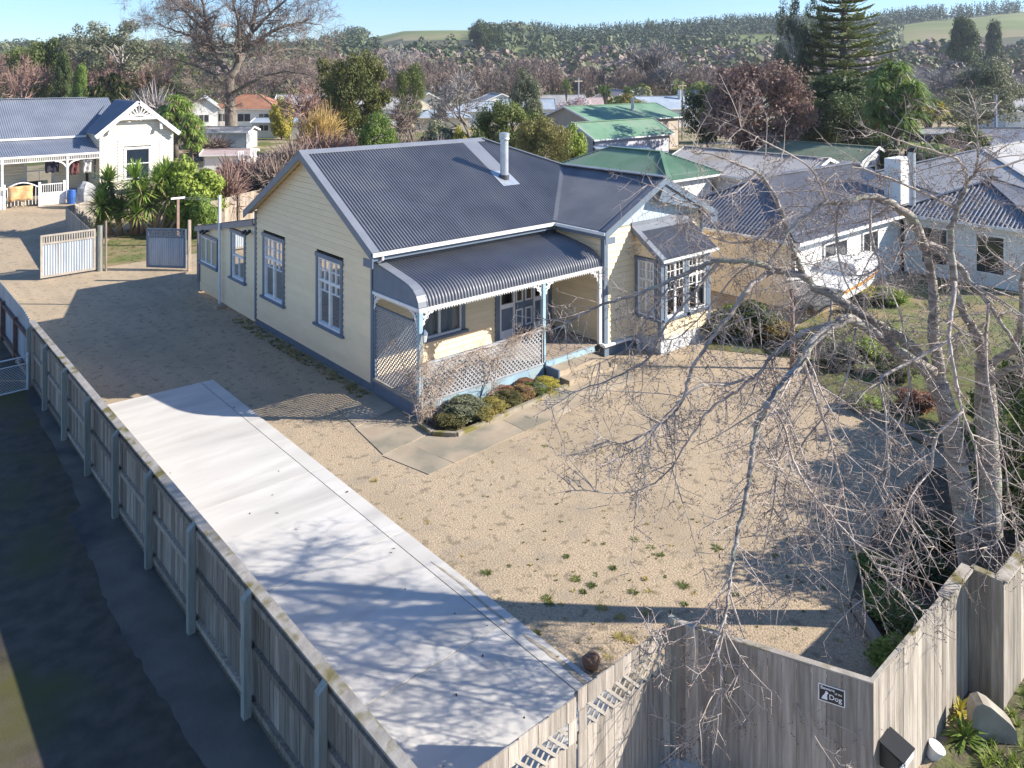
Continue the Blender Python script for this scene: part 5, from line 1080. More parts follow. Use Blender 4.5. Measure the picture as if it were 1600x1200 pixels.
house('house', 'house with broad light grey hipped roof at the right edge, behind the white chimney', (33.0, -8.0), 0, 22, 10.5, 2.7, 1.9, 'hip_a', WHITEW, LGREYR, [], 0.5)
house('house', 'house with low grey corrugated gable roof beyond the slate hipped roof', (31.8, 5.0), 0, 6.4, 10.0, 2.45, 1.2, 'gable_b', WHITEW, GREYR, [], 0.4, cor=0.2)
house('house', 'house with green hipped roof directly behind the front wing of the villa', (26.8, 10.6), 0, 4.6, 9.0, 2.5, 1.35, 'hip_b', WHITEW, GREENR, [], 0.5, cor=0.2)
house('shed', 'long shed with moss green roof and pale walls behind the chimney', (46.6, 8.2), 0, 5.0, 8.6, 2.3, 0.95, 'gable_b', GREYW, OLIVER, [('front', 1.2, 2.4, 1.0, 1.9)], 0.25, cat='shed')
def at(px, Y): q = C2W((px - 800) / FOC * Y, Y); return (q.x, q.y)
CA = -(math.pi / 2 - YAW)                 # turns a house square to the view
house('house', 'green gabled house front with a pale lilac gable, in front of the tan one', at(928, 69), 0, 10.5, 4.6, 3.1, 1.35, 'gable_a', mat('lilac_grey_wall', (0.50, 0.50, 0.56), rough=0.8), GREENR, [], 0.35)
house('house', 'tan weatherboard house with broad green roof and flue', at(924, 84), 0, 15, 7.6, 3.7, 1.5, 'gable_a', TANW, GREENR, [('left', 4.6, 6.6, 1.9, 3.0)], 0.4, chimney=(9, 2.0, 6.0, 0.18))
MB0 = thing('pergola', 'pale flat roofed lean-to below the lilac gable', 'pergola', at(960, 66) + (0,))
q = Vector((*at(930, 66), 0)); fr = Frame(q, Vector((math.cos(CA), math.sin(CA), 0)), Vector((math.sin(CA), -math.cos(CA), 0)))
mb = MB(); fr.box(mb, 0, 4.6, 2.55, 2.65, -2, 0.6); mb.build('roof', BLUER, MB0)
for x in (0.1, 2.3, 4.4):
    mb = MB(); fr.box(mb, x, x + 0.12, 0, 2.55, 0.3, 0.42); mb.build('post', FENCED, MB0)
house('house', 'cream gabled house with pale roof between the bare trees', at(638, 142), CA + 0.25, 7.2, 9, 3.0, 2.2, 'gable_b', CREAMW, BLUER, [('front', 2.5, 4.6, 1.0, 2.2)], 0.5)
house('house', 'low garage with pale blue roof in front of the cream gabled house', at(648, 118), CA + 0.1, 8.0, 5, 2.2, 1.1, 'hip_a', CREAMW, BLUER, [], 0.4)
house('house', 'white house with rust brown tiled roof behind the big bare tree', at(330, 128), CA + 0.0, 10.5, 8, 3.0, 2.3, 'hip_a', WHITEW, BROWNR, [('front', 1.0, 2.6, 0.9, 2.3), ('front', 4.2, 6.4, 0.9, 2.3), ('front', 7.6, 9.4, 0.9, 2.3)], 0.5)
house('house', 'white gabled house end left of the rust brown roof', at(296, 124), CA + 0.35, 4.2, 8, 3.2, 1.9, 'gable_b', WHITEW, BLUER, [('front', 1.3, 2.9, 1.0, 2.3)], 0.4)
house('shed', 'pale blue roofed shed beside the trunk of the big bare tree', at(395, 108), CA, 6.6, 4, 2.1, 0.5, 'gable_a', WHITEW, BLUER, [('front', 0.8, 2.2, 0.9, 1.8)], 0.3, cat='shed')
house('shed', 'low grey shed behind the clothesline and green shrub', at(312, 92), CA, 5.4, 4, 2.0, 0.5, 'gable_a', GREYW, LGREYR, [], 0.3, cat='shed')
house('carport', 'flat carport roof with a reddish patch behind the green shrub', at(318, 66), CA + 0.2, 3.8, 3.2, 2.1, 0.25, 'gable_a', WHITEW, PINKR, [], 0.3, cat='carport')
house('house', 'white house with dusty pink roof among the far bare trees', at(955, 165), CA + 0.3, 8, 9, 3.2, 2.0, 'gable_b', WHITEW, PINKR, [('front', 2, 4, 1, 2.4)], 0.5)
house('house', 'low house with pink hipped roof left of the palm', at(895, 158), CA, 14, 8, 2.2, 1.6, 'hip_a', WHITEW, PINKR, [], 0.5)
house('house', 'white cottage with striped gable behind the green roofs', at(1010, 128), CA + 0.2, 9, 8, 3.0, 1.9, 'gable_a', WHITEW, BLUER, [('front', 2, 4, 1, 2.3), ('front', 5.5, 7.5, 1, 2.3)], 0.5, chimney=(7.0, 3.0, 6.0, 0.3))
house('house', 'dark roofed house far behind the striped gable cottage', at(1070, 165), CA + 0.2, 10, 8, 3.0, 2.2, 'gable_b', WHITEW, SLATER, [], 0.5)
house('house', 'pale roofed house low behind the lilac gable', at(870, 120), CA, 9, 7, 2.2, 1.2, 'hip_a', WHITEW, BLUER, [], 0.5)
house('house', 'long white roofed building far off behind the gum tree', at(205, 260), CA, 16, 8, 5.5, 2.0, 'hip_a', WHITEW, LGREYR, [], 0.5)
house('house', 'pale hipped roof behind the ridge of the left villa', at(108, 100), CA, 7, 7, 3.6, 1.6, 'hip_a', WHITEW, BLUER, [], 0.5)
house('shed', 'dark blue shed behind the tree fern', at(1440, 78), CA, 4.4, 3.4, 3.0, 0.3, 'gable_a', mat('navy_shed_wall', (0.03, 0.04, 0.07), rough=0.7), GREYR, [], 0.2, cat='shed')
house('garage', 'white weatherboard garage with dark roof at the right edge', at(1552, 62), CA, 7, 6, 3.4, 1.0, 'gable_a', WHITEW, SLATER, [('front', 1.0, 1.8, 1.4, 2.2)], 0.3, cat='garage')
house('house', 'white gable seen over the cream neighbour wall at far right', at(1570, 120), CA, 9, 8, 3.0, 2.0, 'gable_a', WHITEW, LGREYR, [], 0.4)
for (px, Y, w, d, e, rs, rf, wm, rm, an, lb) in ((560, 132, 8, 7, 2.8, 1.8, 'gable_a', WHITEW, LGREYR, 0.2, 'pale roofed cottage right of the dark olive tree'), (604, 150, 9, 7, 2.8, 1.9, 'hip_a', CREAMW, PINKR, -0.2, 'far cream house with pinkish hipped roof'), (706, 128, 10, 6, 2.6, 1.5, 'hip_a', WHITEW, BLUER, 0.1, 'pale blue roof right of the cream gabled house'),
        (748, 150, 9, 7, 2.8, 2.0, 'gable_b', WHITEW, LGREYR, 0.3, 'white gable half hidden by the grey bare tree'), (782, 134, 9, 7, 2.7, 1.6, 'gable_a', WHITEW, BLUER, 0.0, 'low white house above the flue'), (846, 150, 9, 7, 2.7, 1.8, 'gable_a', CREAMW, GREYR, 0.2, 'cream house behind the yellowish green tree'), (1140, 150, 10, 7, 2.8, 1.8, 'hip_a', WHITEW, GREYR, 0.1, 'grey hipped roof left of the bronze tree top'), (430, 150, 9, 7, 2.8, 1.8, 'gable_a', WHITEW, LGREYR, 0.1, 'white house right of the rust brown roof'), (484, 142, 8, 7, 2.8, 1.7, 'hip_a', CREAMW, BROWNR, 0.0, 'small brown roof far behind the bare tangle')):
    house('house', lb, at(px, Y), CA + an, w, d, e, rs, rf, wm, rm, [('front', 1.2, 2.8, 0.9, 2.1), ('front', w - 3, w - 1.2, 0.9, 2.1)], 0.4)
# ------------------------------------------------------------------ the old villa at the left edge
class CF:
    """the left villa's own corner; its walls run with the grid of the street"""
    def __init__(s, X, Y): s.o = C2W(X, Y, 0)
    def __call__(s, x, y, z): return s.o + Vector((x * 0.92, y, z))
V = CF(-29.3, 56.0); vo = V(0, 0, 0)
V2 = thing('villa', 'old cream villa with fretted gable and steel grey roof at the left edge', 'house', vo)
VX = Vector((1, 0, 0)); VY = Vector((0, 1, 0))
VC = mat('pale_cream_villa_wall', (0.72, 0.66, 0.52), (0.77, 0.71, 0.57), scale=1, rough=0.7, rand=0.03)
VR = mat('steel_grey_villa_roof', (0.15, 0.17, 0.215), (0.19, 0.21, 0.255), scale=0.8, rough=0.45)
gf = Frame(V(0.3, 0.4, 0), VX, -VY)                # gable front wall
gs = Frame(V(0.3, 6.4, 0), -VY, -VX)              # its left return
mf = Frame(V(-14, 3.4, 0), VX, -VY)               # main front wall under the verandah
GZ, GE = 6.85, 4.55
gsl = (GZ - GE) / 3.07
boards(gf, V2, 0.5, GZ - 0.45, lambda z: 0.0 if z < GE + 0.1 else (z - GE - 0.1) / gsl * 0.92, lambda z: 5.06 if z < GE + 0.1 else 5.06 - (z - GE - 0.1) / gsl * 0.92, [(1.6, 3.5, 1.2, 3.5)], 0.22, VC)
boards(gs, V2, 0.5, 4.4, lambda z: 0.0, lambda z: 5.9, [(4.2, 5.4, 1.2, 3.4)], 0.22, VC)
boards(mf, V2, 0.5, 4.2, lambda z: 0.0, lambda z: 14.2, [(9.0, 10.9, 0.9, 3.1), (12.9, 13.9, 0.5, 2.9)], 0.22, VC)
window(gf, V2, 1.6, 3.5, 1.2, 3.5, 'hung', trim=WHITE, curtain=CURT, inner=lambda a, b: [(a, b)]); window(gs, V2, 4.2, 5.4, 1.2, 3.4, 'hung', trim=WHITE, curtain=CURT, inner=lambda a, b: [(a, b)]); window(mf, V2, 9.0, 10.9, 0.9, 3.1, 'hung', trim=WHITE)
mb = MB(); mf.box(mb, 12.95, 13.85, 0.5, 2.9, -0.1, -0.05); mb.build('door', mat('dark_red_door', (0.06, 0.02, 0.02), rough=0.6), V2)
def vquad(name, m, *p):
    mb = MB(); mb.quad(*[V(*q) for q in p]); return mb.build(name, m, V2)
vs_ = Vector((0, 0, 1))
corr('roof', lambda s, t: V(-0.05 + t, s, GE + t * gsl), (vs_ - VX * gsl).normalized(), -0.1, 6.0, lambda s: 0.0 if s < 3.0 else min(3.05, (s - 3.0) * 1.0), lambda s: 3.07, VR, V2, pitch=0.15, amp=0.02, seg=5)
vquad('roof', VR, (3.02, -0.1, GZ), (6.1, -0.1, GE), (6.1, 2.2, GE), (3.02, 4.2, GZ))
mb = MB(); Frame(V(5.8, 0.4, 0), VY, VX).box(mb, 0.0, 2.0, 0.4, 4.5, -0.1, 0.0); mb.build('wall', VC, V2)
corr('roof', lambda s, t: V(s, 2.95 + t, 4.35 + t * 0.55), (vs_ - VY * 0.55).normalized(), -16, 2.9, lambda s: max(0.0, s + 0.1), lambda s: 4.7, VR, V2, pitch=0.15, amp=0.02, seg=5)
MB().beam(V(-16, 7.65, 6.98), V(1.2, 7.65, 6.98), 0.3, 0.05).build('ridge_cap', VR, V2)
vquad('rear_roof', VR, (-16, 7.65, 6.93), (1.5, 7.65, 6.93), (1.5, 12, 4.4), (-16, 12, 4.4))
for (x0, z0, x1, z1) in ((-0.1, GE - 0.1, 3.02, GZ + 0.03), (3.02, GZ + 0.03, 6.15, GE - 0.1)): MB().beam(V(x0, -0.12, z0 - 0.1), V(x1, -0.12, z1 - 0.1), 0.05, 0.30).build('barge_board', WHITE, V2)
# fretted sunburst in the gable peak
mb = MB()
for i in range(13):
    t = math.pi * (0.10 + 0.80 * i / 12); c = Vector((3.02, 0, 5.62)); L_ = (1.15 if 3 < i < 9 else 1.2)
    x1, z1 = c.x + math.cos(t) * L_, c.z + math.sin(t) * L_ * 0.85
    lim = GZ - 0.32 - abs(x1 - 3.02) * gsl; z1 = min(z1, lim); mb.beam(V(c.x + math.cos(t) * 0.2, -0.1, c.z + math.sin(t) * 0.15), V(x1, -0.1, z1), 0.03, 0.075)
mb.build('gable_fretwork', WHITE, V2); MB().beam(V(1.5, -0.1, 5.60), V(4.55, -0.1, 5.60), 0.05, 0.16).build('collar_tie', WHITE, V2)
for x in (1.25, 4.7): MB().beam(V(x, 0.1, 5.3), V(x, -0.1, 4.75), 0.14, 0.16).build('bracket', WHITE, V2)
mb = MB(); gf.box(mb, 1.2, 4.2, 3.95, 4.05, 0, 0.06); gf.box(mb, 1.2, 1.3, 1.1, 3.95, 0, 0.05); gf.box(mb, 4.1, 4.2, 1.1, 3.95, 0, 0.05); mb.build('bay_trim', WHITE, V2)
corr('verandah_roof', lambda s, t: V(s, -0.1 + t, 3.35 + t * 0.28), (vs_ - VY * 0.28).normalized(), -16, 0.2, lambda s: 0.0, lambda s: 3.5, VR, V2, pitch=0.15, amp=0.02, seg=5)
MB().beam(V(-16, -0.12, 3.28), V(0.2, -0.12, 3.28), 0.08, 0.14).build('verandah_gutter', WHITE, V2); MB().beam(V(-16, 2.85, 4.28), V(0.0, 2.85, 4.28), 0.1, 0.14).build('gutter', WHITE, V2)
for i in range(7): MB().beam(V(-14 + i * 2, 3.3, 4.0), V(-14 + i * 2, 3.05, 4.2), 0.1, 0.12).build('eave_bracket', WHITE, V2)
mb = MB()
for i in range(120): mb.beam(V(-14 + i * 0.12, -0.1, 3.2), V(-14 + i * 0.12, -0.1, 2.95), 0.03, 0.05)
mb.build('frieze', WHITE, V2, kind='stuff'); MB().beam(V(-16, -0.1, 2.93), V(0.2, -0.1, 2.93), 0.05, 0.06).build('frieze_rail', WHITE, V2)
for x in (-6.2, -2.05): MB().tube([V(x, -0.1, 0.3), V(x, -0.1, 3.2)], [0.09, 0.075], 8).build('verandah_post', WHITE, V2)
for x in (-2.05,):
    for sg in (-1, 1):
        mb = MB()
        for i in range(6):
            t0, t1 = i * math.pi / 12, (i + 1) * math.pi / 12; mb.beam(V(x + sg * 0.8 * (1 - math.cos(t0)), -0.1, 2.9 - 0.7 * (1 - math.sin(t0))), V(x + sg * 0.8 * (1 - math.cos(t1)), -0.1, 2.9 - 0.7 * (1 - math.sin(t1))), 0.04, 0.10)
        mb.build('lace_bracket', WHITE, V2)
mb = MB(); mb.hexa([V(-16, -0.1, 0), V(0.3, -0.1, 0), V(0.3, 3.4, 0), V(-16, 3.4, 0), V(-16, -0.1, 0.3), V(0.3, -0.1, 0.3), V(0.3, 3.4, 0.3), V(-16, 3.4, 0.3)]); mb.build('verandah_floor', OLDC, V2)
# white balustrade, gate and clutter in front of it
bs = thing('balustrade', 'white balustrade and gate enclosing the left villa verandah steps', 'balustrade', V(-5, -0.6, 0))
for (x0, x1) in ((-7.4, -6.2), (-3.9, -2.4)):
    MB().beam(V(x0, -0.6, 0.45), V(x1, -0.6, 0.45), 0.06, 0.85).build('panel', WHITE, bs); MB().beam(V(x0, -0.6, 1.42), V(x1, -0.6, 1.42), 0.07, 0.06).build('rail', WHITE, bs)
    for i in range(int((x1 - x0) / 0.14)): MB().beam(V(x0 + 0.07 + i * 0.14, -0.6, 0.88), V(x0 + 0.07 + i * 0.14, -0.6, 1.4), 0.03, 0.03).build('baluster', WHITE, bs)
for x in (-7.45, -6.15, -3.95, -2.35): MB().beam(V(x, -0.6, 0), V(x, -0.6, 1.6), 0.14, 0.14).build('post', WHITE, bs)
gp = [V(-6.05 + 2.0 * i / 8, -0.6, 1.3 + 0.35 * math.sin(math.pi * i / 8)) for i in range(9)]
MB().tube(gp, 0.045, 6).build('arched_gate_rail', WHITE, bs)
for i in range(9): MB().beam(V(-5.95 + i * 0.22, -0.6, 0.15), V(-5.95 + i * 0.22, -0.6, 1.3), 0.03, 0.03).build('gate_bar', WHITE, bs)
def cloth(name, x, y, z, w, h, m, label, cat):
    mb = MB(); n, k = 7, 6
    for j in range(k + 1):
        for i in range(n + 1): mb.v.append(tuple(V(x + w * i / n, y + 0.10 * math.sin(i * 1.7 + j * 0.6), z - h * j / k * (1 + 0.06 * math.sin(i * 2.1)))))
    for j in range(k):
        for i in range(n): mb.f.append((j * (n + 1) + i, j * (n + 1) + i + 1, (j + 1) * (n + 1) + i + 1, (j + 1) * (n + 1) + i))
    o = mb.build(name, m, None, smooth=True); md = o.modifiers.new('thick', 'SOLIDIFY'); md.thickness = 0.02; return tag(o, label, cat)
cloth('blanket', -5.9, -0.68, 1.45, 1.5, 0.95, mat('orange_tan_cloth', (0.52, 0.30, 0.13), (0.6, 0.42, 0.22), scale=3, rough=0.9), 'orange and tan blanket hung over the white villa gate', 'blanket')
cloth('jacket', -3.4, 0.3, 2.85, 0.9, 0.75, mat('black_cloth', (0.03, 0.03, 0.045), rough=0.95), 'black jacket hanging under the left villa verandah', 'jacket')
cloth('shirt', -1.75, 0.3, 2.8, 0.6, 0.95, mat('maroon_cloth', (0.13, 0.05, 0.05), rough=0.95), 'maroon shirt hanging by the left villa post', 'shirt')
cloth('towel', -0.9, 0.3, 2.8, 0.6, 0.9, mat('pale_cloth', (0.5, 0.48, 0.46), rough=0.95), 'pale towel hanging by the left villa door', 'towel')
sf_ = thing('sofa', 'dark sofa on the left villa verandah', 'sofa', V(-3.6, 2.4, 0.3))
SOF = mat('dark_green_upholstery', (0.03, 0.045, 0.045), rough=0.9)
def vbox(name, m, x0, x1, y0, y1, z0, z1, par):
    mb = MB(); mb.hexa([V(x0, y0, z0), V(x1, y0, z0), V(x1, y1, z0), V(x0, y1, z0), V(x0, y0, z1), V(x1, y0, z1), V(x1, y1, z1), V(x0, y1, z1)]); return mb.build(name, m, par)
vbox('seat', SOF, -4.7, -2.7, 2.2, 2.95, 0.32, 0.75, sf_); vbox('backrest', SOF, -4.7, -2.7, 2.96, 3.2, 0.32, 1.25, sf_); vbox('arm', SOF, -4.95, -4.71, 2.2, 3.2, 0.32, 0.95, sf_); vbox('arm', SOF, -2.69, -2.45, 2.2, 3.2, 0.32, 0.95, sf_)
bn = thing('bin', 'blue plastic drum beside the left villa gate', 'bin', V(-2.0, -0.9, 0)); MB().tube([V(-1.95, -0.9, 0), V(-1.95, -0.9, 0.45), V(-1.95, -0.9, 0.9)], [0.25, 0.29, 0.25], 14).build('drum', mat('blue_plastic', (0.03, 0.10, 0.35), rough=0.4), bn); MB().tube([V(-1.95, -0.9, 0.9), V(-1.95, -0.9, 0.94)], [0.27, 0.26], 14).build('rim', mat('blue_plastic', (0.03, 0.10, 0.35)), bn)
bk = C2W((136 - 800) / FOC * 52.5, 52.5, 0.75)
rock('boulder', (bk.x, bk.y, bk.z), 0.85, mat('pale_grey_stone', (0.30, 0.29, 0.29), (0.45, 0.44, 0.43), scale=3, rough=0.9, bump=0.5), 'tall pale grey boulder beside the left villa verandah', 'boulder', (0.75, 0.75, 1.15), 5)
# boat on the neighbour's lawn
bo = G(1318, 474); BT = thing('boat', 'white motor boat with orange stripe parked before the slate roofed bungalow', 'boat', bo)
ba = R(5); bx = Vector((math.cos(ba), math.sin(ba), 0)); by = Vector((-math.sin(ba), math.cos(ba), 0))
def BP(x, y, z): return bo + bx * x + by * y + Vector((0, 0, z))
mb = MB(); secs = []
for i in range(11):
    t = i / 10; x = -2.7 + 5.4 * t; w = 1.05 * (1 - max(0, t - 0.5) ** 2 * 3.4); w = max(w, 0.05); zk = 0.45 + max(0, t - 0.6) * 0.9; zt = 1.25 + 0.35 * t * t
    secs.append([(x, -w, zt), (x, -w * 0.86, (zk + zt) / 2 - 0.1), (x, 0, zk), (x, w * 0.86, (zk + zt) / 2 - 0.1), (x, w, zt)])
for s_ in secs: mb.v += [tuple(BP(*p)) for p in s_]
for i in range(10):
    for j in range(4): mb.f.append((i * 5 + j, (i + 1) * 5 + j, (i + 1) * 5 + j + 1, i * 5 + j + 1))
    mb.f.append((i * 5, i * 5 + 4, (i + 1) * 5 + 4, (i + 1) * 5))
mb.f.append((0, 1, 2, 3, 4)); mb.build('hull', WHITE, BT, smooth=False)
mb = MB()
for sgn_ in (0, 4):
    for i in range(10):
        a_, b_ = secs[i][sgn_], secs[i + 1][sgn_]; o_ = 0.02 * (1 if sgn_ else -1)
        mb.quad(BP(a_[0], a_[1] + o_, a_[2] - 0.16), BP(b_[0], b_[1] + o_, b_[2] - 0.16), BP(b_[0], b_[1] + o_, b_[2] - 0.06), BP(a_[0], a_[1] + o_, a_[2] - 0.06))
mb.build('stripe', mat('orange_stripe', (0.65, 0.28, 0.05), rough=0.4), BT)
mb = MB(); mb.hexa([BP(-0.6, -0.75, 1.3), BP(1.5, -0.55, 1.38), BP(1.5, 0.55, 1.38), BP(-0.6, 0.75, 1.3), BP(-0.5, -0.6, 1.72), BP(0.7, -0.5, 1.72), BP(0.7, 0.5, 1.72), BP(-0.5, 0.6, 1.72)]); cb_ = mb.build('cabin', WHITE, BT)
mb = MB(); mb.quad(BP(0.78, -0.46, 1.70), BP(1.46, -0.5, 1.44), BP(1.46, 0.5, 1.44), BP(0.78, 0.46, 1.70)); mb.build('windscreen', mat('dark_glazing', (0.035, 0.04, 0.045)), cb_)
mb = MB(); mb.beam(BP(-2.6, 0, 0.35), BP(3.6, 0, 0.35), 0.12, 0.12); mb.build('trailer_frame', GALV, BT)
for s_ in (-0.95, 0.95): MB().tube([BP(-0.6, s_ - 0.1, 0.32), BP(-0.6, s_ + 0.1, 0.32)], 0.32, 16).build('wheel', BLACK, BT)
# two white garden chairs behind the shrub
for k, (px, py) in enumerate(((378, 250), (398, 246))):
    q = D(px, py, 60.0); q.z = 0.35
    q.z = EYE - (py + 8 - HOR) / FOC * 60
    t = thing('garden_chair', ('left' if k == 0 else 'right') + ' one of two white plastic garden chairs on the deck among bare shrubs', 'chair', q, 'white garden chairs')
    for x in (-0.22, 0.22):
        for y in (-0.2, 0.2): MB().beam(q + VX * x + VY * y, q + VX * x + VY * y + Vector((0, 0, 0.42)), 0.05, 0.05).build('leg', WHITE, t)
    MB().beam(q - VY * 0.22 + Vector((0, 0, 0.44)), q + VY * 0.22 + Vector((0, 0, 0.44)), 0.5, 0.04).build('seat', WHITE, t)
    for x in (-0.2, -0.07, 0.07, 0.2): MB().beam(q + VX * x + VY * 0.22 + Vector((0, 0, 0.46)), q + VX * x + VY * 0.27 + Vector((0, 0, 1.0)), 0.06, 0.03).build('back_slat', WHITE, t)
    MB().beam(q - VX * 0.24 + VY * 0.27 + Vector((0, 0, 1.02)), q + VX * 0.24 + VY * 0.27 + Vector((0, 0, 1.02)), 0.04, 0.07).build('back_rail', WHITE, t)
dk = D(388, 262, 60.0); zt_ = EYE - (258 - HOR) / FOC * 60
o = MB(); o.hexa([C2W(-21.8, 58.5, 0), C2W(-17.5, 58.5, 0), C2W(-17.5, 62, 0), C2W(-21.8, 62, 0), C2W(-21.8, 58.5, zt_), C2W(-17.5, 58.5, zt_), C2W(-17.5, 62, zt_), C2W(-21.8, 62, zt_)]); tag(o.build('deck', FENCED), 'raised timber deck carrying the white garden chairs', 'deck')
# power poles
for (px, Y, top, lab) in ((904, 130, 122, 'power pole left of the blossom tree'), (1066, 105, 128, 'dark power pole behind the green roofs'), (1556, 70, 148, 'pale power pole among grey trees at right'), (498, 75, 180, 'thin pale pole rising behind the villa roof')):
    q = C2W((px - 800) / FOC * Y, Y); h = EYE - (top - HOR) / FOC * Y
    t = thing('power_pole', lab, 'pole', q); MB().tube([q, q + Vector((0, 0, h))], [0.13, 0.10] if px != 498 else [0.05, 0.04], 8).build('pole', GREY if px != 1066 else FENCED, t)
    if px in (1066, 904): MB().beam(q + VX * -0.9 + Vector((0, 0, h - 0.5)), q + VX * 0.9 + Vector((0, 0, h - 0.5)), 0.1, 0.12).build('crossarm', FENCED, t)
# ------------------------------------------------------------------ special plants
def norfolk_kit(seed):
    rr = random.Random(seed); tr = MB(); nd = MB(); tr.tube([(0, 0, 0), (0, 0, 0.5), (0, 0, 1.0)], [0.022, 0.014, 0.003], 8)
    z = 0.10
    while z < 0.985:
        L_ = 0.27 * (1 - z) ** 0.8 + 0.02; k = 6 if z < 0.85 else 5; a0 = rr.uniform(0, 6.28)
        for i in range(k):
            a = a0 + 6.283 * i / k + rr.uniform(-0.15, 0.15); d = Vector((math.cos(a), math.sin(a), 0)); Lb = L_ * rr.uniform(0.85, 1.1); rise_ = 0.10 + 0.25 * z
            P = [Vector((0, 0, z)) + d * Lb * t + Vector((0, 0, Lb * rise_ * t * t - 0.02 * math.sin(t * 3.1))) for t in (0, 0.35, 0.7, 1.0)]
            tr.tube(P, [0.004, 0.003, 0.002, 0.001], 4, cap=False); sd = Vector((-d.y, d.x, 0)); n = max(10, int(Lb / 0.0065))
            for j in range(n):
                t = 0.12 + 0.88 * j / n; b = P[0].lerp(P[3], t); b.z = z + Lb * rise_ * t * t
                for sg in (-1, 1):
                    l = 0.034 * (1.2 - 0.75 * t) * rr.uniform(0.7, 1.2); e = b + sd * sg * l + d * l * 0.9 + Vector((0, 0, rr.uniform(0.004, 0.018))); w = d * 0.0035
                    nd.quad(b - w, b + w, e + w * 0.6, e - w * 0.6); nd.quad(b + Vector((0, 0, 0.004)), b + w * 2, e + Vector((0, 0, 0.006)), e)
        z += 0.046 + 0.012 * (1 - z)
    return tr, nd
a, b = norfolk_kit(4); kit('norfolk', [('trunk', a, BARK2, True), ('needles', b, LM('pine_needle', (0.12, 0.15, 0.045), (0.25, 0.28, 0.09), tr=0.15), False)])
def fern_kit(seed):
    rr = random.Random(seed); tr = MB(); lf_ = MB(); tr.tube([(0, 0, 0), (0, 0, 0.62)], [0.07, 0.05], 8)
    for i in range(17):
        a = 6.283 * i / 17 + rr.uniform(-0.15, 0.15); d = Vector((math.cos(a), math.sin(a), 0)); sd = Vector((-d.y, d.x, 0)); L_ = rr.uniform(0.65, 0.85); n = 30; lift = rr.uniform(0.3, 0.5)
        P = [Vector((0, 0, 0.62)) + d * L_ * t + Vector((0, 0, lift * t * (1 - t * 1.15) * 1.3)) for t in [j / n for j in range(n + 1)]]
        tr.tube(P[::5] + [P[-1]], 0.006, 4, cap=False)
        for j in range(2, n):
            t = j / n; l = 0.17 * math.sin(math.pi * min(1, t * 0.95 + 0.08)) ** 0.7; w = (P[j] - P[j - 1]) * 0.42
            for sg in (-1, 1): e = P[j] + sd * sg * l + d * l * 0.35 + Vector((0, 0, -l * 0.3)); lf_.quad(P[j] - w, P[j] + w, e + w * 0.35, e - w * 0.35)
    return tr, lf_
a, b = fern_kit(2); kit('fern', [('trunk', a, BARK2, True), ('leaves', b, LM('fern_frond', (0.160, 0.224, 0.048), (0.304, 0.352, 0.096)), False)])
rk = random.Random(3)
hd = []
for i in range(46):
    d = rv(rk); q = rk.uniform(0.5, 1.0); hd.append((d.x * 0.20 * q, d.y * 0.20 * q, 0.64 + d.z * 0.33 * q, 0.0, 0.0))
a, b, c = sword_kit(7, hd, 110, 0.10, 0.0040, 0.55, 0.010, 0.32); a.tube([(0, 0, -0.02), (0.005, 0, 0.3), (0, 0, 0.62)], [0.035, 0.026, 0.022], 8)
kit('cabbage', [('trunk', a, BARK2, True), ('leaves', b, SWORD, False), ('dead_leaves', c, DEADL, False)])
hd = [(rk.uniform(-0.14, 0.14), rk.uniform(-0.14, 0.14), rk.uniform(0.66, 0.84), 0, 0) for _ in range(7)]
a, b, c = sword_kit(9, hd, 60, 0.20, 0.009, 0.45, 0.02, 0.4); kit('palmette', [('trunk', a, BARK2, True), ('leaves', b, LM('dark_sword_leaf', (0.080, 0.128, 0.032), (0.192, 0.256, 0.072)), False), ('dead_leaves', c, DEADL, False)])
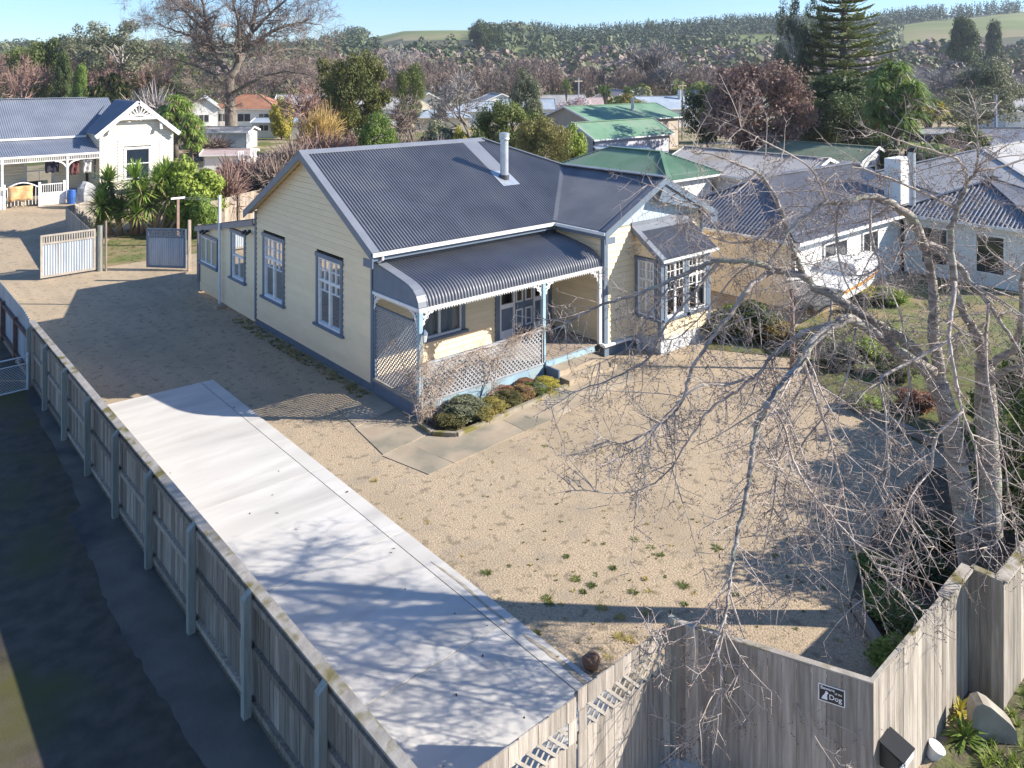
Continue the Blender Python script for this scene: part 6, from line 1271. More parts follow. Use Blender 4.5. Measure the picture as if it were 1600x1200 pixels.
def big_tree():
    rr = random.Random(31); Yb = 97.0; q = C2W((362 - 800) / FOC * Yb, Yb); t = thing('bare_tree', 'huge spreading bare tree rising behind the left villa into the sky', 'tree', q)
    L = [('trunk', 0.80, 0.55, [(363, 228, 97), (361, 190, 97), (359, 150, 97), (358, 118, 97)]),
         ('limb', 0.45, 0.06, [(358, 120, 97), (340, 88, 97), (324, 50, 96), (318, 10, 95.5), (308, -40, 95)]), ('limb', 0.48, 0.07, [(360, 122, 97), (382, 80, 97.5), (394, 44, 98), (400, 4, 98), (410, -45, 98)]),
         ('limb', 0.26, 0.04, [(342, 92, 97), (312, 66, 96), (275, 48, 95), (240, 36, 94)]), ('limb', 0.28, 0.04, [(384, 78, 97.5), (425, 50, 99), (465, 36, 100), (505, 40, 101)]), ('limb', 0.30, 0.05, [(371, 98, 97.2), (374, 55, 94), (366, 8, 92), (360, -35, 91)]),
         ('limb', 0.25, 0.04, [(362, 146, 97), (405, 122, 95), (450, 112, 93), (500, 122, 92)]), ('limb', 0.24, 0.04, [(358, 138, 97), (325, 112, 99), (285, 96, 101), (255, 92, 102)]), ('limb', 0.2, 0.04, [(392, 52, 98), (430, 14, 97), (460, -12, 96), (490, -30, 95)]), ('limb', 0.2, 0.04, [(325, 52, 96), (290, 18, 97), (262, -4, 98), (240, -20, 98)]), ('limb', 0.22, 0.04, [(378, 88, 97.4), (412, 84, 101), (455, 76, 104), (500, 82, 106)]), ('limb', 0.2, 0.04, [(345, 96, 97), (330, 76, 101), (300, 30, 105), (285, 0, 106)]), ('limb', 0.16, 0.03, [(366, 176, 97), (350, 160, 95), (330, 150, 94), (312, 152, 93)])]
    tw, sb = MB(), MB()
    def grow(p, d, L_, r, lev):
        n = 4; pts = [p]; dd = d.normalized()
        for i in range(n): dd = (dd + rv(rr) * 0.22 + Vector((0, 0, 0.05))).normalized(); pts.append(pts[-1] + dd * L_ / n)
        (sb if lev == 0 else tw).tube(pts, [max(0.011, r * (1 - 0.6 * i / n)) for i in range(n + 1)], 4 if lev == 0 else 3, cap=False)
        if lev < 3:
            for _ in range((6, 5, 3)[lev]):
                i = rr.randint(1, n); s_ = rv(rr); tt = (pts[i] - pts[i - 1]).normalized(); s_ = (s_ - tt * s_.dot(tt)).normalized(); grow(pts[i], tt * 0.9 + s_ * rr.uniform(0.5, 1.1), L_ * rr.uniform(0.4, 0.65), r * 0.5, lev + 1)
    for (nm, ra, rb, pts) in L:
        P = spline([D(*p) for p in pts], 5); n = len(P)
        if nm == 'trunk': P[0].z = -0.2
        else: P = [p + rv(rr) * 0.10 for p in P]
        rad = [ra + (rb - ra) * i / (n - 1) for i in range(n)]
        MB().tube(P, rad, 10).build(nm, BARK2, t, smooth=True)
        if nm == 'limb':
            for i in range(3, n):
                for _ in range(2): tt = (P[i] - P[i - 1]).normalized(); s_ = rv(rr); s_ = (s_ - tt * s_.dot(tt)).normalized(); grow(P[i], tt * 0.7 + s_, rr.uniform(1.6, 3.6), max(0.03, rad[i] * 0.4), 0)
    sb.build('branches', BARK2, t, kind='stuff'); tw.build('twigs', TWB, t, kind='stuff')
def P_(k, name, label, cat, px, Y, top, wpx, mats=None, group=None, sq=1.0, rz=None, dia=None):
    q = C2W((px - 800) / FOC * Y, Y); h = EYE - (top - HOR) / FOC * Y; xs = [abs(v.co.x) for (_, me, _) in KITS[k] for v in me.vertices] if dia is None else None
    if k not in DIA: DIA[k] = 2 * sorted(math.hypot(v.co.x, v.co.y) for v in KITS[k][1][1].vertices)[int(len(KITS[k][1][1].vertices) * 0.95)]
    return plant(k, name, label, cat, q, h, wpx / FOC * Y / DIA[k], group, rz, mats, sq)
DIA = {}
F = lambda m: {'foliage': m}
T = lambda m, t=None: {'twigs': m} if t is None else {'twigs': m, 'trunk': t}
big_tree()
P_('leafy2', 'evergreen_tree', 'dense dark olive evergreen tree right of the huge bare tree', 'tree', 545, 84, 74, 120, F(LM('deep_olive_leaf', (0.072, 0.088, 0.019), (0.184, 0.184, 0.040))))
P_('shrub', 'conifer_bush', 'egg shaped bright green conifer bush behind the villa ridge', 'bush', 590, 60, 170, 62, F(MIDG))
P_('leafy0', 'tree', 'tall leafy green tree behind the cream gabled house', 'tree', 642, 112, 94, 46, F(OLIVE))
P_('bare1', 'bare_tree', 'grey bare tree in front of the cream gabled house', 'tree', 735, 92, 104, 125, T(TWG))
P_('leafy2', 'evergreen_tree', 'broad dark green tree just left of the flue, behind the roof', 'tree', 800, 66, 150, 110, F(OLIVE)); P_('leafy0', 'evergreen_tree', 'yellowish green tree right of the flue', 'tree', 848, 58, 178, 80, F(LM('mottled_olive_leaf', (0.120, 0.128, 0.032), (0.320, 0.272, 0.096)))); P_('hedge', 'bush', 'lime green bush left of the lilac gable', 'bush', 893, 66, 188, 44, F(LIME))
P_('leafy1', 'evergreen_tree', 'olive tree above the flue among bare crowns', 'tree', 822, 95, 104, 50, F(GREYG))
P_('hedge', 'bush', 'dark green bush at the right end of the villa ridge', 'bush', 755, 58, 200, 60, F(DKGRN)); P_('hedge', 'bush', 'grey green bush below the pale blue garage roof', 'bush', 690, 66, 184, 70, F(GREYG)); P_('hedge', 'bush', 'small yellow green bush below the grey bare tree', 'bush', 722, 64, 192, 36, F(YELL))
P_('leafy1', 'blossom_tree', 'pale pink blossoming tree left of the green roofs', 'tree', 902, 98, 150, 76, F(PINKW)); P_('leafy1', 'tree', 'round yellow olive tree in front of the white cottage', 'tree', 984, 116, 145, 52, F(LM('gold_olive_leaf', (0.160, 0.144, 0.032), (0.320, 0.272, 0.080))))
P_('leafy2', 'bronze_tree', 'large round bronze brown tree right of the green roofs', 'tree', 1180, 70, 88, 178, F(BRONZE)); P_('leafy0', 'evergreen_tree', 'dark tree tucked behind the left side of the bronze tree', 'tree', 1105, 84, 128, 70, F(DKGRN))
P_('norfolk', 'norfolk_pine', 'tall tiered pine with horizontal branches reaching above the skyline', 'tree', 1318, 86, -40, 190); P_('conifer', 'conifer', 'dark dense conifer filling the shade below the tiered pine', 'tree', 1310, 80, 110, 150, F(DKGRN)); P_('leafy2', 'evergreen_tree', 'dark evergreen behind the moss green shed', 'tree', 1290, 76, 140, 120, F(DKGRN)); P_('leafy0', 'evergreen_tree', 'dark shrubby evergreen left of the cabbage tree trunk', 'tree', 1350, 74, 160, 70, F(DKGRN))
P_('gum', 'gum_tree', 'slim tall gum tree left of the tiered pine', 'tree', 1238, 88, -14, 62); P_('gum', 'gum_tree', 'slim dark gum tree touching the tiered pine', 'tree', 1272, 90, -8, 56, F(DKGRN))
P_('cabbage', 'cabbage_tree', 'cabbage tree with thick shaggy crown behind the white chimney', 'tree', 1397, 66, 86, 100); P_('fern', 'tree_fern', 'arching tree fern right of the cabbage tree trunk', 'fern', 1442, 60, 196, 90); P_('fern', 'tree_fern', 'tree fern in front, with fronds hanging over the fence', 'fern', 1470, 57, 205, 78)
P_('gum', 'grey_tree', 'wide grey green tree at the right edge', 'tree', 1520, 84, 132, 150, F(GREYG)); P_('leafy1', 'tree', 'taller grey green tree behind at the right edge', 'tree', 1545, 108, 86, 90, F(GREYG)); P_('bare2', 'bare_tree', 'grey bare tree right of the cabbage tree crown', 'tree', 1470, 112, 92, 130, T(TWG)); P_('palmette', 'palm', 'orange and green palm behind the cabbage tree', 'palm', 1450, 80, 150, 50, {'leaves': YELL})
P_('hedge', 'bush', 'dark bush below the cabbage tree', 'bush', 1372, 62, 205, 50, F(DKGRN)); P_('hedge', 'bush', 'dark hedge along the fence below the grey green tree', 'bush', 1500, 64, 190, 90, F(OLIVE)); P_('bareshrub', 'bare_shrub', 'reddish bare shrub beside the tree fern', 'shrub', 1488, 62, 205, 50)
P_('palmette', 'palm', 'palm between the far pink roofs', 'palm', 946, 140, 128, 30); P_('palmette', 'palm', 'grey palm in front of the white pink roofed house', 'palm', 982, 142, 130, 26); P_('palmette', 'palm', 'thin palm rising above the bare trees in the middle', 'palm', 885, 150, 118, 18)
P_('cabbage', 'cabbage_tree', 'pale green cabbage tree right of the left villa gable', 'tree', 275, 78, 142, 62); P_('cabbage', 'cabbage_tree', 'cabbage tree drooping behind the villa gable corner', 'tree', 300, 70, 172, 44); P_('cabbage', 'cabbage_tree', 'dark cabbage tree above the left villa ridge', 'tree', 168, 92, 108, 64, {'leaves': DKGRN})
P_('gum', 'gum_tree', 'tall open gum tree with white trunk on the left skyline', 'tree', 190, 140, 28, 150); P_('gum', 'gum_tree', 'lower gum tree left of the white trunked gum', 'tree', 140, 150, 30, 80)
P_('leafy0', 'tree', 'olive tree behind the left villa ridge', 'tree', 60, 150, 55, 90, F(OLIVE)); P_('leafy2', 'tree', 'broad grey olive tree right of the first olive tree', 'tree', 105, 165, 48, 110, F(GREYG)); P_('conifer', 'conifer', 'small bright green conifer above the left villa roof', 'tree', 126, 115, 95, 30, F(MIDG)); P_('conifer', 'conifer', 'dark conifer beside the small bright one', 'tree', 100, 125, 76, 34, F(DKGRN)); P_('leafy1', 'tree', 'round green tree right of the white roofed building', 'tree', 290, 130, 82, 44, F(MIDG)); P_('leafy2', 'tree', 'low dark green tree below the white roofed building', 'tree', 238, 135, 98, 60, F(OLIVE))
P_('bareup', 'bare_tree', 'pale upright bare tree in front of the pine hill', 'tree', 1008, 190, 58, 70, T(TWG)); P_('bareup', 'bare_tree', 'grey upright bare tree right of the pale one', 'tree', 1050, 180, 90, 66, T(TWG)); P_('leafy0', 'evergreen_tree', 'dark bush tree at the left foot of the tiered pine', 'tree', 1230, 100, 92, 60, F(OLIVE)); P_('bare0', 'bare_tree', 'pale bare tree below the grassy knoll', 'tree', 604, 190, 62, 80, T(TWG)); P_('leafy2', 'tree', 'dark skyline tree crowning the middle ridge', 'tree', 762, 420, 28, 60, F(DKGRN)); P_('leafy2', 'pine_clump', 'dark clump of pines alone on the ridge crest', 'tree', 1020, 620, 26, 30, F(DKGRN)); P_('conifer', 'conifer', 'large dark conifer on the right hillside', 'tree', 1508, 260, 20, 60, F(DKGRN)); P_('conifer', 'conifer', 'pointed conifer on the right hill field', 'tree', 1553, 300, 26, 34, F(DKGRN))
P_('bareshrub', 'bare_shrub', 'yellow leaved shrub behind the pale pole', 'shrub', 505, 72, 150, 70, T(LM('ochre_leaf', (0.352, 0.240, 0.080), (0.528, 0.384, 0.144)))); P_('leafy1', 'tree', 'rusty olive tree above the bare tangle', 'tree', 500, 84, 148, 60, F(LM('rusty_leaf', (0.208, 0.152, 0.048), (0.384, 0.288, 0.112)))); P_('bare2', 'bare_tree', 'brown bare tree left of the egg shaped bush', 'tree', 640, 72, 140, 120); P_('bare1', 'bare_tree', 'brown bare tree leaning over the yard behind the ridge', 'tree', 455, 76, 120, 130, T(TWR)); P_('hedge', 'bush', 'yellow flowered bush by the rust brown roof', 'bush', 440, 105, 148, 34, F(YELL))
# tangle of bare shrubs along the back fence
for i, (px, Y, top, w, col_, lab) in enumerate(((352, 47, 245, 80, TWR, 'reddish bare shrub next to the lime green shrub'), (385, 52, 228, 100, TWR, 'reddish bare shrub below the garden chairs'), (425, 50, 232, 90, TWB, 'brown bare shrub left of the villa gable peak'), (455, 56, 205, 110, TWB, 'tall brown bare shrub above the villa gable peak'), (505, 60, 190, 100, TWR, 'reddish bare shrub right of the gable peak'), (550, 62, 196, 80, TWR, 'reddish bare shrub left of the conifer bush'), (640, 64, 198, 90, TWB, 'brown bare shrub right of the conifer bush'), (690, 62, 204, 80, TWG, 'grey bare shrub above the middle of the ridge'), (330, 80, 205, 70, TWB, 'brown bare shrub at the foot of the low grey shed'), (240, 90, 120, 90, TWG, 'pale bare shrub behind the left villa gable'), (1135, 60, 215, 60, TWG, 'grey bare shrub under the bronze tree'), (1000, 66, 222, 60, PINKW, 'pale flowering shrub below the green gabled front'))):
    P_('bareshrub', 'bare_shrub', lab, 'shrub', px, Y, top, w, T(col_))
# yuccas by the back gate and the lime shrub beside them
YK = [((176, 372), [(160, 345)], 'small yucca at the fence end'), ((190, 362), [(163, 308), (170, 284)], 'yucca with two leaning heads at the left of the clump'), ((206, 360), [(206, 312), (212, 278)], 'yucca with pale curved stem in the middle of the clump'), ((222, 358), [(247, 286), (232, 322)], 'yucca rising right of the curved stem'), ((240, 356), [(268, 306), (258, 272)], 'tall dark yucca against the lime shrub'), ((262, 356), [(300, 322)], 'yucca head behind the clothesline'), ((150, 362), [(158, 322), (176, 330)], 'yucca over the old paling fence'), ((214, 358), [(222, 300), (190, 330)], 'dense yucca in the heart of the clump'), ((250, 356), [(282, 286), (284, 330)], 'yucca against the right side of the clump'), ((232, 357), [(245, 318), (214, 334)], 'yucca in front of the dark one')]
for i, (bp2, hs, lab) in enumerate(YK):
    b0 = G(*bp2); b0 = C2W(*(lambda c: (c[0] / c[1] * 44.0, 44.0))(W2C(b0.x, b0.y))); t = thing('yucca', lab, 'yucca', b0, 'yuccas by the back gate'); rr = random.Random(60 + i)
    hd = []
    for (px, py) in hs:
        q = D(px, py, 44.0 + rr.uniform(-0.8, 0.8)); hd.append((q.x - b0.x, q.y - b0.y, q.z, 0, 0))
    a, b, c = sword_kit(80 + i, hd, 200, 1.3, 0.038, 0.12, 0.10); a.v, b.v, c.v = [[(x + b0.x, y + b0.y, z) for x, y, z in m.v] for m in (a, b, c)]
    a.build('stem', mat('yucca_stem', (0.30, 0.22, 0.15), (0.40, 0.31, 0.22), scale=5, rough=0.9), t, smooth=True); b.build('leaves', SWORD, t, kind='stuff')
    if c.v: c.build('dead_leaves', DEADL, t, kind='stuff')
P_('hedge', 'shrub', 'lime green leafy shrub between the yuccas and the lean-to', 'shrub', 298, 45, 238, 92, F(LIME)); P_('hedge', 'shrub', 'small green shrub at the foot of the clothesline', 'shrub', 318, 43, 300, 40, F(MIDG))
# ------------------------------------------------------------------ hills and far woods
prof_ = [(-900, 84), (-200, 84), (0, 82), (200, 80), (400, 82), (480, 78), (560, 62), (640, 48), (720, 47), (800, 52), (900, 62), (1000, 58), (1060, 54), (1150, 44), (1250, 40), (1330, 46), (1400, 36), (1460, 30), (1600, 18), (1900, 0), (2500, 0)]
def pk(px):
    for (a, b) in zip(prof_, prof_[1:]):
        if a[0] <= px <= b[0]: t = (px - a[0]) / (b[0] - a[0]); t = t * t * (3 - 2 * t); return a[1] + (b[1] - a[1]) * t
    return 84
YR = 760.0
def hz(px, Y):
    top = EYE + (HOR - pk(px)) / FOC * YR; t = max(0, min(1, (Y - 235) / (YR - 235))); s = t * t * (3 - 2 * t) * 0.45 + t * 0.55
    q = C2W((px - 800) / FOC * Y, Y); n = noise.noise(Vector((q.x * 0.006, q.y * 0.006, 0))) * 0.35 + noise.noise(Vector((q.x * 0.02, q.y * 0.02, 3))) * 0.10
    z = top * s * (1 + n * t * (1 - t) * 2.2)
    if Y > YR: z = top * max(0.0, 1 - (Y - YR) / 900)
    return z - 0.6 * (1 - min(1, t * 30))
HGR = mat('hill_pasture', (0.12, 0.155, 0.04), (0.21, 0.225, 0.075), scale=0.012, rough=0.95, c3=(0.27, 0.21, 0.12), scale3=0.006, lo3=0.5, hi3=0.62)
mb = MB(); pxs = list(range(-900, 2501, 34)); Ys = [235 + 525 * (i / 36) ** 1.15 for i in range(37)] + [800, 900, 1100, 1400, 1800]
for px in pxs:
    for Y in Ys: q = C2W((px - 800) / FOC * Y, Y); mb.v.append((q.x, q.y, hz(px, Y)))
nY = len(Ys)
for i in range(len(pxs) - 1):
    for j in range(nY - 1): mb.f.append((i * nY + j, (i + 1) * nY + j, (i + 1) * nY + j + 1, i * nY + j + 1))
def field(px, py):
    if 570 < px < 750 and py < 63: return True          # dry grassy knoll
    if 795 < px < 838 and 72 < py < 92: return True
    if 1155 < px < 1232 and 54 < py < 66: return True
    if px > 1395 and py < 62 - (px - 1395) * 0.02 and py > 40 - (px - 1395) * 0.10: return True
    if 1405 < px < 1480 and 40 < py < 66: return True
    return False
HBF = mat('bush_floor', (0.055, 0.06, 0.028), (0.09, 0.088, 0.045), scale=0.03, rough=1.0)
pst = MB(); keep = []
pst.v = mb.v
for f in mb.f:
    x = sum(mb.v[i][0] for i in f) / 4; y = sum(mb.v[i][1] for i in f) / 4; z = sum(mb.v[i][2] for i in f) / 4; X, Y = W2C(x, y)
    (pst.f if Y > 250 and field(800 + X / Y * FOC, HOR - (z - EYE) / Y * FOC) else keep).append(f)
mb.f = keep
o = mb.build('hills', HBF, None, smooth=True); o['kind'] = 'structure'
o = pst.build('pasture', HGR, None, smooth=True); o['kind'] = 'structure'
def clump(mb, c, r, h, rr, n, cone=False):
    for _ in range(n):
        d = rv(rr); d.z = abs(d.z) if rr.random() < 0.75 else d.z
        if cone: t = rr.random(); f = (1 - t) ** 0.8; p = c + Vector((d.x * r * f, d.y * r * f, h * (0.06 + 0.94 * t)))
        else: p = c + Vector((d.x * r, d.y * r, h * 0.55 + d.z * h * 0.45)) 
        nrm = (d + rv(rr) * 0.6).normalized(); t1 = nrm.orthogonal().normalized(); t1.rotate(Matrix.Rotation(rr.uniform(0, 6.28), 3, nrm)); w = nrm.cross(t1); s_ = (r * 0.24 if not cone else r * 0.36 * (1.1 - 0.6 * ((p.z - c.z) / h))) * rr.uniform(0.6, 1.2)
        mb.quad(p - t1 * s_, p - w * s_ * 0.7, p + t1 * s_, p + w * s_ * 0.7)
fr_ = random.Random(5); FD, FP, FO, FB = MB(), MB(), MB(), MB()
for _ in range(13500):
    px = fr_.uniform(-120, 1720); Y = 245 + 560 * fr_.random() ** 0.75; z = hz(px, Y); py = HOR - (z - EYE) / Y * FOC
    if field(px, py) or field(px, py - 9 / Y * FOC) or field(px, py - 4 / Y * FOC): continue
    q = C2W((px - 800) / FOC * Y, Y, z); pine = (830 < px < 1330 and Y > 520) or (px > 1300 and Y > 600) or (500 < px < 560 and Y > 500)
    if pine: clump(FP, q, fr_.uniform(2.2, 3.6), fr_.uniform(9, 15), fr_, 26, True)
    else:
        v = fr_.random(); m_ = FB if (v < 0.5 and Y < 380) else FD if v < 0.62 else FO
        clump(m_, q, fr_.uniform(3.0, 5.6) * (1.7 if fr_.random() < 0.18 else 1), fr_.uniform(4, 9) * (1.5 if fr_.random() < 0.15 else 1), fr_, 36)
for (m_, nm, mt) in ((FD, 'bush', LM('far_dark_bush', (0.056, 0.077, 0.032), (0.112, 0.136, 0.064), tr=0.1, sc=0.05)), (FO, 'bush', LM('far_olive_bush', (0.096, 0.109, 0.048), (0.184, 0.192, 0.096), tr=0.1, sc=0.05)), (FB, 'bush', LM('far_bare_brown_wood', (0.208, 0.152, 0.128), (0.320, 0.240, 0.208), tr=0.1, sc=0.05)), (FP, 'pine_forest', LM('far_pine', (0.040, 0.064, 0.032), (0.080, 0.112, 0.056), tr=0.05, sc=0.05))):
    o = m_.build(nm, mt); o['kind'] = 'stuff'; o['label'] = {'far_dark_bush': 'dark green native bush covering the far hills', 'far_olive_bush': 'olive green bush scattered over the far hills', 'far_bare_brown_wood': 'leafless brown woodland at the foot of the hills', 'far_pine': 'dark pine plantation along the far ridge'}[mt.name]; o['category'] = 'woodland'
# leafless belt between the houses and the hills: one wispy mass of crowns
def belt(name, mt, label, spots, seed):
    rr = random.Random(seed); mb = MB(); proto = []
    for sd in (seed + 1, seed + 2, seed + 3):
        a, b = bare_kit(sd, levels=4, spread=0.6, up=0.7, trunk=0.2, thick=0.018, twigw=0.0042, fork=3, tl=0.13); proto.append((a, b))
    for (px, Y, top, w) in spots:
        a, b = rr.choice(proto); h = EYE - (top - HOR) / FOC * Y; q = C2W((px - 800) / FOC * Y, Y); s_ = w / FOC * Y; an = rr.uniform(0, 6.28); ca, sa = math.cos(an), math.sin(an)
        for m_ in (a, b):
            k = len(mb.v); mb.v += [(q.x + (x * ca - y * sa) * s_, q.y + (x * sa + y * ca) * s_, z * h) for x, y, z in m_.v]; mb.f += [tuple(i + k for i in f) for f in m_.f]
    o = mb.build(name, mt); o['kind'] = 'stuff'; o['label'] = label; o['category'] = 'woodland'; return o
br_ = random.Random(9)
sp1 = [(br_.uniform(-40, 330), br_.uniform(125, 230), br_.uniform(70, 112), br_.uniform(50, 80)) for _ in range(34)]
sp2 = [(br_.uniform(360, 860), br_.uniform(165, 250), br_.uniform(78, 122), br_.uniform(45, 75)) for _ in range(84)]
sp3 = [(br_.uniform(830, 1240), br_.uniform(180, 250), br_.uniform(90, 120), br_.uniform(40, 66)) for _ in range(70)]
sp4 = [(br_.uniform(1420, 1680), br_.uniform(130, 240), br_.uniform(90, 118), br_.uniform(45, 70)) for _ in range(24)]
belt('woodland', TWR, 'reddish leafless trees massed behind the left villa', sp1, 200); belt('woodland', TWB, 'brown leafless trees massed behind the main villa ridge', sp2, 300); belt('woodland', TWB, 'leafless trees massed below the pine ridge', sp3, 400); belt('woodland', TWG, 'grey leafless trees massed at the right', sp4, 500)
mb1, mb2 = MB(), MB()
for _ in range(150):
    px = br_.uniform(-60, 1680); Y = br_.uniform(150, 240); q = C2W((px - 800) / FOC * Y, Y); clump(mb1 if br_.random() < 0.5 else mb2, q, br_.uniform(1.5, 3.5), br_.uniform(3, 7.5), br_, 120)
for m_, mt, lb in ((mb1, OLIVE, 'olive shrubs scattered between the far houses'), (mb2, GREYG, 'grey green shrubs scattered between the far houses')):
    o = m_.build('shrubbery', mt); o['kind'] = 'stuff'; o['label'] = lb; o['category'] = 'shrubbery'
# ------------------------------------------------------------------ planting near the house
hb = [(0.35, -3.15, 0.55, 0.75, LM('brown_olive_leaf', (0.10, 0.095, 0.035), (0.20, 0.18, 0.07)), 'dark clipped shrub at the corner of the verandah bed'), (0.9, -3.0, 0.80, 1.0, GREYG, 'taller grey green shrub against the verandah base'), (1.15, -3.28, 0.55, 0.8, LM('mixed_gold_leaf', (0.192, 0.176, 0.048), (0.416, 0.320, 0.096)), 'olive gold shrub in front of the taller grey one'), (1.75, -3.15, 0.5, 0.7, LM('dull_yellow_leaf', (0.22, 0.19, 0.05), (0.36, 0.30, 0.09)), 'yellow shrub in the verandah bed'), (2.3, -3.05, 0.5, 0.75, LM('brown_olive_leaf', (0.10, 0.095, 0.035), (0.20, 0.18, 0.07)), 'dark green shrub right of the yellow one'), (2.85, -3.0, 0.48, 0.7, LM('russet_leaf', (0.208, 0.128, 0.064), (0.384, 0.256, 0.112)), 'russet shrub in the middle of the verandah bed'), (3.35, -3.0, 0.42, 0.7, OLIVE, 'low olive shrub near the steps'), (3.85, -2.95, 0.45, 0.65, YELL, 'yellow shrub beside the entry steps'), (2.6, -2.6, 0.42, 0.6, LM('red_brown_leaf', (0.240, 0.112, 0.072), (0.352, 0.192, 0.112)), 'reddish shrub behind the russet one'), (3.4, -2.6, 0.40, 0.6, LM('red_brown_leaf', (0.240, 0.112, 0.072), (0.352, 0.192, 0.112)), 'reddish shrub against the base near the steps')]
def bdia(k):
    if k not in DIA: DIA[k] = 2 * sorted(math.hypot(v.co.x, v.co.y) for v in KITS[k][1][1].vertices)[int(len(KITS[k][1][1].vertices) * 0.95)]
    return DIA[k]
for (x, y, h, w, m_, lab) in hb: plant('hedge', 'shrub', lab, 'shrub', (x, y, 0), h * 0.72, w * 1.08 / bdia('hedge'), 'shrubs in the verandah bed', None, F(m_))
vr = random.Random(21); vt = MB(); VN = thing('climbing_vine', 'bare climbing vine tangled over the verandah lattice and corner post', 'vine', (0, -2.45, 0))
stems = [[(-0.1, -2.55, 0), (-0.05, -2.45, 0.8), (-0.02, -2.40, 1.5), (0.05, -2.38, 2.0)], [(0.1, -2.6, 0), (0.3, -2.45, 0.7), (0.7, -2.4, 1.3), (1.6, -2.39, 1.42), (2.6, -2.39, 1.40), (3.6, -2.38, 1.48), (4.3, -2.38, 1.55)], [(-0.15, -2.5, 0), (-0.1, -2.0, 0.7), (-0.08, -1.6, 1.3), (-0.07, -1.0, 1.9)], [(2.2, -2.6, 0), (2.25, -2.45, 0.6), (2.1, -2.4, 1.1), (1.9, -2.4, 1.45)], [(2.2, -2.6, 0), (2.5, -2.42, 0.9), (3.0, -2.4, 1.35), (3.8, -2.39, 1.5)], [(0.0, -2.6, 0), (0.2, -2.48, 0.5), (0.25, -2.42, 1.1), (0.1, -2.4, 1.6)], [(0.2, -2.7, 0), (0.5, -2.5, 0.5), (0.9, -2.42, 0.95), (1.5, -2.41, 1.2)]]
for sp_ in stems:
    P = spline([Vector(p) for p in sp_], 6); P = [p + rv(vr) * 0.02 for p in P]; MB().tube(P, [0.02 * (1 - 0.6 * i / len(P)) for i in range(len(P))], 6).build('stem', TWIG, VN, smooth=True)
    for _ in range(int(len(P) * 2.6)):
        i = vr.randint(2, len(P) - 1); d = rv(vr); d.y = -abs(d.y) * 0.25 - 0.02; d.z = d.z * 0.8; twig(vt, P[i], d, vr.uniform(0.15, 0.5), 0.006, 0, vr, -0.10)
vt.build('twigs', mat('pale_vine_twigs', (0.36, 0.27, 0.20), (0.52, 0.42, 0.34), scale=3, rough=0.9), VN, kind='stuff')
# right-hand garden: hedge, border plants, slender trunk, sleepers
SLP = mat('garden_sleeper', (0.22, 0.19, 0.155), (0.30, 0.27, 0.22), scale=3, rough=0.9, bump=0.3)
bed = [G(*p) for p in [(1325, 950), (1345, 880), (1372, 815), (1410, 765), (1450, 735), (1520, 720), (1640, 730), (1640, 1060), (1430, 1110), (1372, 1020)]]
sheet('garden_soil', [(p.x, p.y) for p in bed], 0.011, SOIL)
bed2 = [G(*p) for p in [(1100, 545), (1235, 560), (1320, 630), (1450, 700), (1640, 690), (1640, 560), (1450, 520), (1240, 515), (1110, 510)]]
sheet('garden_soil', [(p.x, p.y) for p in bed2], 0.012, mat('leafy_bed', (0.07, 0.06, 0.025), (0.15, 0.15, 0.05), scale=4, rough=1.0, bump=0.8, c3=(0.11, 0.15, 0.03), scale3=1.2))
for i, (a, b, lab) in enumerate((((1322, 634), (1452, 694), 'timber sleeper edging the upper garden bed'), ((1452, 694), (1560, 720), 'timber sleeper continuing behind the cherry trunk'), ((1335, 955), (1378, 1022), 'short timber edging board in the fence shadow'))):
    A, B = G(*a), G(*b); tag(MB().beam(A + Vector((0, 0, 0.10)), B + Vector((0, 0, 0.10)), 0.09, 0.22).build('sleeper', SLP), lab, 'edging')
st = thing('sapling', 'slender brown bare sapling beyond the cherry branches', 'tree', G(1238, 576)); q = G(1238, 576)
MB().tube([q, q + Vector((0.02, 0, 1.0)), q + Vector((0.0, 0.03, 2.4))], [0.085, 0.075, 0.05], 8).build('trunk', mat('red_brown_bark', (0.20, 0.13, 0.10), (0.28, 0.19, 0.15), scale=6, rough=0.9), st, smooth=True)
tb = MB()
for _ in range(26): twig(tb, q + Vector((0, 0, vr.uniform(1.6, 2.4))), Vector((vr.gauss(0, 1), vr.gauss(0, 1), 0.9)), vr.uniform(0.5, 1.3), 0.011, 0, vr, 0.02)
tb.build('twigs', TWIG, st, kind='stuff')
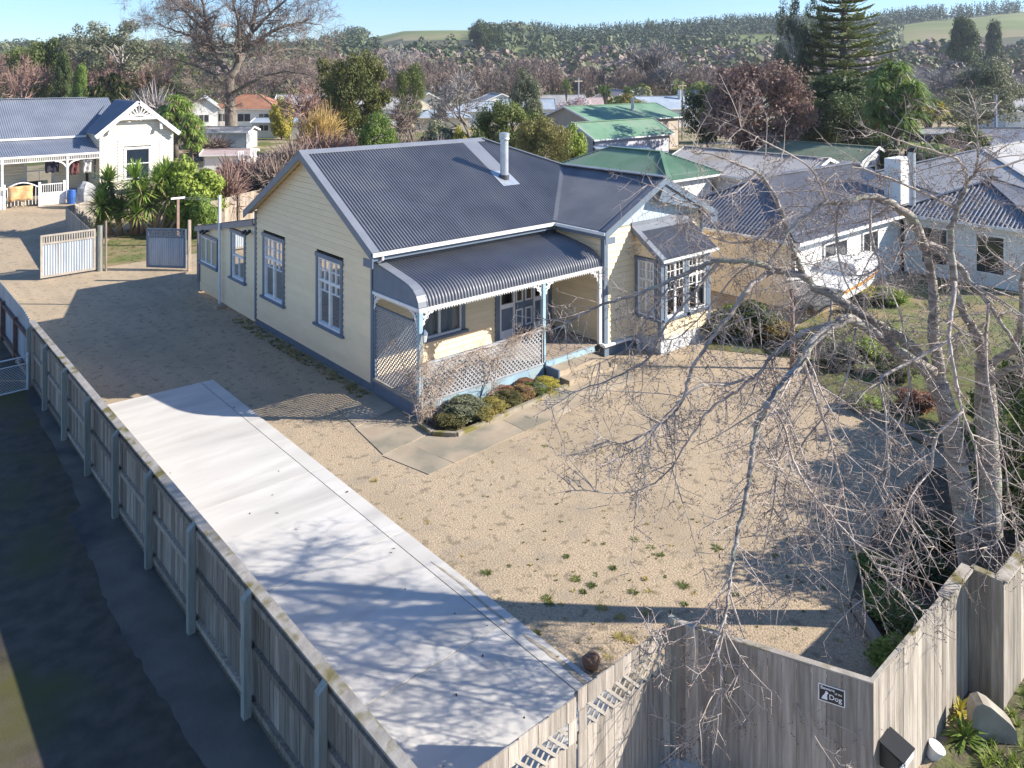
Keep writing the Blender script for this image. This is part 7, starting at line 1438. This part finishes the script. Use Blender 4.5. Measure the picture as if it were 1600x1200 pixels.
gp_ = [(1118, 528, 0.9, 1.2, DKGRN, 'dark shrub behind the right corner of the bay'), (1150, 525, 1.1, 1.4, OLIVE, 'olive shrub right of the bay'), (1185, 528, 1.3, 1.5, DKGRN, 'dark leafy shrub left of the slender sapling'), (1215, 535, 0.9, 1.2, LM('autumn_leaf', (0.256, 0.176, 0.064), (0.400, 0.304, 0.112)), 'autumn tinted shrub left of the sapling'), (1275, 548, 0.9, 1.3, OLIVE, 'olive shrub right of the sapling'), (1310, 575, 0.8, 1.2, GREYG, 'grey green shrub behind the sleeper'), (1345, 560, 0.7, 1.2, LIME, 'lime shrub below the boat'), (1400, 590, 0.7, 1.2, OLIVE, 'low shrub left of the cherry stem'), (1350, 640, 0.45, 0.8, LIME, 'small lime plant on the sleeper corner'), (1430, 640, 0.6, 1.0, LM('red_brown_leaf', (0.240, 0.112, 0.072), (0.352, 0.192, 0.112)), 'reddish plant behind the cherry limb'),
       (1345, 470, 0.7, 1.4, YELL, 'yellow green shrub in front of the boat'), (1390, 475, 0.7, 1.3, LIME, 'lime shrub right of the boat'),
       (1595, 800, 2.2, 1.8, MIDG, 'leafy green shrub right of the cherry trunk'), (1620, 720, 2.6, 2.2, LIME, 'tall bright shrub at the right edge'), (1580, 690, 1.5, 1.6, OLIVE, 'olive shrub behind the cherry trunk'), (1640, 850, 2.4, 2.0, MIDG, 'dense shrub beyond the right edge of the fence'),
       (1440, 900, 0.45, 0.9, DKGRN, 'low dark plant in the fence bed'), (1395, 965, 0.45, 0.9, MIDG, 'ferny green plant near the edging board'), (1430, 1000, 0.5, 1.0, OLIVE, 'ferny plant below the fence cap'), (1370, 900, 0.40, 0.7, MIDG, 'small green marigold plant in the bed'), (1460, 850, 0.4, 0.8, DKGRN, 'dark low plant before the cherry trunk'), (1410, 1055, 0.45, 0.9, LIME, 'light green fern against the sunlit fence')]
for (px, py, h, w, m_, lab) in gp_: plant('hedge', 'shrub', lab, 'shrub', G(px, py), h, w / bdia('hedge'), 'garden shrubs', None, F(m_))
for k, (px, Y, h, w, lab) in enumerate(((1668, 14.2, 3.2, 2.4, 'tall leafy shrub past the right edge nearest the fence'), (1672, 15.8, 3.0, 2.4, 'second tall shrub past the right edge behind the fence'), (1668, 17.4, 3.3, 2.5, 'third tall shrub past the right edge behind the fence'), (1664, 19.2, 3.0, 2.6, 'fourth tall shrub past the right edge behind the fence'))):
    plant('shrub', 'tall_shrub', lab, 'shrub', C2W((px - 800) / FOC * Y, Y), h, w / bdia('shrub'), 'garden shrubs', None, F(MIDG if k % 2 else OLIVE))
# flowers, weeds and litter: nobody would count these
fm = MB(); wr = random.Random(77)
def tuft(mb, p, r, h, n, rr):
    for _ in range(n):
        a = rr.uniform(0, 6.28); d = Vector((math.cos(a), math.sin(a), 0)); b = p + d * r * rr.random() * 0.5; e = b + d * r * rr.uniform(0.3, 1) + Vector((0, 0, h * rr.uniform(0.5, 1.1))); w = Vector((-d.y, d.x, 0)) * 0.008; mb.quad(b - w, b + w, e + w * 0.4, e - w * 0.4)
wd, wy, vg = MB(), MB(), MB()
for (px, py) in [(585, 751), (760, 895), (858, 943), (958, 888), (925, 915), (912, 925), (990, 925), (970, 965), (968, 995), (1008, 905), (855, 935), (1068, 915), (1120, 857), (1210, 868), (1330, 857), (985, 1000), (1070, 945), (940, 950), (1010, 958), (838, 990), (1150, 930), (900, 905), (1033, 868), (885, 870)]:
    q = G(px, py); tuft(wd if wr.random() < 0.5 else wy, q, wr.uniform(0.06, 0.13), 0.022, 60, wr)
for _ in range(170):
    px, py = wr.uniform(620, 1330), wr.uniform(640, 1040); q = G(px, py)
    if q.x < -3.0 or q.y > -4.9 or q.y < -12.6 - (q.x + 3.2) * 0.7: continue
    tuft(wd if wr.random() < 0.35 else wy, q, wr.uniform(0.02, 0.07) * (1.5 if wr.random() < 0.15 else 0.8), 0.015, 18, wr)
for _ in range(260):
    y = wr.uniform(-0.1, 9); q = Vector((wr.uniform(-0.5, -0.05), y, 0)); tuft(wy if wr.random() < 0.7 else wd, q, wr.uniform(0.04, 0.12), 0.05, 14, wr)
for _ in range(1500):
    q = Vector((wr.uniform(-2.2, 9), wr.uniform(-18.5, -15.5), 0.01)); tuft(vg, q, wr.uniform(0.05, 0.13), wr.uniform(0.05, 0.14), 14, wr)
for _ in range(260): q = Vector((wr.uniform(-1.5, 3.5), wr.uniform(20.6, 29), 0)); tuft(wd, q, 0.1, 0.06, 14, wr)
for m_, mt, lb in ((wd, LM('yard_weed', (0.10, 0.13, 0.03), (0.20, 0.22, 0.06)), 'green weeds dotted over the gravel yard'), (wy, LM('dry_weed', (0.320, 0.256, 0.080), (0.480, 0.384, 0.144)), 'dry yellow weeds dotted over the gravel'), (vg, LIME, 'rough grass and weeds on the street verge')):
    o = m_.build('weeds', mt); o['kind'] = 'stuff'; o['label'] = lb; o['category'] = 'weeds'
fl_ = MB()
for (px, py) in ((1382, 855), (1390, 850), (1375, 862), (1378, 905), (1395, 898), (1420, 945), (1412, 950)):
    q = G(px, py) + Vector((0, 0, 0.42)); clump(fl_, q, 0.05, 0.06, wr, 10)
o = fl_.build('flowers', mat('orange_marigold', (0.65, 0.25, 0.02), rough=0.7)); o['kind'] = 'stuff'; o['label'] = 'orange and yellow flowers in the fence bed'; o['category'] = 'flowers'
lv = MB()
for _ in range(26):
    q = Vector((wr.uniform(-6.6, -3.1), wr.uniform(-12.5, -4) if wr.random() < 0.8 else wr.uniform(-4, 2), 0.05)); a = wr.uniform(0, 6.28); d = Vector((math.cos(a), math.sin(a), wr.uniform(0, 0.3))) * wr.uniform(0.015, 0.04); w = Vector((-d.y, d.x, 0.01)) * 0.5; lv.quad(q - d, q - w, q + d, q + w + Vector((0, 0, 0.015)))
o = lv.build('fallen_leaves', mat('brown_dead_leaf', (0.10, 0.055, 0.03), rough=0.9)); o['kind'] = 'stuff'; o['label'] = 'scattered brown leaves on the concrete drive'; o['category'] = 'leaves'
# two strap-leaved plants on the verge
for (px, py, n, ll, lab, m_) in ((1500, 1120, 16, 0.30, 'small strap leaved plant with yellow tips by the fence step', YELL), (1508, 1160, 26, 0.38, 'dark green strap leaved rosette on the verge', MIDG)):
    q = G(px, py); a, b, c = sword_kit(int(px), [(0, 0, 0.06, 0, 0)], n * 2, ll, 0.022, 0.3, 0.02); b.v = [(x + q.x, y + q.y, max(z, 0.02)) for x, y, z in b.v]; b.f = b.f; t = thing('strap_plant', lab, 'plant', q); b.build('leaves', m_, t, kind='stuff')
    MB().tube([q, q + Vector((0, 0, 0.08))], [0.03, 0.025], 6).build('stem', DEADL, t)

# ------------------------------------------------------------------ the air
hm = bpy.data.materials.new('thin_haze'); hm.use_nodes = True; hn = hm.node_tree.nodes; hn.clear()
ho = hn.new('ShaderNodeOutputMaterial'); pv = hn.new('ShaderNodeVolumePrincipled'); pv.inputs['Density'].default_value = 0.00021; pv.inputs['Color'].default_value = (0.80, 0.88, 1.0, 1); pv.inputs['Anisotropy'].default_value = 0.2
hm.node_tree.links.new(pv.outputs[0], ho.inputs['Volume'])
hq = MB().box(-900, 1900, -900, 1900, -3, 130).build('haze', hm); hq['kind'] = 'stuff'
